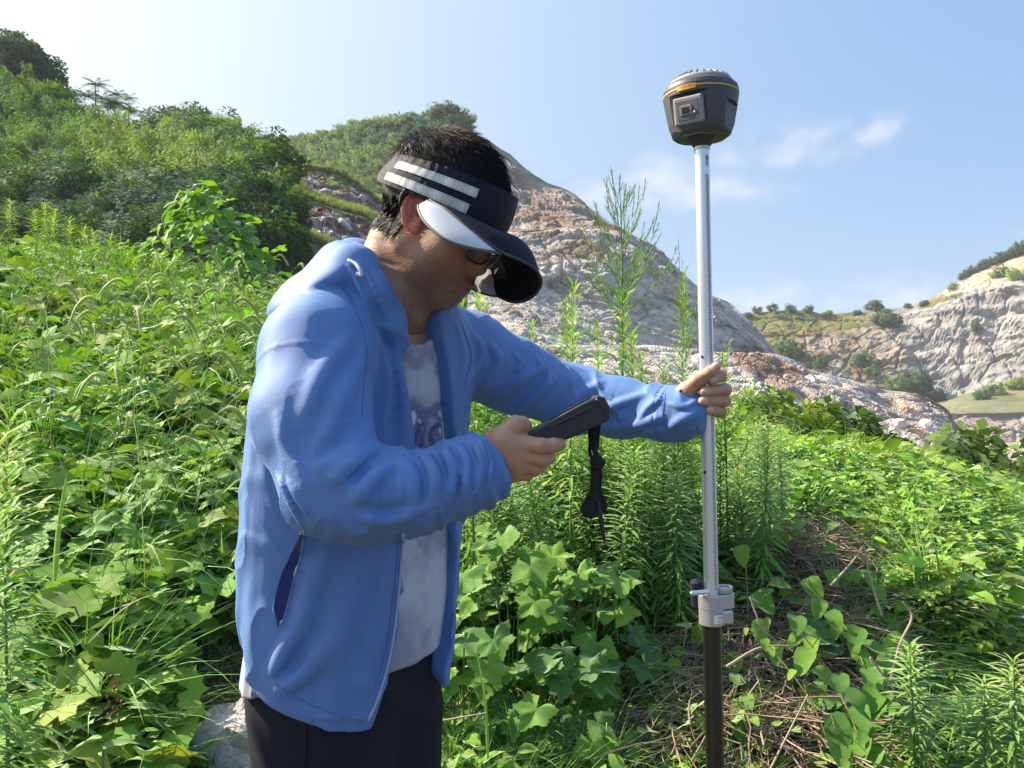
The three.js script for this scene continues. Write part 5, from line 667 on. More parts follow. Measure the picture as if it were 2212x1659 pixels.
function jacketField(p) {
  const T = trunkAt(p), { s, f, a, b } = T, ang = Math.atan2(s / a, f / b);
  let d = ell(s, 0, f, a, 1e3, b);
  // long hanging folds, and gathers at the elastic hem
  const low = sst(Y12(1000), Y12(1350), 0) , hang = clamp((Y12(900) - p.y) / 0.3, 0, 1);
  d -= hang * (0.0055 * fold(ang * 6.5 + 2.2 * noise(p.y * 2.5, ang * 1.3, 3)) + 0.006 * noise(ang * 4.2, p.y * 2.2, 7)) + (1 - hang) * 0.004 * noise(ang * 5, p.y * 7, 2);
  const back = sst(0.02, -0.08, f) + (1 - sst(-0.02, 0.06, -f)) * 0, hb = hemY(f); d += 0.010 * Math.exp(-Math.pow((p.y - hb) / 0.03, 2)) * (0.15 + 0.85 * sst(0.03, -0.05, f)); d -= 0.0016 * sst(0.0, -0.05, f) * Math.sin(ang * 46) * Math.exp(-Math.pow((p.y - hb - 0.012) / 0.02, 2));
  // the pull lines from the pocket up to the arm
  d -= 0.004 * fold((p.y * 0.9 + s * 1.4) * 62 + 2 * noise(p.y * 6, s * 6, 1)) * Math.exp(-Math.pow((s + a * 0.75) / 0.09, 2) - Math.pow((p.y - Y12(1090)) / 0.10, 2));
  d = smax(d, hb - p.y, 0.006); d = Math.max(d, p.y - Y12(585));
  // open front
  const open = Math.min(s - nearEdge(p.y), farEdge(p.y) - s, f + 0.005, Y12(600) - p.y + 0.2); d = smax(d, open, 0.006);
  // near sleeve
  let [e, t] = sleeve(p, SL, SLa, 0.03); const toE = p.distanceTo(elbowIn), fa = sst(SLa[3], SLa[5], t);
  e -= 0.0018 * noise(p.x * 9, p.y * 6, p.z * 9) + 0.0062 * fa * fold((t - SLa[7]) * 175 + 2.6 * noise(p.x * 9, p.y * 16, p.z * 12)) * (0.45 + 0.55 * sst(SLa[5], SLa[7], t));
  if (toE < 0.24) { const w = Math.atan2(p.y - elbowIn.y, p.x - elbowIn.x); e -= 0.004 * fold(w * 7.5 + 1.6 * noise(toE * 22, w * 2, 4)) * Math.exp(-toE / 0.09) * sst(0.02, 0.07, toE); }
  const toP = p.distanceTo(pitL); if (toP < 0.3) { const w = Math.atan2(p.y - pitL.y, p.x - pitL.x); e -= 0.003 * fold(w * 6 + 1.3 * noise(toP * 15, w * 2, 9)) * Math.exp(-toP / 0.1) * sst(0.03, 0.09, toP); }
  e -= 0.004 * Math.exp(-Math.pow((t - SLa[1] - 0.035) / 0.004, 2)) * 0.25; // shoulder seam
  const cut = (p.x - cuffL.x) * cuffLd.x + (p.y - cuffL.y) * cuffLd.y + (p.z - cuffL.z) * cuffLd.z; e -= 0.003 * Math.exp(-Math.pow((cut + 0.004) / 0.006, 2)); e = smax(e, cut, 0.004); if (cut > -0.05) e = smax(e, -(Math.hypot(p.x - cuffL.x - cuffLd.x * cut, p.y - cuffL.y - cuffLd.y * cut, p.z - cuffL.z - cuffLd.z * cut) - 0.0315), 0.003);
  d = smin(d, e, 0.016);
  // far sleeve with its thumb-hole cuff
  let [g, u] = sleeve(p, SR, SRa, 0.03);
  const wr = p.distanceTo(pitR), wa = Math.atan2(p.y - pitR.y, p.x - pitR.x);
  g -= 0.004 * noise(p.x * 9, p.y * 9, p.z * 9) + 0.0035 * fold(wa * 11 + 1.5 * noise(wr * 9, wa * 2.5, 5)) * Math.exp(-wr / 0.2) * sst(0.02, 0.08, wr) + 0.0042 * fold(u * 70 + p.y * 95 + 2 * noise(p.x * 8, p.y * 8, 2)) * (0.3 + 0.7 * sst(SRa[3], SRa[5], u)) * 0.6;
  const past = p.x - Q(1514, 0, 1.285).x; if (past > -.2) { g = smax(g, past, .004); g = smax(g, Math.min(Q(1505, 848, 1.285).y - p.y < 0 ? 1 : -1, 1) * 0 + Math.min(p.y - Q(0, 850, 1.285).y, p.x - Q(1462, 0, 1.285).x - 0.3 * (p.y - Q(0, 850, 1.285).y)), .005); }
  d = smin(d, g, 0.014); { const m = (p.x - seamR.x) * dirR.x + (p.y - seamR.y) * dirR.y + (p.z - seamR.z) * dirR.z; if (Math.abs(m) < 0.02 && p.x > 0.1) d += 0.0022 * Math.exp(-Math.pow(m / 0.0016, 2)); }
  // hood lying on the shoulders
  let h = chain(p, hoodRim, 0.02); h -= 0.003 * fold(p.y * 130 + p.x * 60 + 3 * noise(p.x * 9, p.y * 9, p.z * 9)) * sst(Q(0, 560, 1.1).y, Q(0, 700, 1.1).y, p.y) + 0.004 * noise(p.x * 14, p.y * 14, p.z * 14);
  const m = p.clone().sub(sack), side = V(0, 0, 0).crossVectors(sackU, sackN); let w = ell(m.dot(sackU), m.dot(sackN), m.dot(side), 0.074 * K, 0.030 * K, 0.115 * K) - 0.005 * noise(p.x * 12, p.y * 12, p.z * 12); h = smin(h, w, 0.03);
  d = smin(d, h, 0.007);
  if (Math.abs(d) < 0.02) { const w = noise(p.x * 5, p.y * 5, p.z * 5), rg = 1 - Math.abs(noise(p.x * 13 + p.y * 6 + w, p.y * 9 - p.x * 5, p.z * 13)) * 2.6; const lo = sst(SLa[2], SLa[4], t); d -= (0.0008 + 0.003 * lo) * Math.max(0, rg) ** 2 + 0.0011 * noise(p.x * 30, p.y * 22, p.z * 30); }
  if (Math.abs(d) < 0.016) for (const [a, b, w, hgt, box] of creases) { if (!box.containsPoint(p)) continue; const bx = b.x - a.x, by = b.y - a.y, bz = b.z - a.z, t = clamp(((p.x - a.x) * bx + (p.y - a.y) * by + (p.z - a.z) * bz) / (bx * bx + by * by + bz * bz), 0, 1), q = ((p.x - a.x - bx * t) ** 2 + (p.y - a.y - by * t) ** 2 + (p.z - a.z - bz * t) ** 2) / (w * w); if (q < 5) d -= hgt * Math.exp(-q); }
  return d;
}
const cloth = noiseTexture(256, (u, v) => { const a = Math.sin((u * 32 + v * 32) * 6.2832) * Math.sin((u * 32 - v * 32) * 6.2832), n = hsh[(Math.floor(u * 256) * 7 + hsh[Math.floor(v * 256) & 255]) & 255] / 255; const k = 0.5 + 0.3 * a + 0.2 * (n - 0.5); return [k, k, k]; }); cloth.repeat.set(14, 14);
const blue = phy({ color: rgb(0.100, 0.215, 0.50), roughness: 0.6, sheen: 0.5, sheenRoughness: 0.35, sheenColor: rgb(0.85, 0.9, 1), bumpMap: cloth, bumpScale: 0.0007, side: THREE.DoubleSide }), darkBlue = phy({ color: rgb(0.02, 0.045, 0.19), roughness: 0.8 }), pipe = std({ color: rgb(0.33, 0.42, 0.62), roughness: 0.5 });
// first crossing of the line of sight (px, py) with a field
function sight(fld, px, py, near = 0.8, far = 1.75) { let d = near; for (let i = 0; i < 300 && d < far; i++) { const v = fld(P(px, py, d)); if (v < 0.0006) return P(px, py, d); d += Math.max(0.0008, v * 0.5); } return null; }
const seamTube = (pts, r, mat, name, parent, fld = jacketField, lift = 0.001, n = 40) => { const q = spline(pts.map(([x, y]) => V(x, y, 0)), n).map((v) => sight(fld, v.x, v.y)).filter(Boolean); if (q.length < 2) return; q.forEach((p) => p.addScaledVector(V(0, EYE, 0).sub(p).normalize(), lift)); part(name, tube(q, r, 6).geo(), mat, parent); };
{ // where the cloth bunches, drapes and is sewn, followed along the sleeve and the front
  const C = (w, h, ...l) => { const q = spline(l.map(([x, y]) => V(x, y, 0)), 9).map((v) => sight(jacketField, v.x, v.y)).filter(Boolean); if (h < 0) { if (w < .0034) h *= .7; else { w *= 1.5; h *= .6; } } made.push([q, w * .72, h * 1.2]); }, made = [];
  C(.010, .0055, [868, 990], [893, 1035], [893, 1100]); C(.009, .0065, [915, 978], [938, 1025], [934, 1110]); C(.008, .0075, [955, 968], [978, 1015], [968, 1095]); C(.007, .007, [985, 958], [1008, 1000], [1000, 1080]); C(.006, .006, [1022, 955], [1040, 1000], [1030, 1065]); C(.005, .005, [1045, 950], [1062, 1000], [1052, 1062]);
  C(.004, -.004, [900, 985], [918, 1040], [912, 1105]); C(.004, -.005, [938, 972], [960, 1020], [952, 1100]); C(.0035, -.005, [972, 962], [994, 1005], [985, 1085]); C(.0035, -.005, [1006, 955], [1026, 1000], [1018, 1070]);
  C(.014, .007, [815, 962], [770, 995], [720, 1035]); C(.006, -.005, [822, 975], [782, 1010], [745, 1045]); C(.014, .005, [800, 915], [760, 975], [700, 1010]); C(.012, .005, [850, 1000], [800, 1040], [760, 1090]); C(.010, .005, [780, 1120], [850, 1125], [930, 1090]); C(.007, -.004, [760, 1090], [830, 1105], [900, 1085]);
  C(.016, .006, [790, 760], [740, 860], [700, 960]); C(.016, .005, [760, 730], [700, 800], [660, 900]); C(.012, .005, [600, 900], [625, 980], [665, 1060]);
  C(.006, .006, [655, 1138], [625, 1080], [598, 1030]); C(.006, .006, [662, 1105], [640, 1070], [620, 1040]); C(.004, -.006, [658, 1122], [632, 1075], [610, 1035]); 
  C(.022, .008, [790, 1160], [755, 1300], [720, 1430]); C(.018, .007, [720, 1150], [690, 1230], [640, 1380]); C(.016, .009, [716, 1380], [670, 1440], [610, 1490]); C(.020, .006, [840, 1160], [815, 1330], [780, 1500]); C(.012, .007, [640, 1365], [615, 1400], [590, 1450]); C(.008, -.005, [665, 1380], [640, 1430], [600, 1470]);
  C(.010, .006, [852, 740], [872, 860], [870, 960]); C(.012, .006, [812, 720], [838, 820], [825, 930]); C(.006, -.005, [832, 740], [856, 850], [850, 960]); C(.003, -.004, [735, 612], [775, 680], [792, 750], [785, 830]); C(.0025, -.0025, [585, 645], [640, 634], [702, 636]);
  C(.010, .0055, [1158, 798], [1105, 835], [1045, 880]); C(.010, .0065, [1205, 808], [1160, 855], [1105, 905]); C(.006, -.005, [1182, 805], [1135, 848], [1080, 895]); C(.012, .005, [1300, 825], [1240, 865], [1180, 915]); C(.010, .005, [1395, 850], [1345, 870], [1285, 890]); C(.010, .006, [1430, 900], [1370, 920], [1290, 925]); C(.007, .005, [1425, 862], [1400, 880], [1380, 910]); C(.006, -.004, [1360, 880], [1310, 900], [1240, 905]);
  C(.010, .006, [1020, 720], [1040, 760], [1010, 830]); C(.010, .006, [1060, 745], [1075, 780], [1030, 850]); C(.006, .005, [1110, 765], [1125, 782], [1115, 800]); C(.006, .005, [1160, 775], [1170, 795], [1150, 810]); C(.010, .006, [985, 700], [1000, 780], [985, 850]); C(.006, -.004, [1000, 710], [1018, 770], [1000, 840]);
  C(.006, .005, [1450, 870], [1480, 880], [1505, 865]); C(.010, .005, [1450, 920], [1480, 905], [1508, 890]); C(.005, .004, [775, 565], [800, 610], [838, 690]); C(.005, .005, [755, 575], [775, 620], [800, 680]); C(.004, -.005, [765, 570], [788, 615], [818, 685]); C(.004, -.004, [745, 585], [760, 630], [775, 670]);
  for (const [sp, w, h] of made) for (let i = 0; i + 1 < sp.length; i++) { if (sp[i].distanceTo(sp[i + 1]) > .07) continue; const e = Math.sin(Math.PI * (i + 0.5) / (sp.length - 1)) * 0.75 + 0.25, b = new THREE.Box3().setFromPoints([sp[i], sp[i + 1]]).expandByScalar(w * 2.3); creases.push([sp[i], sp[i + 1], w, h * e, b]); }
}
const jl = V(-0.62, 0.72, -1.72), jh = V(0.36, 1.66, -0.93);
const jacket = part('jacket', surface(jacketField, jl, jh, 0.0039), blue, man);
seamTube([[872, 1152], [868, 1200], [863, 1260], [856, 1330], [846, 1400], [832, 1460], [812, 1520], [795, 1556]], 0.0022, pipe, 'zip', jacket);
{ // the side pocket: a dark gap with a pale zip along its front edge
  const L = [[654, 1146], [634, 1185], [612, 1230], [597, 1280], [592, 1315], [600, 1352]], R = [[656, 1146], [648, 1200], [634, 1250], [621, 1300], [612, 1335], [603, 1352]], g = new GB(), rows = L.map((a, i) => [0, 0.5, 1].map((t) => { const p = sight(jacketField, lerp(a[0], R[i][0], t), lerp(a[1], R[i][1], t)); p.addScaledVector(V(0, EYE, 0).sub(p).normalize(), 0.0032); return g.v(p.x, p.y, p.z); })); for (let i = 0; i < 5; i++) for (let k = 0; k < 2; k++) g.q(rows[i][k], rows[i + 1][k], rows[i + 1][k + 1], rows[i][k + 1]);
  const pk = part('pocket', g.geo(), std({ color: rgb(0.012, 0.025, 0.13), roughness: 0.9, side: THREE.DoubleSide }), jacket); seamTube(R, 0.0017, pipe, 'zip', pk); seamTube(L, 0.0022, blue, 'pocket_edge', pk);
}
const stitch = std({ color: rgb(0.07, 0.15, 0.38), roughness: 0.9 });
for (const l of [[[596, 1478], [640, 1506], [690, 1530], [740, 1548], [780, 1556]], [[736, 614], [775, 680], [792, 750], [786, 830], [782, 900]], [[1438, 848], [1432, 895], [1436, 938]], [[862, 1155], [852, 1260], [834, 1400], [806, 1500]], [[1043, 948], [1056, 1000], [1046, 1066]], [[998, 700], [1018, 770], [1002, 840]]]) seamTube(l, 0.0005, stitch, 'seam', jacket, jacketField, 0.0002, 46);
seamTube([[1468, 846], [1484, 830], [1490, 822]], 0.0022, darkBlue, 'thumb_hole_edge', jacket);
part('drawcord', tube(spline([Q(752, 562, 1.04), Q(768, 570, 1.035), Q(779, 585, 1.03), Q(781, 596, 1.035), Q(770, 590, 1.035)], 14), 0.0026, 6).geo(), std({ color: rgb(0.6, 0.68, 0.85), roughness: 0.7 }), jacket);

// shirt
const neckHole = Q(880, 655, 1.16);
function shirtField(p) {
  const { s, f, a, b } = trunkAt(p), ang = Math.atan2(s / a, f / b), lowr = sst(Y12(1250), Y12(1440), p.y) ; let d = ell(s, 0, f, a - 0.020, 1e3, b - 0.016 - 0.012 * sst(0.0, 0.1, f) * clamp((p.y - Y12(1300)) / 0.4, 0, 1));
  d -= 0.005 * fold(ang * 7 + 2 * noise(p.y * 3, ang, 5)) + 0.004 * noise(ang * 3, p.y * 4, 6); d += f > 0 ? 0.006 * clamp((Y12(1290) - p.y) / 0.12, 0, 1) : -0.013 * clamp((Y12(1290) - p.y) / 0.12, 0, 1);
  d = smax(d, Y12(1432) - 0.03 * clamp(f / 0.1, -1, 1) * -0.4 - p.y, 0.006); d = smax(d, p.y - Y12(640), 0.01);
  const n = p.distanceTo(neckHole) ; return smax(d, 0.062 * K - n, 0.006);
}
const printMap = (() => { // worn tie-dye with torn letters across the chest
  const W = 256, H2 = 512, c2 = document.createElement('canvas'); c2.width = W; c2.height = H2; const g = c2.getContext('2d'); g.fillStyle = '#000'; g.fillRect(0, 0, W, H2); g.fillStyle = '#fff'; g.font = 'bold 33px sans-serif'; g.fillText('MO', 112, 258); const px = g.getImageData(0, 0, W, H2).data, d = new Uint8Array(W * H2 * 4);
  for (let y = 0; y < H2; y++) for (let x = 0; x < W; x++) {
    const v = 1 - y / H2, n = fbm(x / 70, y / 70, 1, 5), m = fbm(x / 30 + 9, y / 36, 4, 4), f = fbm(x / 12, y / 14, 8, 3); let k = mix3([0.30, 0.32, 0.42], [0.52, 0.55, 0.62], sst(-0.25, 0.25, n));
    const chest = Math.exp(-Math.pow((y - 250) / 85, 2)); k = mix3(k, [0.10, 0.12, 0.30], chest * sst(-0.12, 0.06, m + 0.08) * 0.85); k = mix3(k, [0.66, 0.69, 0.76], Math.exp(-Math.pow((y - 255) / 95, 2)) * sst(0.10, 0.16, m - 0.3 * f + (y > 265 ? 0.07 : 0)));
    const ink = px[(y * W + x) * 4] / 255; k = mix3(k, [0.05, 0.065, 0.20], ink * (f > -0.12 ? 0.85 : 0.25)); const o = ((H2 - 1 - y) * W + x) * 4; for (let q = 0; q < 3; q++) d[o + q] = clamp(Math.pow(k[q], 1 / 2.2) * 255, 0, 255); d[o + 3] = 255;
  }
  const t = new THREE.DataTexture(d, W, H2); t.magFilter = THREE.LinearFilter; t.colorSpace = THREE.SRGBColorSpace; t.needsUpdate = true; return t;
})();
const shirtGeo = surface(shirtField, V(-0.6, 0.74, -1.6), V(0.15, 1.5, -1.05), 0.0055); { const p = shirtGeo.attributes.position, uv = shirtGeo.attributes.uv; for (let i = 0; i < p.count; i++) { const q = V(p.getX(i), p.getY(i), p.getZ(i)), t = trunkAt(q); uv.setXY(i, 0.5 + t.s * 1.9, clamp(0.5 + (q.y - Y12(960)) * 1.15, 0, 1)); } }
part('shirt', shirtGeo, std({ map: printMap, roughness: 0.95 }), man);
part('collar_band', (() => { const g = new GB(), pts = []; for (let i = 0; i <= 24; i++) { const a = i / 24 * Math.PI * 2; const q = V(neckHole.x + Math.cos(a) * 0.06 * K, 0, neckHole.z + Math.sin(a) * 0.06 * K); pts.push(q); } const pp = [[838, 672], [850, 690], [868, 700], [884, 704], [893, 697], [899, 680]].map(([x, y]) => sight(shirtField, x, y)).filter(Boolean); return tube(spline(pp, 24), 0.0042, 6, g).geo(); })(), std({ color: rgb(0.32, 0.33, 0.40), roughness: 0.95 }), man);

// trousers
const hipN = Q(690, 1520, 1.14), hipF = Q(812, 1520, 1.27), footN = V(hipN.x + 0.02, 0.07, hipN.z + 0.01), footF = V(hipF.x + 0.06, 0.07, hipF.z + 0.02), kneeN = hipN.clone().lerp(footN, 0.5).add(V(0.03, 0, 0.02)), kneeF = hipF.clone().lerp(footF, 0.5).add(V(0.03, 0, 0.02));
function trouserField(p) { const { s, f, a, b } = trunkAt(p); let d = smax(ell(s, 0, f, a - 0.036, 1e3, b - 0.034), Math.max(p.y - Y12(1380), Y12(1640) - p.y), 0.02); d = smin(d, smin(chain(p, [[hipN, .094 * K], [kneeN, .075], [footN, .062]], 0.03), chain(p, [[hipF, .094 * K], [kneeF, .075], [footF, .062]], 0.03), 0.02), 0.05); d -= 0.005 * fold(p.y * 30 + p.x * 55 + 2 * noise(p.x * 6, p.y * 4, p.z * 6)) + 0.004 * noise(p.x * 9, p.y * 3, p.z * 9); return smax(d, 0.03 - p.y, 0.004); }
const pantMat = phy({ color: rgb(0.016, 0.016, 0.024), roughness: 0.9, specularIntensity: 0.4, bumpMap: cloth, bumpScale: 0.0004 });
const trousers = part('trousers', surface(trouserField, V(-0.62, -0.0, -1.6), V(0.12, 0.92, -1.0), 0.008), pantMat, man); seamTube([[656, 1536], [660, 1590], [658, 1655]], 0.0022, std({ color: rgb(0.008, 0.008, 0.012), roughness: 1 }), 'side_seam', trousers, trouserField);
for (const q of [footN, footF]) { const s = part('shoe', new THREE.SphereGeometry(1, 24, 16), std({ color: rgb(0.03, 0.03, 0.035), roughness: 0.7 }), man); s.scale.set(0.145, 0.055, 0.055); s.position.set(q.x + 0.06, 0.045, q.z + 0.035); s.rotation.y = -0.6; }

// head and hands
const HF = V(.788, -.545, .287), HR = V(-.342, 0, .94), HU = V(.512, .839, .186), HC = P(902, 463, 1.20).addScaledVector(HR, -.074);
const H = (f, u, r) => HC.clone().addScaledVector(HF, f).addScaledVector(HU, u).addScaledVector(HR, r);
const neckA = Q(828, 668, 1.2), neckB = H(-.036, -.062, 0), throat = H(.018, -.085, 0), neckC = Q(858, 660, 1.17);
const earRot = (f, u) => { const c2 = Math.cos(0.50), s2 = Math.sin(0.50); return [f * c2 + u * s2, -f * s2 + u * c2]; };
const hp = V(0, 0, 0), hp2 = V(0, 0, 0), eA = V(-.003, .016, -.001), eB = V(-.006, -.010, -.001);
function headField(p) {
  const x = p.x - HC.x, y = p.y - HC.y, z = p.z - HC.z, f = x * HF.x + y * HF.y + z * HF.z, u = x * HU.x + y * HU.y + z * HU.z, r = x * HR.x + y * HR.y + z * HR.z, ar = Math.abs(r); hp.set(f, u, ar);
  let d = ell(f + .018, u - .045, r, .098, .095, .0765); d = smin(d, ell(f - .030, u + .030, r, .060, .078, .060), .03);
  const lc = (a, b, c2, e, g, h, r1, r2) => cone(hp, V(a, b, c2), V(e, g, h), r1, r2);
  d = smin(d, lc(-.006, -.052, .053, .062, -.090, .016, .016, .018), .035); d = smin(d, Math.hypot(f - .069, u + .088, r) - .021, .025); d = smin(d, Math.hypot(f - .058, u + .018, ar - .044) - .022, .035);
  d = smin(d, lc(.082, .026, .010, .068, .024, .046, .010, .010), .022); d = smax(d, -ell(f - .094, u - .004, ar - .031, .017, .013, .020), .014); d = smin(d, Math.hypot(f - .0725, u - .003, ar - .031) - .0125, .004);
  d = smin(d, ell(f - .076, u + .056, r, .022, .026, .030), .022); d = smin(d, lc(.088, .020, 0, .1000, -.0235, 0, .0068, .0112), .014); d = smin(d, Math.hypot(f - .088, u + .0275, ar - .0125) - .0088, .009);
  d = smin(d, ell(f - .0955, u + .0535, r, .0085, .0052, .019), .006); d = smin(d, ell(f - .0925, u + .0655, r, .0095, .0068, .0175), .006); d = smax(d, -lc(.1035, -.0595, 0, .086, -.0615, .024, .0016, .0012), .003);
  d = smin(d, Math.hypot(f - .040, u + .060, ar - .040) - .020, .03);
  if (ar > .05) { // ears
    const [ef, eu] = earRot(f + .006, u - .002), lean = ar - .0785 - Math.max(0, -(ef)) * .42; let e = ell(ef, eu - .001, lean, .0185, .0335, .0062); e = smax(e, -ell(ef - .003, eu - .004, lean - .0075, .0135, .0265, .0095), .0025); e = smin(e, cone(hp2.set(ef, eu, lean), eA, eB, .0022, .0026), .003); e = smin(e, ell(ef - .016, eu + .001, lean, .004, .006, .005), .004); e = smax(e, -ell(ef - .007, eu + .002, lean - .003, .006, .008, .010), .002); e = smin(e, ell(ef - .006, eu + .027, lean, .009, .009, .0055), .006); d = smin(d, e, .007);
  }
  let n = smin(cone(p, neckA, neckB, .070, .058), cone(p, neckC, throat, .056, .034), .035); n -= .0012 * Math.exp(-Math.pow((u + .085 - f * .3) / .004, 2)) * -1; d = smin(d, n, .022);
  return d;
}
const skinAt = (p, g) => {
  const q = p.clone().sub(HC), f = q.dot(HF), u = q.dot(HU), r = q.dot(HR), ar = Math.abs(r), n = fbm(p.x * 60, p.y * 60, p.z * 60, 3), n2 = noise(p.x * 300, p.y * 300, p.z * 300);
  let k = [0.37, 0.20, 0.125]; k = k.map((v, j) => v * (1 + 0.2 * n + (j ? 0.12 : 0) * noise(p.x * 25, p.y * 25, p.z * 25))); if (n2 > .42) k = k.map((v) => v * .86);
  const beard = sst(-.030, -.062, u) * sst(.012, .05, f) * (1 - sst(.062, .03, f) * .5), must = Math.exp(-(((u + .043) / .007) ** 2) - ((r / .026) ** 2)) * sst(.07, .09, f), st = clamp((beard * .6 + must * .65) * (0.75 + n2 * 0.7), 0, .7); k = mix3(k, [0.07, 0.055, 0.05], st);
  const lip = Math.max(Math.exp(-(((u + .0535) / .005) ** 2)), Math.exp(-(((u + .066) / .0065) ** 2))) * (1 - sst(.016, .023, ar)) * sst(.084, .092, f); k = mix3(k, [0.30, 0.115, 0.09], lip * .8);
  const ear = sst(.071, .079, ar) * (1 - sst(.045, .055, Math.abs(u - .002))); k = mix3(k, [0.52, 0.13, 0.075], ear * .85);
  const hl = sst(-.085, -.035, u - (f < -.03 ? .0 : .09) + .02 * n2) * sst(-.02, -.05, f) * 0.5; k = mix3(k, [0.05, 0.04, 0.035], hl * (0.6 + 0.5 * n2));
  if (Math.hypot(f - .052, u + .05, ar - .056) < .0035 && r > 0) k = k.map((v) => v * .5); return k;
};
// right hand on the handheld, left hand round the pole
const J = (l) => l.map(([x, y, d, r]) => [P(x, y, d), r]);
const handR = { palm: [[[1050, 996, 1.10, .027], [1085, 972, 1.088, .026], [1119, 957, 1.074, .0145]], [[1085, 985, 1.09, .027], [1122, 977, 1.072, .0145]], [[1080, 1000, 1.095, .026], [1118, 997, 1.076, .0145]], [[1075, 1008, 1.10, .025], [1110, 1016, 1.084, .0140]], [[1072, 985, 1.09, .026], [1092, 950, 1.07, .0185]]].map(J), fingers: [[[1086, 945, 1.068, .0155], [1113, 918, 1.066, .0125], [1128, 918, 1.07, .0112], [1139, 933, 1.078, .0095]], [[1118, 957, 1.070, .0125], [1168, 963, 1.056, .0104], [1196, 962, 1.058, .0096], [1209, 960, 1.064, .0086]], [[1122, 977, 1.070, .0125], [1174, 992, 1.064, .0106], [1184, 988, 1.095, .0095], [1168, 980, 1.118, .0085]], [[1118, 997, 1.074, .0122], [1158, 1010, 1.074, .0102], [1166, 1004, 1.10, .0092], [1150, 994, 1.118, .0082]], [[1110, 1016, 1.082, .0112], [1138, 1024, 1.086, .0090], [1143, 1018, 1.106, .0082], [1130, 1008, 1.118, .0074]]].map(J) };
const handL = { palm: [[[1440, 890, 1.405, .026], [1490, 872, 1.425, .026], [1525, 826, 1.432, .013]], [[1490, 880, 1.428, .026], [1526, 848, 1.436, .013]], [[1490, 890, 1.428, .024], [1524, 870, 1.436, .0125]], [[1488, 900, 1.425, .023], [1520, 890, 1.432, .012]], [[1470, 875, 1.41, .024], [1484, 845, 1.388, .016]]].map(J), fingers: [[[1478, 850, 1.392, .0165], [1507, 822, 1.374, .0122], [1533, 805, 1.366, .0106], [1547, 792, 1.366, .0082]], [[1525, 826, 1.430, .0118], [1556, 806, 1.425, .0104], [1557, 812, 1.385, .0098], [1539, 821, 1.368, .0086]], [[1526, 848, 1.436, .012], [1567, 841, 1.425, .0108], [1567, 843, 1.382, .0102], [1522, 846, 1.3665, .0092]], [[1524, 870, 1.436, .0118], [1566, 865, 1.424, .0104], [1566, 866, 1.382, .0098], [1518, 867, 1.3665, .0088]], [[1520, 890, 1.430, .0105], [1558, 890, 1.420, .0092], [1558, 889, 1.384, .0088], [1532, 886, 1.3675, .0078]]].map(J) };
const handField = (h) => (p) => { let d = 9; for (const c of h.palm) d = smin(d, chain(p, c, .012), .018); let fi = 9; for (const c of h.fingers) { let e = chain(p, c, .003); for (let i = 1; i < 3; i++) { const a = p.distanceTo(c[i][0]); if (a < .018) e -= .0008 * Math.exp(-Math.pow(a / .008, 2)); } fi = smin(fi, e, .0018); } return smin(d, fi, .007) - .0003 * noise(p.x * 160, p.y * 160, p.z * 160); };
const nails = [[handL.fingers[0], 0.011], [handL.fingers[1], .008], [handL.fingers[2], .009], [handL.fingers[3], .009], [handL.fingers[4], .008]].map(([c2, r], i) => { const tip = c2[3][0], d = tip.clone().sub(c2[2][0]).normalize(), out = i ? V(-0.1, 0.05, 1) : V(-0.35, 0.45, 0.9); return [tip.clone().addScaledVector(d, i ? -.001 : -.003).addScaledVector(out.normalize(), c2[3][1]), r, d]; });
const handSkin = (h) => (p, g) => { const n = fbm(p.x * 70, p.y * 70, p.z * 70, 3); let k = [0.44, 0.255, 0.165].map((v) => v * (1 + 0.14 * n)); for (const c2 of h.fingers) for (let i = 1; i < 3; i++) { const a = p.distanceTo(c2[i][0]); if (a < .016) k = k.map((v, j) => v * (1 - (j ? .12 : .05) * (0.6 + 0.8 * Math.sin(a * 2200)))); } for (const [c2, r, d] of nails) { const m = p.clone().sub(c2), al = m.dot(d), ac = m.addScaledVector(d, -al).length(); if (Math.abs(al) < r * .85 && ac < r * .62) k = al > r * .62 ? [0.62, 0.52, 0.44] : [0.58, 0.36, 0.29]; } return k; };
const bounds = (h, m) => box3([...h.palm, ...h.fingers].flat().map((q) => q[0]), m);
const inside = (p) => Math.min(smin(ell(...(() => { const t = trunkAt(p); return [t.s, 0, t.f]; })(), 0.15, 1e3, 0.085) , 9, 0.01), 9);
const trunkField = (p) => { const { s, f, a, b } = trunkAt(p); let d = smax(ell(s, 0, f, a - .05, 1e3, b - .035), Math.max(p.y - Y12(690), Y12(1360) - p.y), .03); d = smin(d, cone(p, neckA, neckB, .06, .05), .03); for (const [c2, e] of [[SL, P(1050, 996, 1.10)], [SR, P(1440, 890, 1.405)]]) { const w = c2.map(([q, r], i) => [q, Math.min(r - .022, .05)]); w.push([e, .024]); d = smin(d, chain(p, w, .02), .02); } return d; };
const bodyGeo = mergeGeometries([surface(headField, ...box3([H(.12, -.13, .1), H(-.13, .16, -.1), neckA, neckC, Q(800, 690, 1.1), H(.125, -.03, 0), H(.07, -.12, .03), H(0, .15, 0), H(.1, .05, -.08)], .03), 0.0026, skinAt), surface(handField(handR), ...bounds(handR, .034), 0.0019, handSkin(handR)), surface(handField(handL), ...bounds(handL, .034), 0.0019, handSkin(handL)), surface(trunkField, V(-.5, .75, -1.7), V(.36, 1.5, -.95), .013, () => [0.4, 0.225, 0.145])]);
const sweat = noiseTexture(256, (u, v) => { const n = hsh[(hsh[Math.floor(u * 256)] + Math.floor(v * 256) * 3) & 511] / 255, k = 0.62 - (n > 0.86 ? 0.3 : 0) * 1 + 0.1 * n; return [k, k, k]; }); sweat.repeat.set(4, 4);
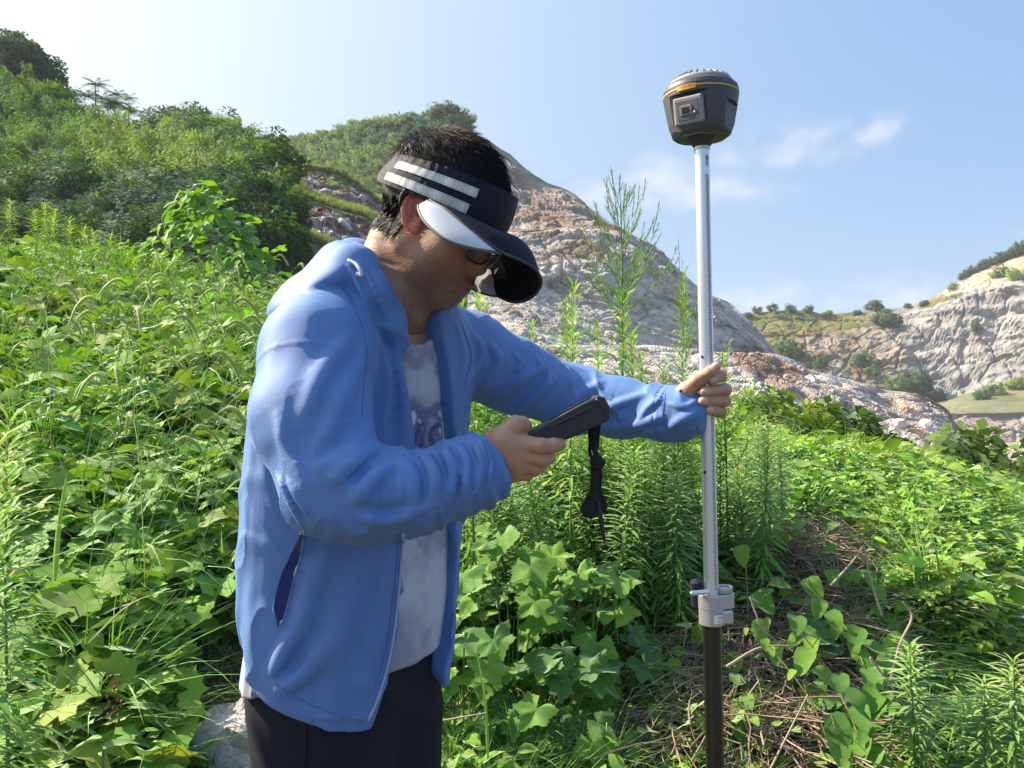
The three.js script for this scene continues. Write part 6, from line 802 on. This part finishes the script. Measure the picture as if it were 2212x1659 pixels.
const pores = noiseTexture(256, (u, v) => { const n = hsh[(hsh[Math.floor(u * 256)] + Math.floor(v * 256) * 5) & 511] / 255; return [n, n, n]; }); pores.repeat.set(5, 5);
part('body', bodyGeo, phy({ vertexColors: true, roughness: 0.48, bumpMap: pores, bumpScale: 0.0003, clearcoat: 0.1, clearcoatRoughness: 0.35, sheen: 0.2, sheenColor: rgb(1, .5, .35) }), man);

// hair
const hairMat = phy({ color: rgb(0.010, 0.009, 0.009), roughness: 0.6, specularIntensity: 0.5, side: THREE.DoubleSide });
const hairLine = (f) => f < -.018 ? lerp(-.050, -.046, sst(-.1, -.03, f)) : lerp(.034, .075, sst(.02, .085, f)), inHair = (f, u, ar) => u > hairLine(f);
{
  const fld = (p) => { const hd = headField(p); if (hd > .05) return hd - .01; const q = p.clone().sub(HC), f = q.dot(HF), u = q.dot(HU), r = q.dot(HR), th = lerp(.0025, .006, sst(-.05, .09, u)) + .0015 * noise(f * 70, u * 70, r * 70); let d = hd - th; d = smax(d, (hairLine(f) - u) * .9, .004); return smax(d, -(ell(f + .004, u - .002, Math.abs(r) - .082, .022, .034, .03)), .003); };
  const hair = part('hair', surface(fld, ...box3([H(.1, -.06, .1), H(-.14, .17, -.1), H(0, .15, 0), H(-.12, -.06, 0), H(-.1, .1, .08), H(.1, .08, 0), H(0, .05, .09), H(0, .05, -.09)], .025), .0034), hairMat, man), gb = new GB(), r0 = rng(2024);
  for (let i = 0; i < 16000; i++) {
    const s = flat3(r0), w = H(-.020 + s.x * .11, .03 + s.y * .12, s.z * .085); for (let k = 0; k < 4; k++) { const e = .001, d = headField(w), g = V(headField(w.clone().add(V(e, 0, 0))) - d, headField(w.clone().add(V(0, e, 0))) - d, headField(w.clone().add(V(0, 0, e))) - d).normalize(); w.addScaledVector(g, -(d - .0035)); s.set(g.dot(HF), g.dot(HU), g.dot(HR)); }
    const lq = w.clone().sub(HC), f = lq.dot(HF), u = lq.dot(HU), r = lq.dot(HR); if (!inHair(f, u, Math.abs(r)) || (Math.abs(r) > .072 && Math.hypot(f + .006, u - .002) < .034)) continue; const bu = u - .051 - .17 * f; if (bu > -.036 && bu < .026) continue;
    const n = V(s.x, s.y, s.z), crownAt = V(-.80, .60, 0), away = n.clone().sub(crownAt); let dir = away.addScaledVector(n, -away.dot(n)).normalize(); if (n.distanceTo(crownAt) < .25) dir.add(V(Math.cos(i), Math.sin(i * 1.7), Math.sin(i))).normalize(); dir.add(V((r0() - .5) * .7, (r0() - .5) * .7, (r0() - .5) * .7)); if (bu < 0) dir.set(-.25, -1, 0).addScaledVector(V(r0() - .5, r0() - .5, r0() - .5), .6); dir.addScaledVector(n, -dir.dot(n)).normalize();
    const top = sst(.03, .10, u), L = lerp(.015, .036, top) * (.6 + .7 * r0()), lift = lerp(.10, .25, top) * (.3 + r0()) + (r0() < .03 ? .5 : 0), pts = []; for (let k = 0; k <= 4; k++) { const t = k / 4, q = V(f, u, r).addScaledVector(dir, L * t * (1 - .25 * t * lift)).addScaledVector(n, L * (lift * t * (1 - .45 * t)) - .0035 * t * t * (1 - lift)); pts.push(H(q.x, q.y, q.z)); }
    tube(pts, (t) => .00065 * (1 - .75 * t), 3, gb);
  }
  const st = part('strands', gb.geo(), hairMat, hair); st.userData.kind = 'stuff';
}

// visor: band with two pale stripes, dark brim, pale side wings, and glasses below
const visor = new THREE.Group(); visor.name = 'visor'; man.add(visor);
const navy = phy({ color: rgb(0.008, 0.010, 0.028), roughness: 0.6, specularIntensity: 0.5, bumpMap: cloth, bumpScale: 0.0003, side: THREE.DoubleSide });
function sheet(fn, nu, nv, thick) { const gb = new GB(), top = [], bot = []; const nrm = (u, v) => { const e = .01, a = fn(clamp(u + e, 0, 1), v).sub(fn(clamp(u - e, 0, 1), v)), b = fn(u, clamp(v + e, 0, 1)).sub(fn(u, clamp(v - e, 0, 1))); return a.cross(b).normalize(); }; for (let j = 0; j <= nv; j++) { top.push([]); bot.push([]); for (let i = 0; i <= nu; i++) { const p = fn(i / nu, j / nv), n = nrm(i / nu, j / nv), q = p.clone().addScaledVector(n, -thick); top[j].push(gb.v(p.x, p.y, p.z, i / nu, j / nv)); bot[j].push(gb.v(q.x, q.y, q.z, i / nu, j / nv)); } } for (let j = 0; j < nv; j++) for (let i = 0; i < nu; i++) { gb.q(top[j][i], top[j][i + 1], top[j + 1][i + 1], top[j + 1][i]); gb.q(bot[j][i], bot[j + 1][i], bot[j + 1][i + 1], bot[j][i + 1]); } return gb.geo(); }
const bandAt = (th, v, grow = 0) => { const pk = .0007 * Math.sin(th * 44 + 3 * noise(th * 6, v * 2, 1)) * (v > .6 ? (v - .6) * 2.5 : .25) * sst(.35, .7, Math.abs(th)), f = -.012 + (.1085 + grow + pk) * Math.cos(th), r = (.0875 + grow + pk) * Math.sin(th), half = lerp(.031, .026, sst(.6, 2.4, Math.abs(th))) * (Math.abs(th) > 2.3 ? lerp(1, .45, sst(2.3, 2.9, Math.abs(th))) : 1); return H(f - (v - .5) * .012 * Math.cos(th), .051 + .17 * f + (v - .5) * 2 * half, r); };
part('band', sheet((u, v) => bandAt(lerp(-2.95, 2.95, u), v, .001 + .003 * Math.sin(v * Math.PI)), 200, 10, -.003), navy, visor);
const stripeMap = canvasTexture(512, 64, (g, w, h) => { g.fillStyle = '#e4e6e2'; g.fillRect(0, 0, w, h); const r = rng(3); for (let i = 0; i < 60; i++) { g.fillStyle = r() > .5 ? 'rgba(255,255,255,0.25)' : 'rgba(170,178,180,0.25)'; g.fillRect(r() * w, 0, 8 + r() * 30, h); } g.strokeStyle = 'rgba(60,64,72,0.8)'; g.lineWidth = 3; g.setLineDash([12, 10]); for (const y of [8, h - 8]) { g.beginPath(); g.moveTo(0, y); g.lineTo(w, y); g.stroke(); } });
const stripeMat = phy({ map: stripeMap, roughness: 0.4, color: rgb(.85, .87, .85), clearcoat: .2, side: THREE.DoubleSide });
for (const [a, b, t0, t1] of [[.55, .77, .80, 2.12], [.12, .36, .84, 2.2]]) part('stripe', sheet((u, v) => bandAt(lerp(t0, t1, u), lerp(a, b, v), .0022 + .003 * Math.sin(lerp(a, b, v) * Math.PI)), 70, 3, -.0006), stripeMat, visor);
const rail = (pts) => { const c2 = new THREE.CatmullRomCurve3(pts.map((a) => P(...a)), false, 'centripetal'); return (t) => c2.getPoint(clamp(t, 0, 1)); };
const inner = rail([[927, 431, 1.172], [985, 458, 1.162], [1045, 488, 1.172], [1086, 507, 1.215], [1100, 522, 1.26], [1092, 535, 1.31], [1060, 550, 1.345], [1010, 560, 1.36]]), outer = rail([[928, 432, 1.168], [968, 455, 1.14], [1020, 499, 1.118], [1083, 545, 1.105], [1131, 566, 1.11], [1158, 584, 1.125], [1169, 604, 1.15], [1162, 629, 1.19], [1142, 646, 1.22], [1111, 653, 1.255], [1078, 640, 1.30]]);
const brimAt = (u, v) => { const a = inner(u), b = outer(u), m = a.clone().lerp(b, v); return m.addScaledVector(HU, .016 * Math.sin(v * Math.PI) * Math.sin(Math.PI * u)); };
const brim = part('brim', sheet(brimAt, 60, 14, 0), phy({ color: rgb(.010, .014, .045), roughness: .55, specularIntensity: .5, bumpMap: cloth, bumpScale: .0002, side: THREE.DoubleSide }), visor);
part('lining', sheet((u, v) => brimAt(u, lerp(.02, .985, v)).addScaledVector(HU, -.0035), 60, 14, 0), std({ color: rgb(.006, .006, .008), roughness: .95, side: THREE.DoubleSide }), brim); part('trim', tube([...Array(61).keys()].map((i) => outer(i / 60)), .0022, 6).geo(), std({ color: rgb(.03, .03, .035), roughness: .6 }), brim);
const wingMat = phy({ color: rgb(.62, .66, .72), roughness: .4, transmission: .25, side: THREE.DoubleSide }), trimMat = std({ color: rgb(.10, .105, .115), roughness: .6 });
function wing(up, low, mat2) { const a = rail(up), b = rail(low), g = part('wing', sheet((u, v) => a(u).lerp(b(u), v).addScaledVector(HR, .006 * Math.sin(Math.PI * v) * Math.sin(Math.PI * u)), 40, 10, .0012), mat2, visor); part('trim', tube([...Array(41).keys()].map((i) => b(i / 40)), .0024, 6).geo(), trimMat, g); part('trim', tube([...Array(41).keys()].map((i) => a(i / 40)), .0018, 6).geo(), trimMat, g); }
wing([[922, 434, 1.168], [950, 446, 1.150], [985, 472, 1.132], [1025, 504, 1.117], [1083, 546, 1.108]], [[904, 444, 1.165], [906, 458, 1.145], [922, 484, 1.125], [963, 517, 1.105], [1014, 535, 1.10], [1083, 547, 1.107]], wingMat);
wing([[955, 560, 1.35], [1000, 560, 1.352], [1040, 565, 1.335], [1053, 572, 1.325], [1079, 636, 1.300]], [[955, 592, 1.35], [985, 605, 1.35], [1009, 617, 1.345], [1027, 627, 1.335], [1055, 637, 1.315], [1079, 640, 1.30]], wingMat);
const glasses = new THREE.Group(); glasses.name = 'glasses'; man.add(glasses); const frameMat = phy({ color: rgb(.012, .012, .014), roughness: .3, clearcoat: .5 }), loop = (c2, w, h, x, y) => [...Array(29).keys()].map((i) => { const a = i / 28 * 6.2832, k = Math.pow(Math.abs(Math.cos(a)), .6) * Math.sign(Math.cos(a)), s = Math.pow(Math.abs(Math.sin(a)), .6) * Math.sign(Math.sin(a)); return c2.clone().addScaledVector(x, k * w).addScaledVector(y, s * h); });
for (const s of [1, -1]) { const c2 = H(.101, -.002, s * .033), x = HR.clone().multiplyScalar(.95).addScaledVector(HF, -s * .25).normalize(), y = HU.clone().addScaledVector(HF, .12).normalize(), pts = loop(c2, .025, .0165, x, y); part('rim', tube(pts, .0014, 6).geo(), frameMat, glasses); const gb = new GB(), m = gb.v(c2.x, c2.y, c2.z); pts.forEach((p) => gb.v(p.x, p.y, p.z)); for (let i = 1; i < pts.length; i++) gb.t(m, i, i + 1); part('lens', gb.geo(), phy({ color: rgb(.9, .92, .92), transmission: 1, roughness: .02, side: THREE.DoubleSide }), glasses); part('temple', tube([H(.094, .006, s * .058), H(.06, .010, s * .074), H(0, .014, s * .080)], .0016, 6).geo(), frameMat, glasses); }
part('bridge', tube([H(.104, .002, .009), H(.108, .004, 0), H(.104, .002, -.009)], .0014, 6).geo(), frameMat, glasses);
{ const o = V(-0.3, 0, -1.3); man.position.copy(o); man.children.forEach((c2) => c2.position.sub(o)); } // the group stands at his feet
// ------------------------------------------------------------------ the survey pole with its receiver
{
  const poleTop = P(1516, 318, 1.39), poleLow = P(1545, 1680, 1.39), axis = poleTop.clone().sub(poleLow).normalize(), base = poleLow.clone().addScaledVector(axis, -poleLow.y / axis.y);
  const pole = thing('survey_pole', 'silver and black survey pole with dark round receiver on top, held by the man', 'survey pole', base);
  pole.quaternion.setFromUnitVectors(V(0, 1, 0), axis); const L = (p) => p.clone().sub(base).dot(axis), hTop = L(poleTop), hMid = L(P(1540, 1345, 1.39)), hClampTop = L(P(1539, 1278, 1.39));
  const alu = phy({ color: rgb(.80, .81, .83), metalness: .75, roughness: .36 }), cast = phy({ color: rgb(.52, .53, .55), metalness: .7, roughness: .4 }), black = std({ color: rgb(.008, .008, .009), roughness: .8 });
  part('upper_tube', new THREE.CylinderGeometry(.0125, .0125, hTop - hClampTop + .05, 40).translate(0, (hTop + hClampTop - .05) / 2, 0), alu, pole); part('top_ring', new THREE.CylinderGeometry(.0138, .0138, .008, 40).translate(0, hTop - .001, 0), cast, pole);
  const carbon = canvasTexture(64, 512, (g, w, h) => { g.fillStyle = '#0c0c0d'; g.fillRect(0, 0, w, h); for (let y = 0; y < 128; y++) for (let x = 0; x < 16; x++) { g.fillStyle = (x + y) % 2 ? '#161617' : '#09090a'; g.fillRect(x * 4, y * 4, 4, 4); } }); carbon.wrapS = carbon.wrapT = THREE.RepeatWrapping; carbon.repeat.set(3, 2);
  part('lower_tube', new THREE.CylinderGeometry(.0158, .0158, hMid + .02, 40).translate(0, (hMid + .02) / 2, 0), phy({ map: carbon, roughness: .35, clearcoat: .6, clearcoatRoughness: .2 }), pole); part('point', new THREE.CylinderGeometry(.0158, .002, .1, 24).translate(0, -.03, 0), cast, pole);
  // measuring scale down the side of the tube
  const face = Math.atan2(-base.x, -base.z), sc = (h0, h1, ticks) => { const t = canvasTexture(64, 2048, (g, w, h) => { g.fillStyle = '#d9d7cf'; g.fillRect(0, 0, w, h); g.fillStyle = '#3c3b3a'; for (let i = 0; i < ticks; i++) g.fillRect(i % 10 ? 10 : 0, (i + .3) * h / ticks, i % 10 ? 46 : 56, h / ticks * .42); }); const g = new THREE.CylinderGeometry(.01265, .01265, h1 - h0, 10, 1, true, face + 0.42, .62); part('scale', g.translate(0, (h0 + h1) / 2, 0), std({ map: t, roughness: .5 }), pole); };
  const hHand = L(P(1530, 845, 1.39)); sc(hHand, hTop - .05, 150); sc(hClampTop + .005, hHand, 150);
  { const t = canvasTexture(64, 96, (g, w, h) => { g.fillStyle = '#b9bec9'; g.fillRect(0, 0, w, h); g.fillStyle = '#20242c'; g.font = 'bold 50px sans-serif'; g.fillText('M', 8, 44); g.fillRect(18, 66, 28, 8); }); part('scale_mark', new THREE.CylinderGeometry(.01275, .01275, .02, 8, 1, true, face + 0.5, .55).translate(0, hTop - .026, 0), std({ map: t, roughness: .5 }), pole); }
  for (const [x, y] of [[1515, 771], [1520, 1021]]) { const h = L(P(x, y, 1.378)), a = face - 0.55, o = part('hole', new THREE.CylinderGeometry(.0026, .0026, .002, 16), black, pole); o.position.set(Math.sin(a) * .0122, h, Math.cos(a) * .0122); o.quaternion.setFromUnitVectors(V(0, 1, 0), V(Math.sin(a), 0, Math.cos(a))); }
  // clamp
  const clamp1 = new THREE.Group(); clamp1.name = 'clamp'; pole.add(clamp1); const hc = (hMid + hClampTop) / 2, ch = hClampTop - hMid;
  const sh = new THREE.Shape(); sh.absarc(0, 0, .0215, Math.PI * 0.5, Math.PI * 1.5); sh.lineTo(.026, -.0135); sh.absarc(.026, 0, .0135, -Math.PI / 2, Math.PI / 2); sh.lineTo(0, .0215);
  const cb = new THREE.ExtrudeGeometry(sh, { depth: ch * .42, bevelEnabled: true, bevelSize: .0012, bevelThickness: .0012, bevelSegments: 2, curveSegments: 24 }); cb.rotateX(-Math.PI / 2); const cl = part('clamp_body', cb, cast, clamp1); cl.position.y = hMid + ch * .5; cl.rotation.y = .15;
  part('clamp_collar', new THREE.CylinderGeometry(.0222, .0222, ch * .52, 40).translate(0, hMid + ch * .24, 0), cast, clamp1); part('clamp_boss', new RoundedBoxGeometry(.026, ch * .44, .03, 3, .004).translate(.021, hMid + ch * .23, .002), cast, clamp1);
  const vial = new THREE.LatheGeometry([[.0105, -.004], [.0145, -.004], [.0145, .006], [.0125, .0065], [.0118, .002], [.0005, .002]].map(([a, b]) => new THREE.Vector2(a, b)), 32); const vg = part('level_vial', vial, cast, clamp1); vg.position.set(.024, hClampTop + .002, -.004); part('level_glass', new THREE.CylinderGeometry(.0112, .0112, .001, 24), phy({ color: rgb(.05, .09, .22), roughness: .08, clearcoat: 1 }), clamp1).position.set(.024, hClampTop + .0052, -.004);
  const pin = part('lock_pin', new THREE.CapsuleGeometry(.0042, .026, 6, 16), alu, clamp1); pin.position.copy(P(1512, 1280, 1.372)).sub(base).applyQuaternion(pole.quaternion.clone().invert()); pin.rotation.z = Math.PI / 2 + .06; const knob = part('lock_knob', new THREE.CylinderGeometry(.011, .013, .045, 8), std({ color: rgb(.012, .014, .03), roughness: .6 }), clamp1); knob.position.copy(P(1506, 1281, 1.405)).sub(base).applyQuaternion(pole.quaternion.clone().invert()); knob.rotation.set(.2, 0, .12);
  const lab = part('sticker', new THREE.CylinderGeometry(.0226, .0226, .017, 10, 1, true, face + 0.15, .75).translate(0, hMid + ch * .2, .0), std({ map: canvasTexture(128, 96, (g, w, h) => { g.fillStyle = '#e6e6e0'; g.fillRect(0, 0, w, h); g.fillStyle = '#8fae94'; g.fillRect(0, 0, w, 14); g.fillStyle = '#8a8a88'; for (let i = 0; i < 4; i++) g.fillRect(58, 24 + i * 10, 40, 4); g.fillStyle = '#333a48'; g.beginPath(); g.arc(112, 38, 9, 0, 7); g.fill(); g.fillRect(56, 74, 50, 9); }), roughness: .6 }), clamp1); lab.scale.setScalar(1.003); lab.position.y = -.0006;
  // receiver
  const rec = new THREE.Group(); rec.name = 'receiver'; pole.add(rec); const y0 = hTop + .016; rec.position.y = y0; rec.rotation.y = face - 0.36; // its panel looks left of the lens
  const body = phy({ color: rgb(.066, .068, .078), roughness: .5 }), lite = std({ color: rgb(.26, .26, .265), roughness: .6 });
  let hull = new THREE.LatheGeometry([[.0001, 0], [.046, 0], [.050, .003], [.0560, .020], [.0605, .044], [.0640, .066], [.0645, .078], [.0628, .084], [.054, .0925], [.0001, .0930]].map(([a, b]) => new THREE.Vector2(a, b)), 96); hull = hull.toNonIndexed(); hull.deleteAttribute('uv'); hull.computeVertexNormals();
  const ev = new Evaluator(); ev.attributes = ['position', 'normal']; const prep = (g) => { g = g.index ? g.toNonIndexed() : g; for (const n of Object.keys(g.attributes)) if (n !== 'position' && n !== 'normal') g.deleteAttribute(n); const b = new Brush(g, body); b.updateMatrixWorld(); return b; };
  let br = prep(hull); const cutBox = (w, h, d, x, y, z, rx = 0, ry = 0) => { const g = new THREE.BoxGeometry(w, h, d); g.rotateX(rx); g.translate(x, y, z); g.rotateY(ry); br = ev.evaluate(br, prep(g), SUBTRACTION); br.updateMatrixWorld(); };
  cutBox(.070, .050, .03, 0, .0375, .0635, .16, 0); for (const a of [1.571, 3.1416, 4.712]) cutBox(.06, .044, .03, 0, .026, .067, .16, a); for (const a of [.785, 2.356, 3.927, 5.498]) cutBox(.09, .03, .03, 0, -.002, .063, .75, a);
  const hg = br.geometry.clone(); hg.computeVertexNormals(); part('housing', hg, body, rec);
  part('dome', new THREE.SphereGeometry(1, 64, 20, 0, 6.2832, 0, Math.PI / 2).scale(.0545, .0165, .0545).translate(0, .0915, 0), std({ color: rgb(.28, .285, .30), roughness: .5 }), rec);
  for (let i = 0; i < 26; i++) { const a = i / 26 * 6.2832, o = part('dome_rib', new THREE.CapsuleGeometry(.0022, .012, 4, 8), std({ color: rgb(.16, .165, .18), roughness: .5 }), rec); o.position.set(Math.sin(a) * .044, .1015, Math.cos(a) * .044); o.quaternion.setFromUnitVectors(V(0, 1, 0), V(Math.sin(a) * .9, -.55, Math.cos(a) * .9).normalize()); }
  const gold = std({ color: rgb(.62, .33, .035), roughness: .45 }); part('band', new THREE.CylinderGeometry(.0650, .0650, .0028, 96, 1, true).translate(0, .0715, 0), gold, rec);
  part('name_tag', new THREE.CylinderGeometry(.0653, .0651, .0085, 16, 1, true, -.26, .52).translate(0, .0705, 0), std({ roughness: .45, map: canvasTexture(256, 64, (g, w, h) => { g.fillStyle = '#cf9a35'; g.fillRect(0, 0, w, h); g.fillStyle = '#3a2a12'; g.font = 'italic bold 46px sans-serif'; g.textAlign = 'center'; g.fillText('SOUTH', w / 2, 49); }) }), rec);
  const pz = .0555, pn = part('panel', new RoundedBoxGeometry(.052, .046, .012, 4, .004), lite, rec); pn.position.set(0, .034, pz - .002); pn.rotation.x = .16; const onP = (g, m, n, x, y, z) => { const o = part(n, g, m, rec); o.position.set(x, .034 + y, pz + .0042 + z + y * -.16); o.rotation.x = .16; return o; };
  const ring = std({ color: rgb(.11, .112, .118), roughness: .6 }); onP(new RoundedBoxGeometry(.038, .032, .0012, 3, .0005), ring, 'panel_inset', 0, -.001, .0002); onP(new RoundedBoxGeometry(.021, .0165, .0018, 3, .0008), std({ color: rgb(.24, .24, .245), roughness: .5 }), 'port_frame', -.003, -.001, .001); onP(new RoundedBoxGeometry(.014, .010, .0014, 3, .0006), black, 'port', -.003, -.0015, .0018); onP(new THREE.CylinderGeometry(.003, .003, .004, 12).rotateX(1.57), ring, 'port_tab', .007, 0, .002);
  for (const [i, y] of [[0, .0085], [1, .0015], [2, -.0065]]) onP(new THREE.CylinderGeometry(.002, .002, .0012, 14).rotateX(1.57), std({ color: i === 1 ? rgb(.3, .3, .3) : rgb(.62, .62, .58), roughness: .5 }), 'button', .0125, y, .001);
  const lb = (w, d, x, z) => { const o = part('label', new THREE.BoxGeometry(w, .0004, d), std({ color: rgb(.34, .36, .26), roughness: .6 }), rec); o.position.set(x, -.0004, z); }; lb(.036, .006, 0, .033); lb(.018, .006, .02, .021); lb(.012, .010, -.018, -.002);
  part('neck', new THREE.CylinderGeometry(.026, .0132, .017, 40).translate(0, -.0085, 0), std({ color: rgb(.05, .05, .052), roughness: .6 }), rec);
}
// ------------------------------------------------------------------ the handheld and its strap
{
  const o = P(1200, 912, 1.107), dev = thing('handheld_controller', 'black rugged handheld with a hanging wrist strap, held in the near hand', 'handheld', o);
  const prof = [[1092, 968], [1092, 952], [1140, 936], [1177, 918], [1262, 872], [1286, 859], [1296, 862], [1306, 880], [1306, 900], [1297, 907], [1220, 942], [1180, 947], [1140, 950]].map(([x, y]) => { const p = P(x, y, 1.107).sub(o); return new THREE.Vector2(p.x, p.y); });
  const g = new THREE.ExtrudeGeometry(new THREE.Shape(prof), { depth: .066, bevelEnabled: true, bevelSize: .003, bevelThickness: .005, bevelSegments: 3 }); g.translate(0, 0, -.028); const rub = phy({ color: rgb(.012, .013, .016), roughness: .5, clearcoat: .15, clearcoatRoughness: .4 });
  part('case', g, rub, dev); const q = (x, y, d) => P(x, y, d).sub(o), bar = (n, pts, r, m) => part(n, tube(spline(pts, 12), r, 6).geo(), m, dev);
  bar('side_ridge', [q(1182, 928, 1.066), q(1230, 903, 1.064), q(1280, 878, 1.066)], .0022, rub); bar('edge_guard', [q(1178, 918, 1.068), q(1225, 893, 1.066), q(1284, 861, 1.068)], .0025, std({ color: rgb(.05, .055, .065), roughness: .4 })); bar('edge_guard', [q(1288, 862, 1.068), q(1302, 880, 1.066), q(1303, 902, 1.068)], .004, rub);
  const scr = new GB(), pt = [[1186, 911.5, 1.08], [1278, 861.5, 1.08], [1278, 861.5, 1.135], [1186, 911.5, 1.135]].map((a) => { const p = q(...a); return scr.v(p.x - .0012, p.y + .0024, p.z); }); scr.q(pt[0], pt[1], pt[2], pt[3]); part('screen', scr.geo(), phy({ color: rgb(.01, .012, .015), roughness: .08, clearcoat: 1, side: THREE.DoubleSide }), dev); part('side_button', new RoundedBoxGeometry(.018, .005, .003, 2, .001), rub, dev).position.copy(q(1238, 915, 1.068));
  const web = std({ color: rgb(.010, .010, .011), roughness: .9 }), strap = new THREE.Group(); strap.name = 'strap'; dev.add(strap); const ribbon = (n, pts, w, m = web) => { const s = spline(pts.map((a) => q(...a)), 20), gb = new GB(), rows = s.map((p, i) => { const t = i / 20, ww = typeof w === 'function' ? w(t) : w, z = .0016; return [[-1, 0], [0, 1], [1, 0], [0, -1]].map(([a, b]) => gb.v(p.x + a * ww, p.y, p.z + b * z + a * ww * .3, a, t)); }); for (let i = 0; i < 20; i++) for (let k = 0; k < 4; k++) gb.q(rows[i][k], rows[i][(k + 1) % 4], rows[i + 1][(k + 1) % 4], rows[i + 1][k]); return part(n, gb.geo(), m, strap); };
  ribbon('cord', [[1294, 903, 1.09], [1283, 925, 1.09], [1281, 950, 1.09], [1288, 985, 1.09]], (t) => .0028 + .004 * Math.sin(t * 3.14)); ribbon('cord', [[1296, 903, 1.10], [1293, 930, 1.10], [1291, 955, 1.095], [1286, 985, 1.092]], .0022); ribbon('cord', [[1276, 950, 1.088], [1274, 975, 1.088], [1282, 1000, 1.09]], .0024); part('cord_knot', new THREE.IcosahedronGeometry(.0085, 2).scale(1.1, 1.35, .8), web, strap).position.copy(q(1289, 998, 1.09)); part('cord_lock', new THREE.IcosahedronGeometry(.006, 2).scale(1.2, 1, .9), web, strap).position.copy(q(1297, 999, 1.088));
  ribbon('webbing', [[1288, 1005, 1.09], [1288, 1030, 1.09], [1286, 1062, 1.09]], .0075); ribbon('webbing', [[1287, 1060, 1.088], [1286, 1072, 1.088], [1284, 1088, 1.088]], (t) => lerp(.0075, .0155, t)); const disc = part('tether_disc', new THREE.SphereGeometry(1, 24, 16).scale(.0118, .0118, .004), web, strap); disc.position.copy(q(1272, 1100, 1.086)); part('tether_disc', new THREE.SphereGeometry(1, 20, 14).scale(.009, .011, .004), web, strap).position.copy(q(1298, 1092, 1.088)); part('stylus', tube([q(1293, 1085, 1.085), q(1299, 1130, 1.085), q(1304, 1160, 1.086), q(1306, 1172, 1.087)], [.0028, .0034, .0026, .001], 8).geo(), phy({ color: rgb(.012, .012, .014), roughness: .4 }), strap);
}
renderer.render(scene, camera);
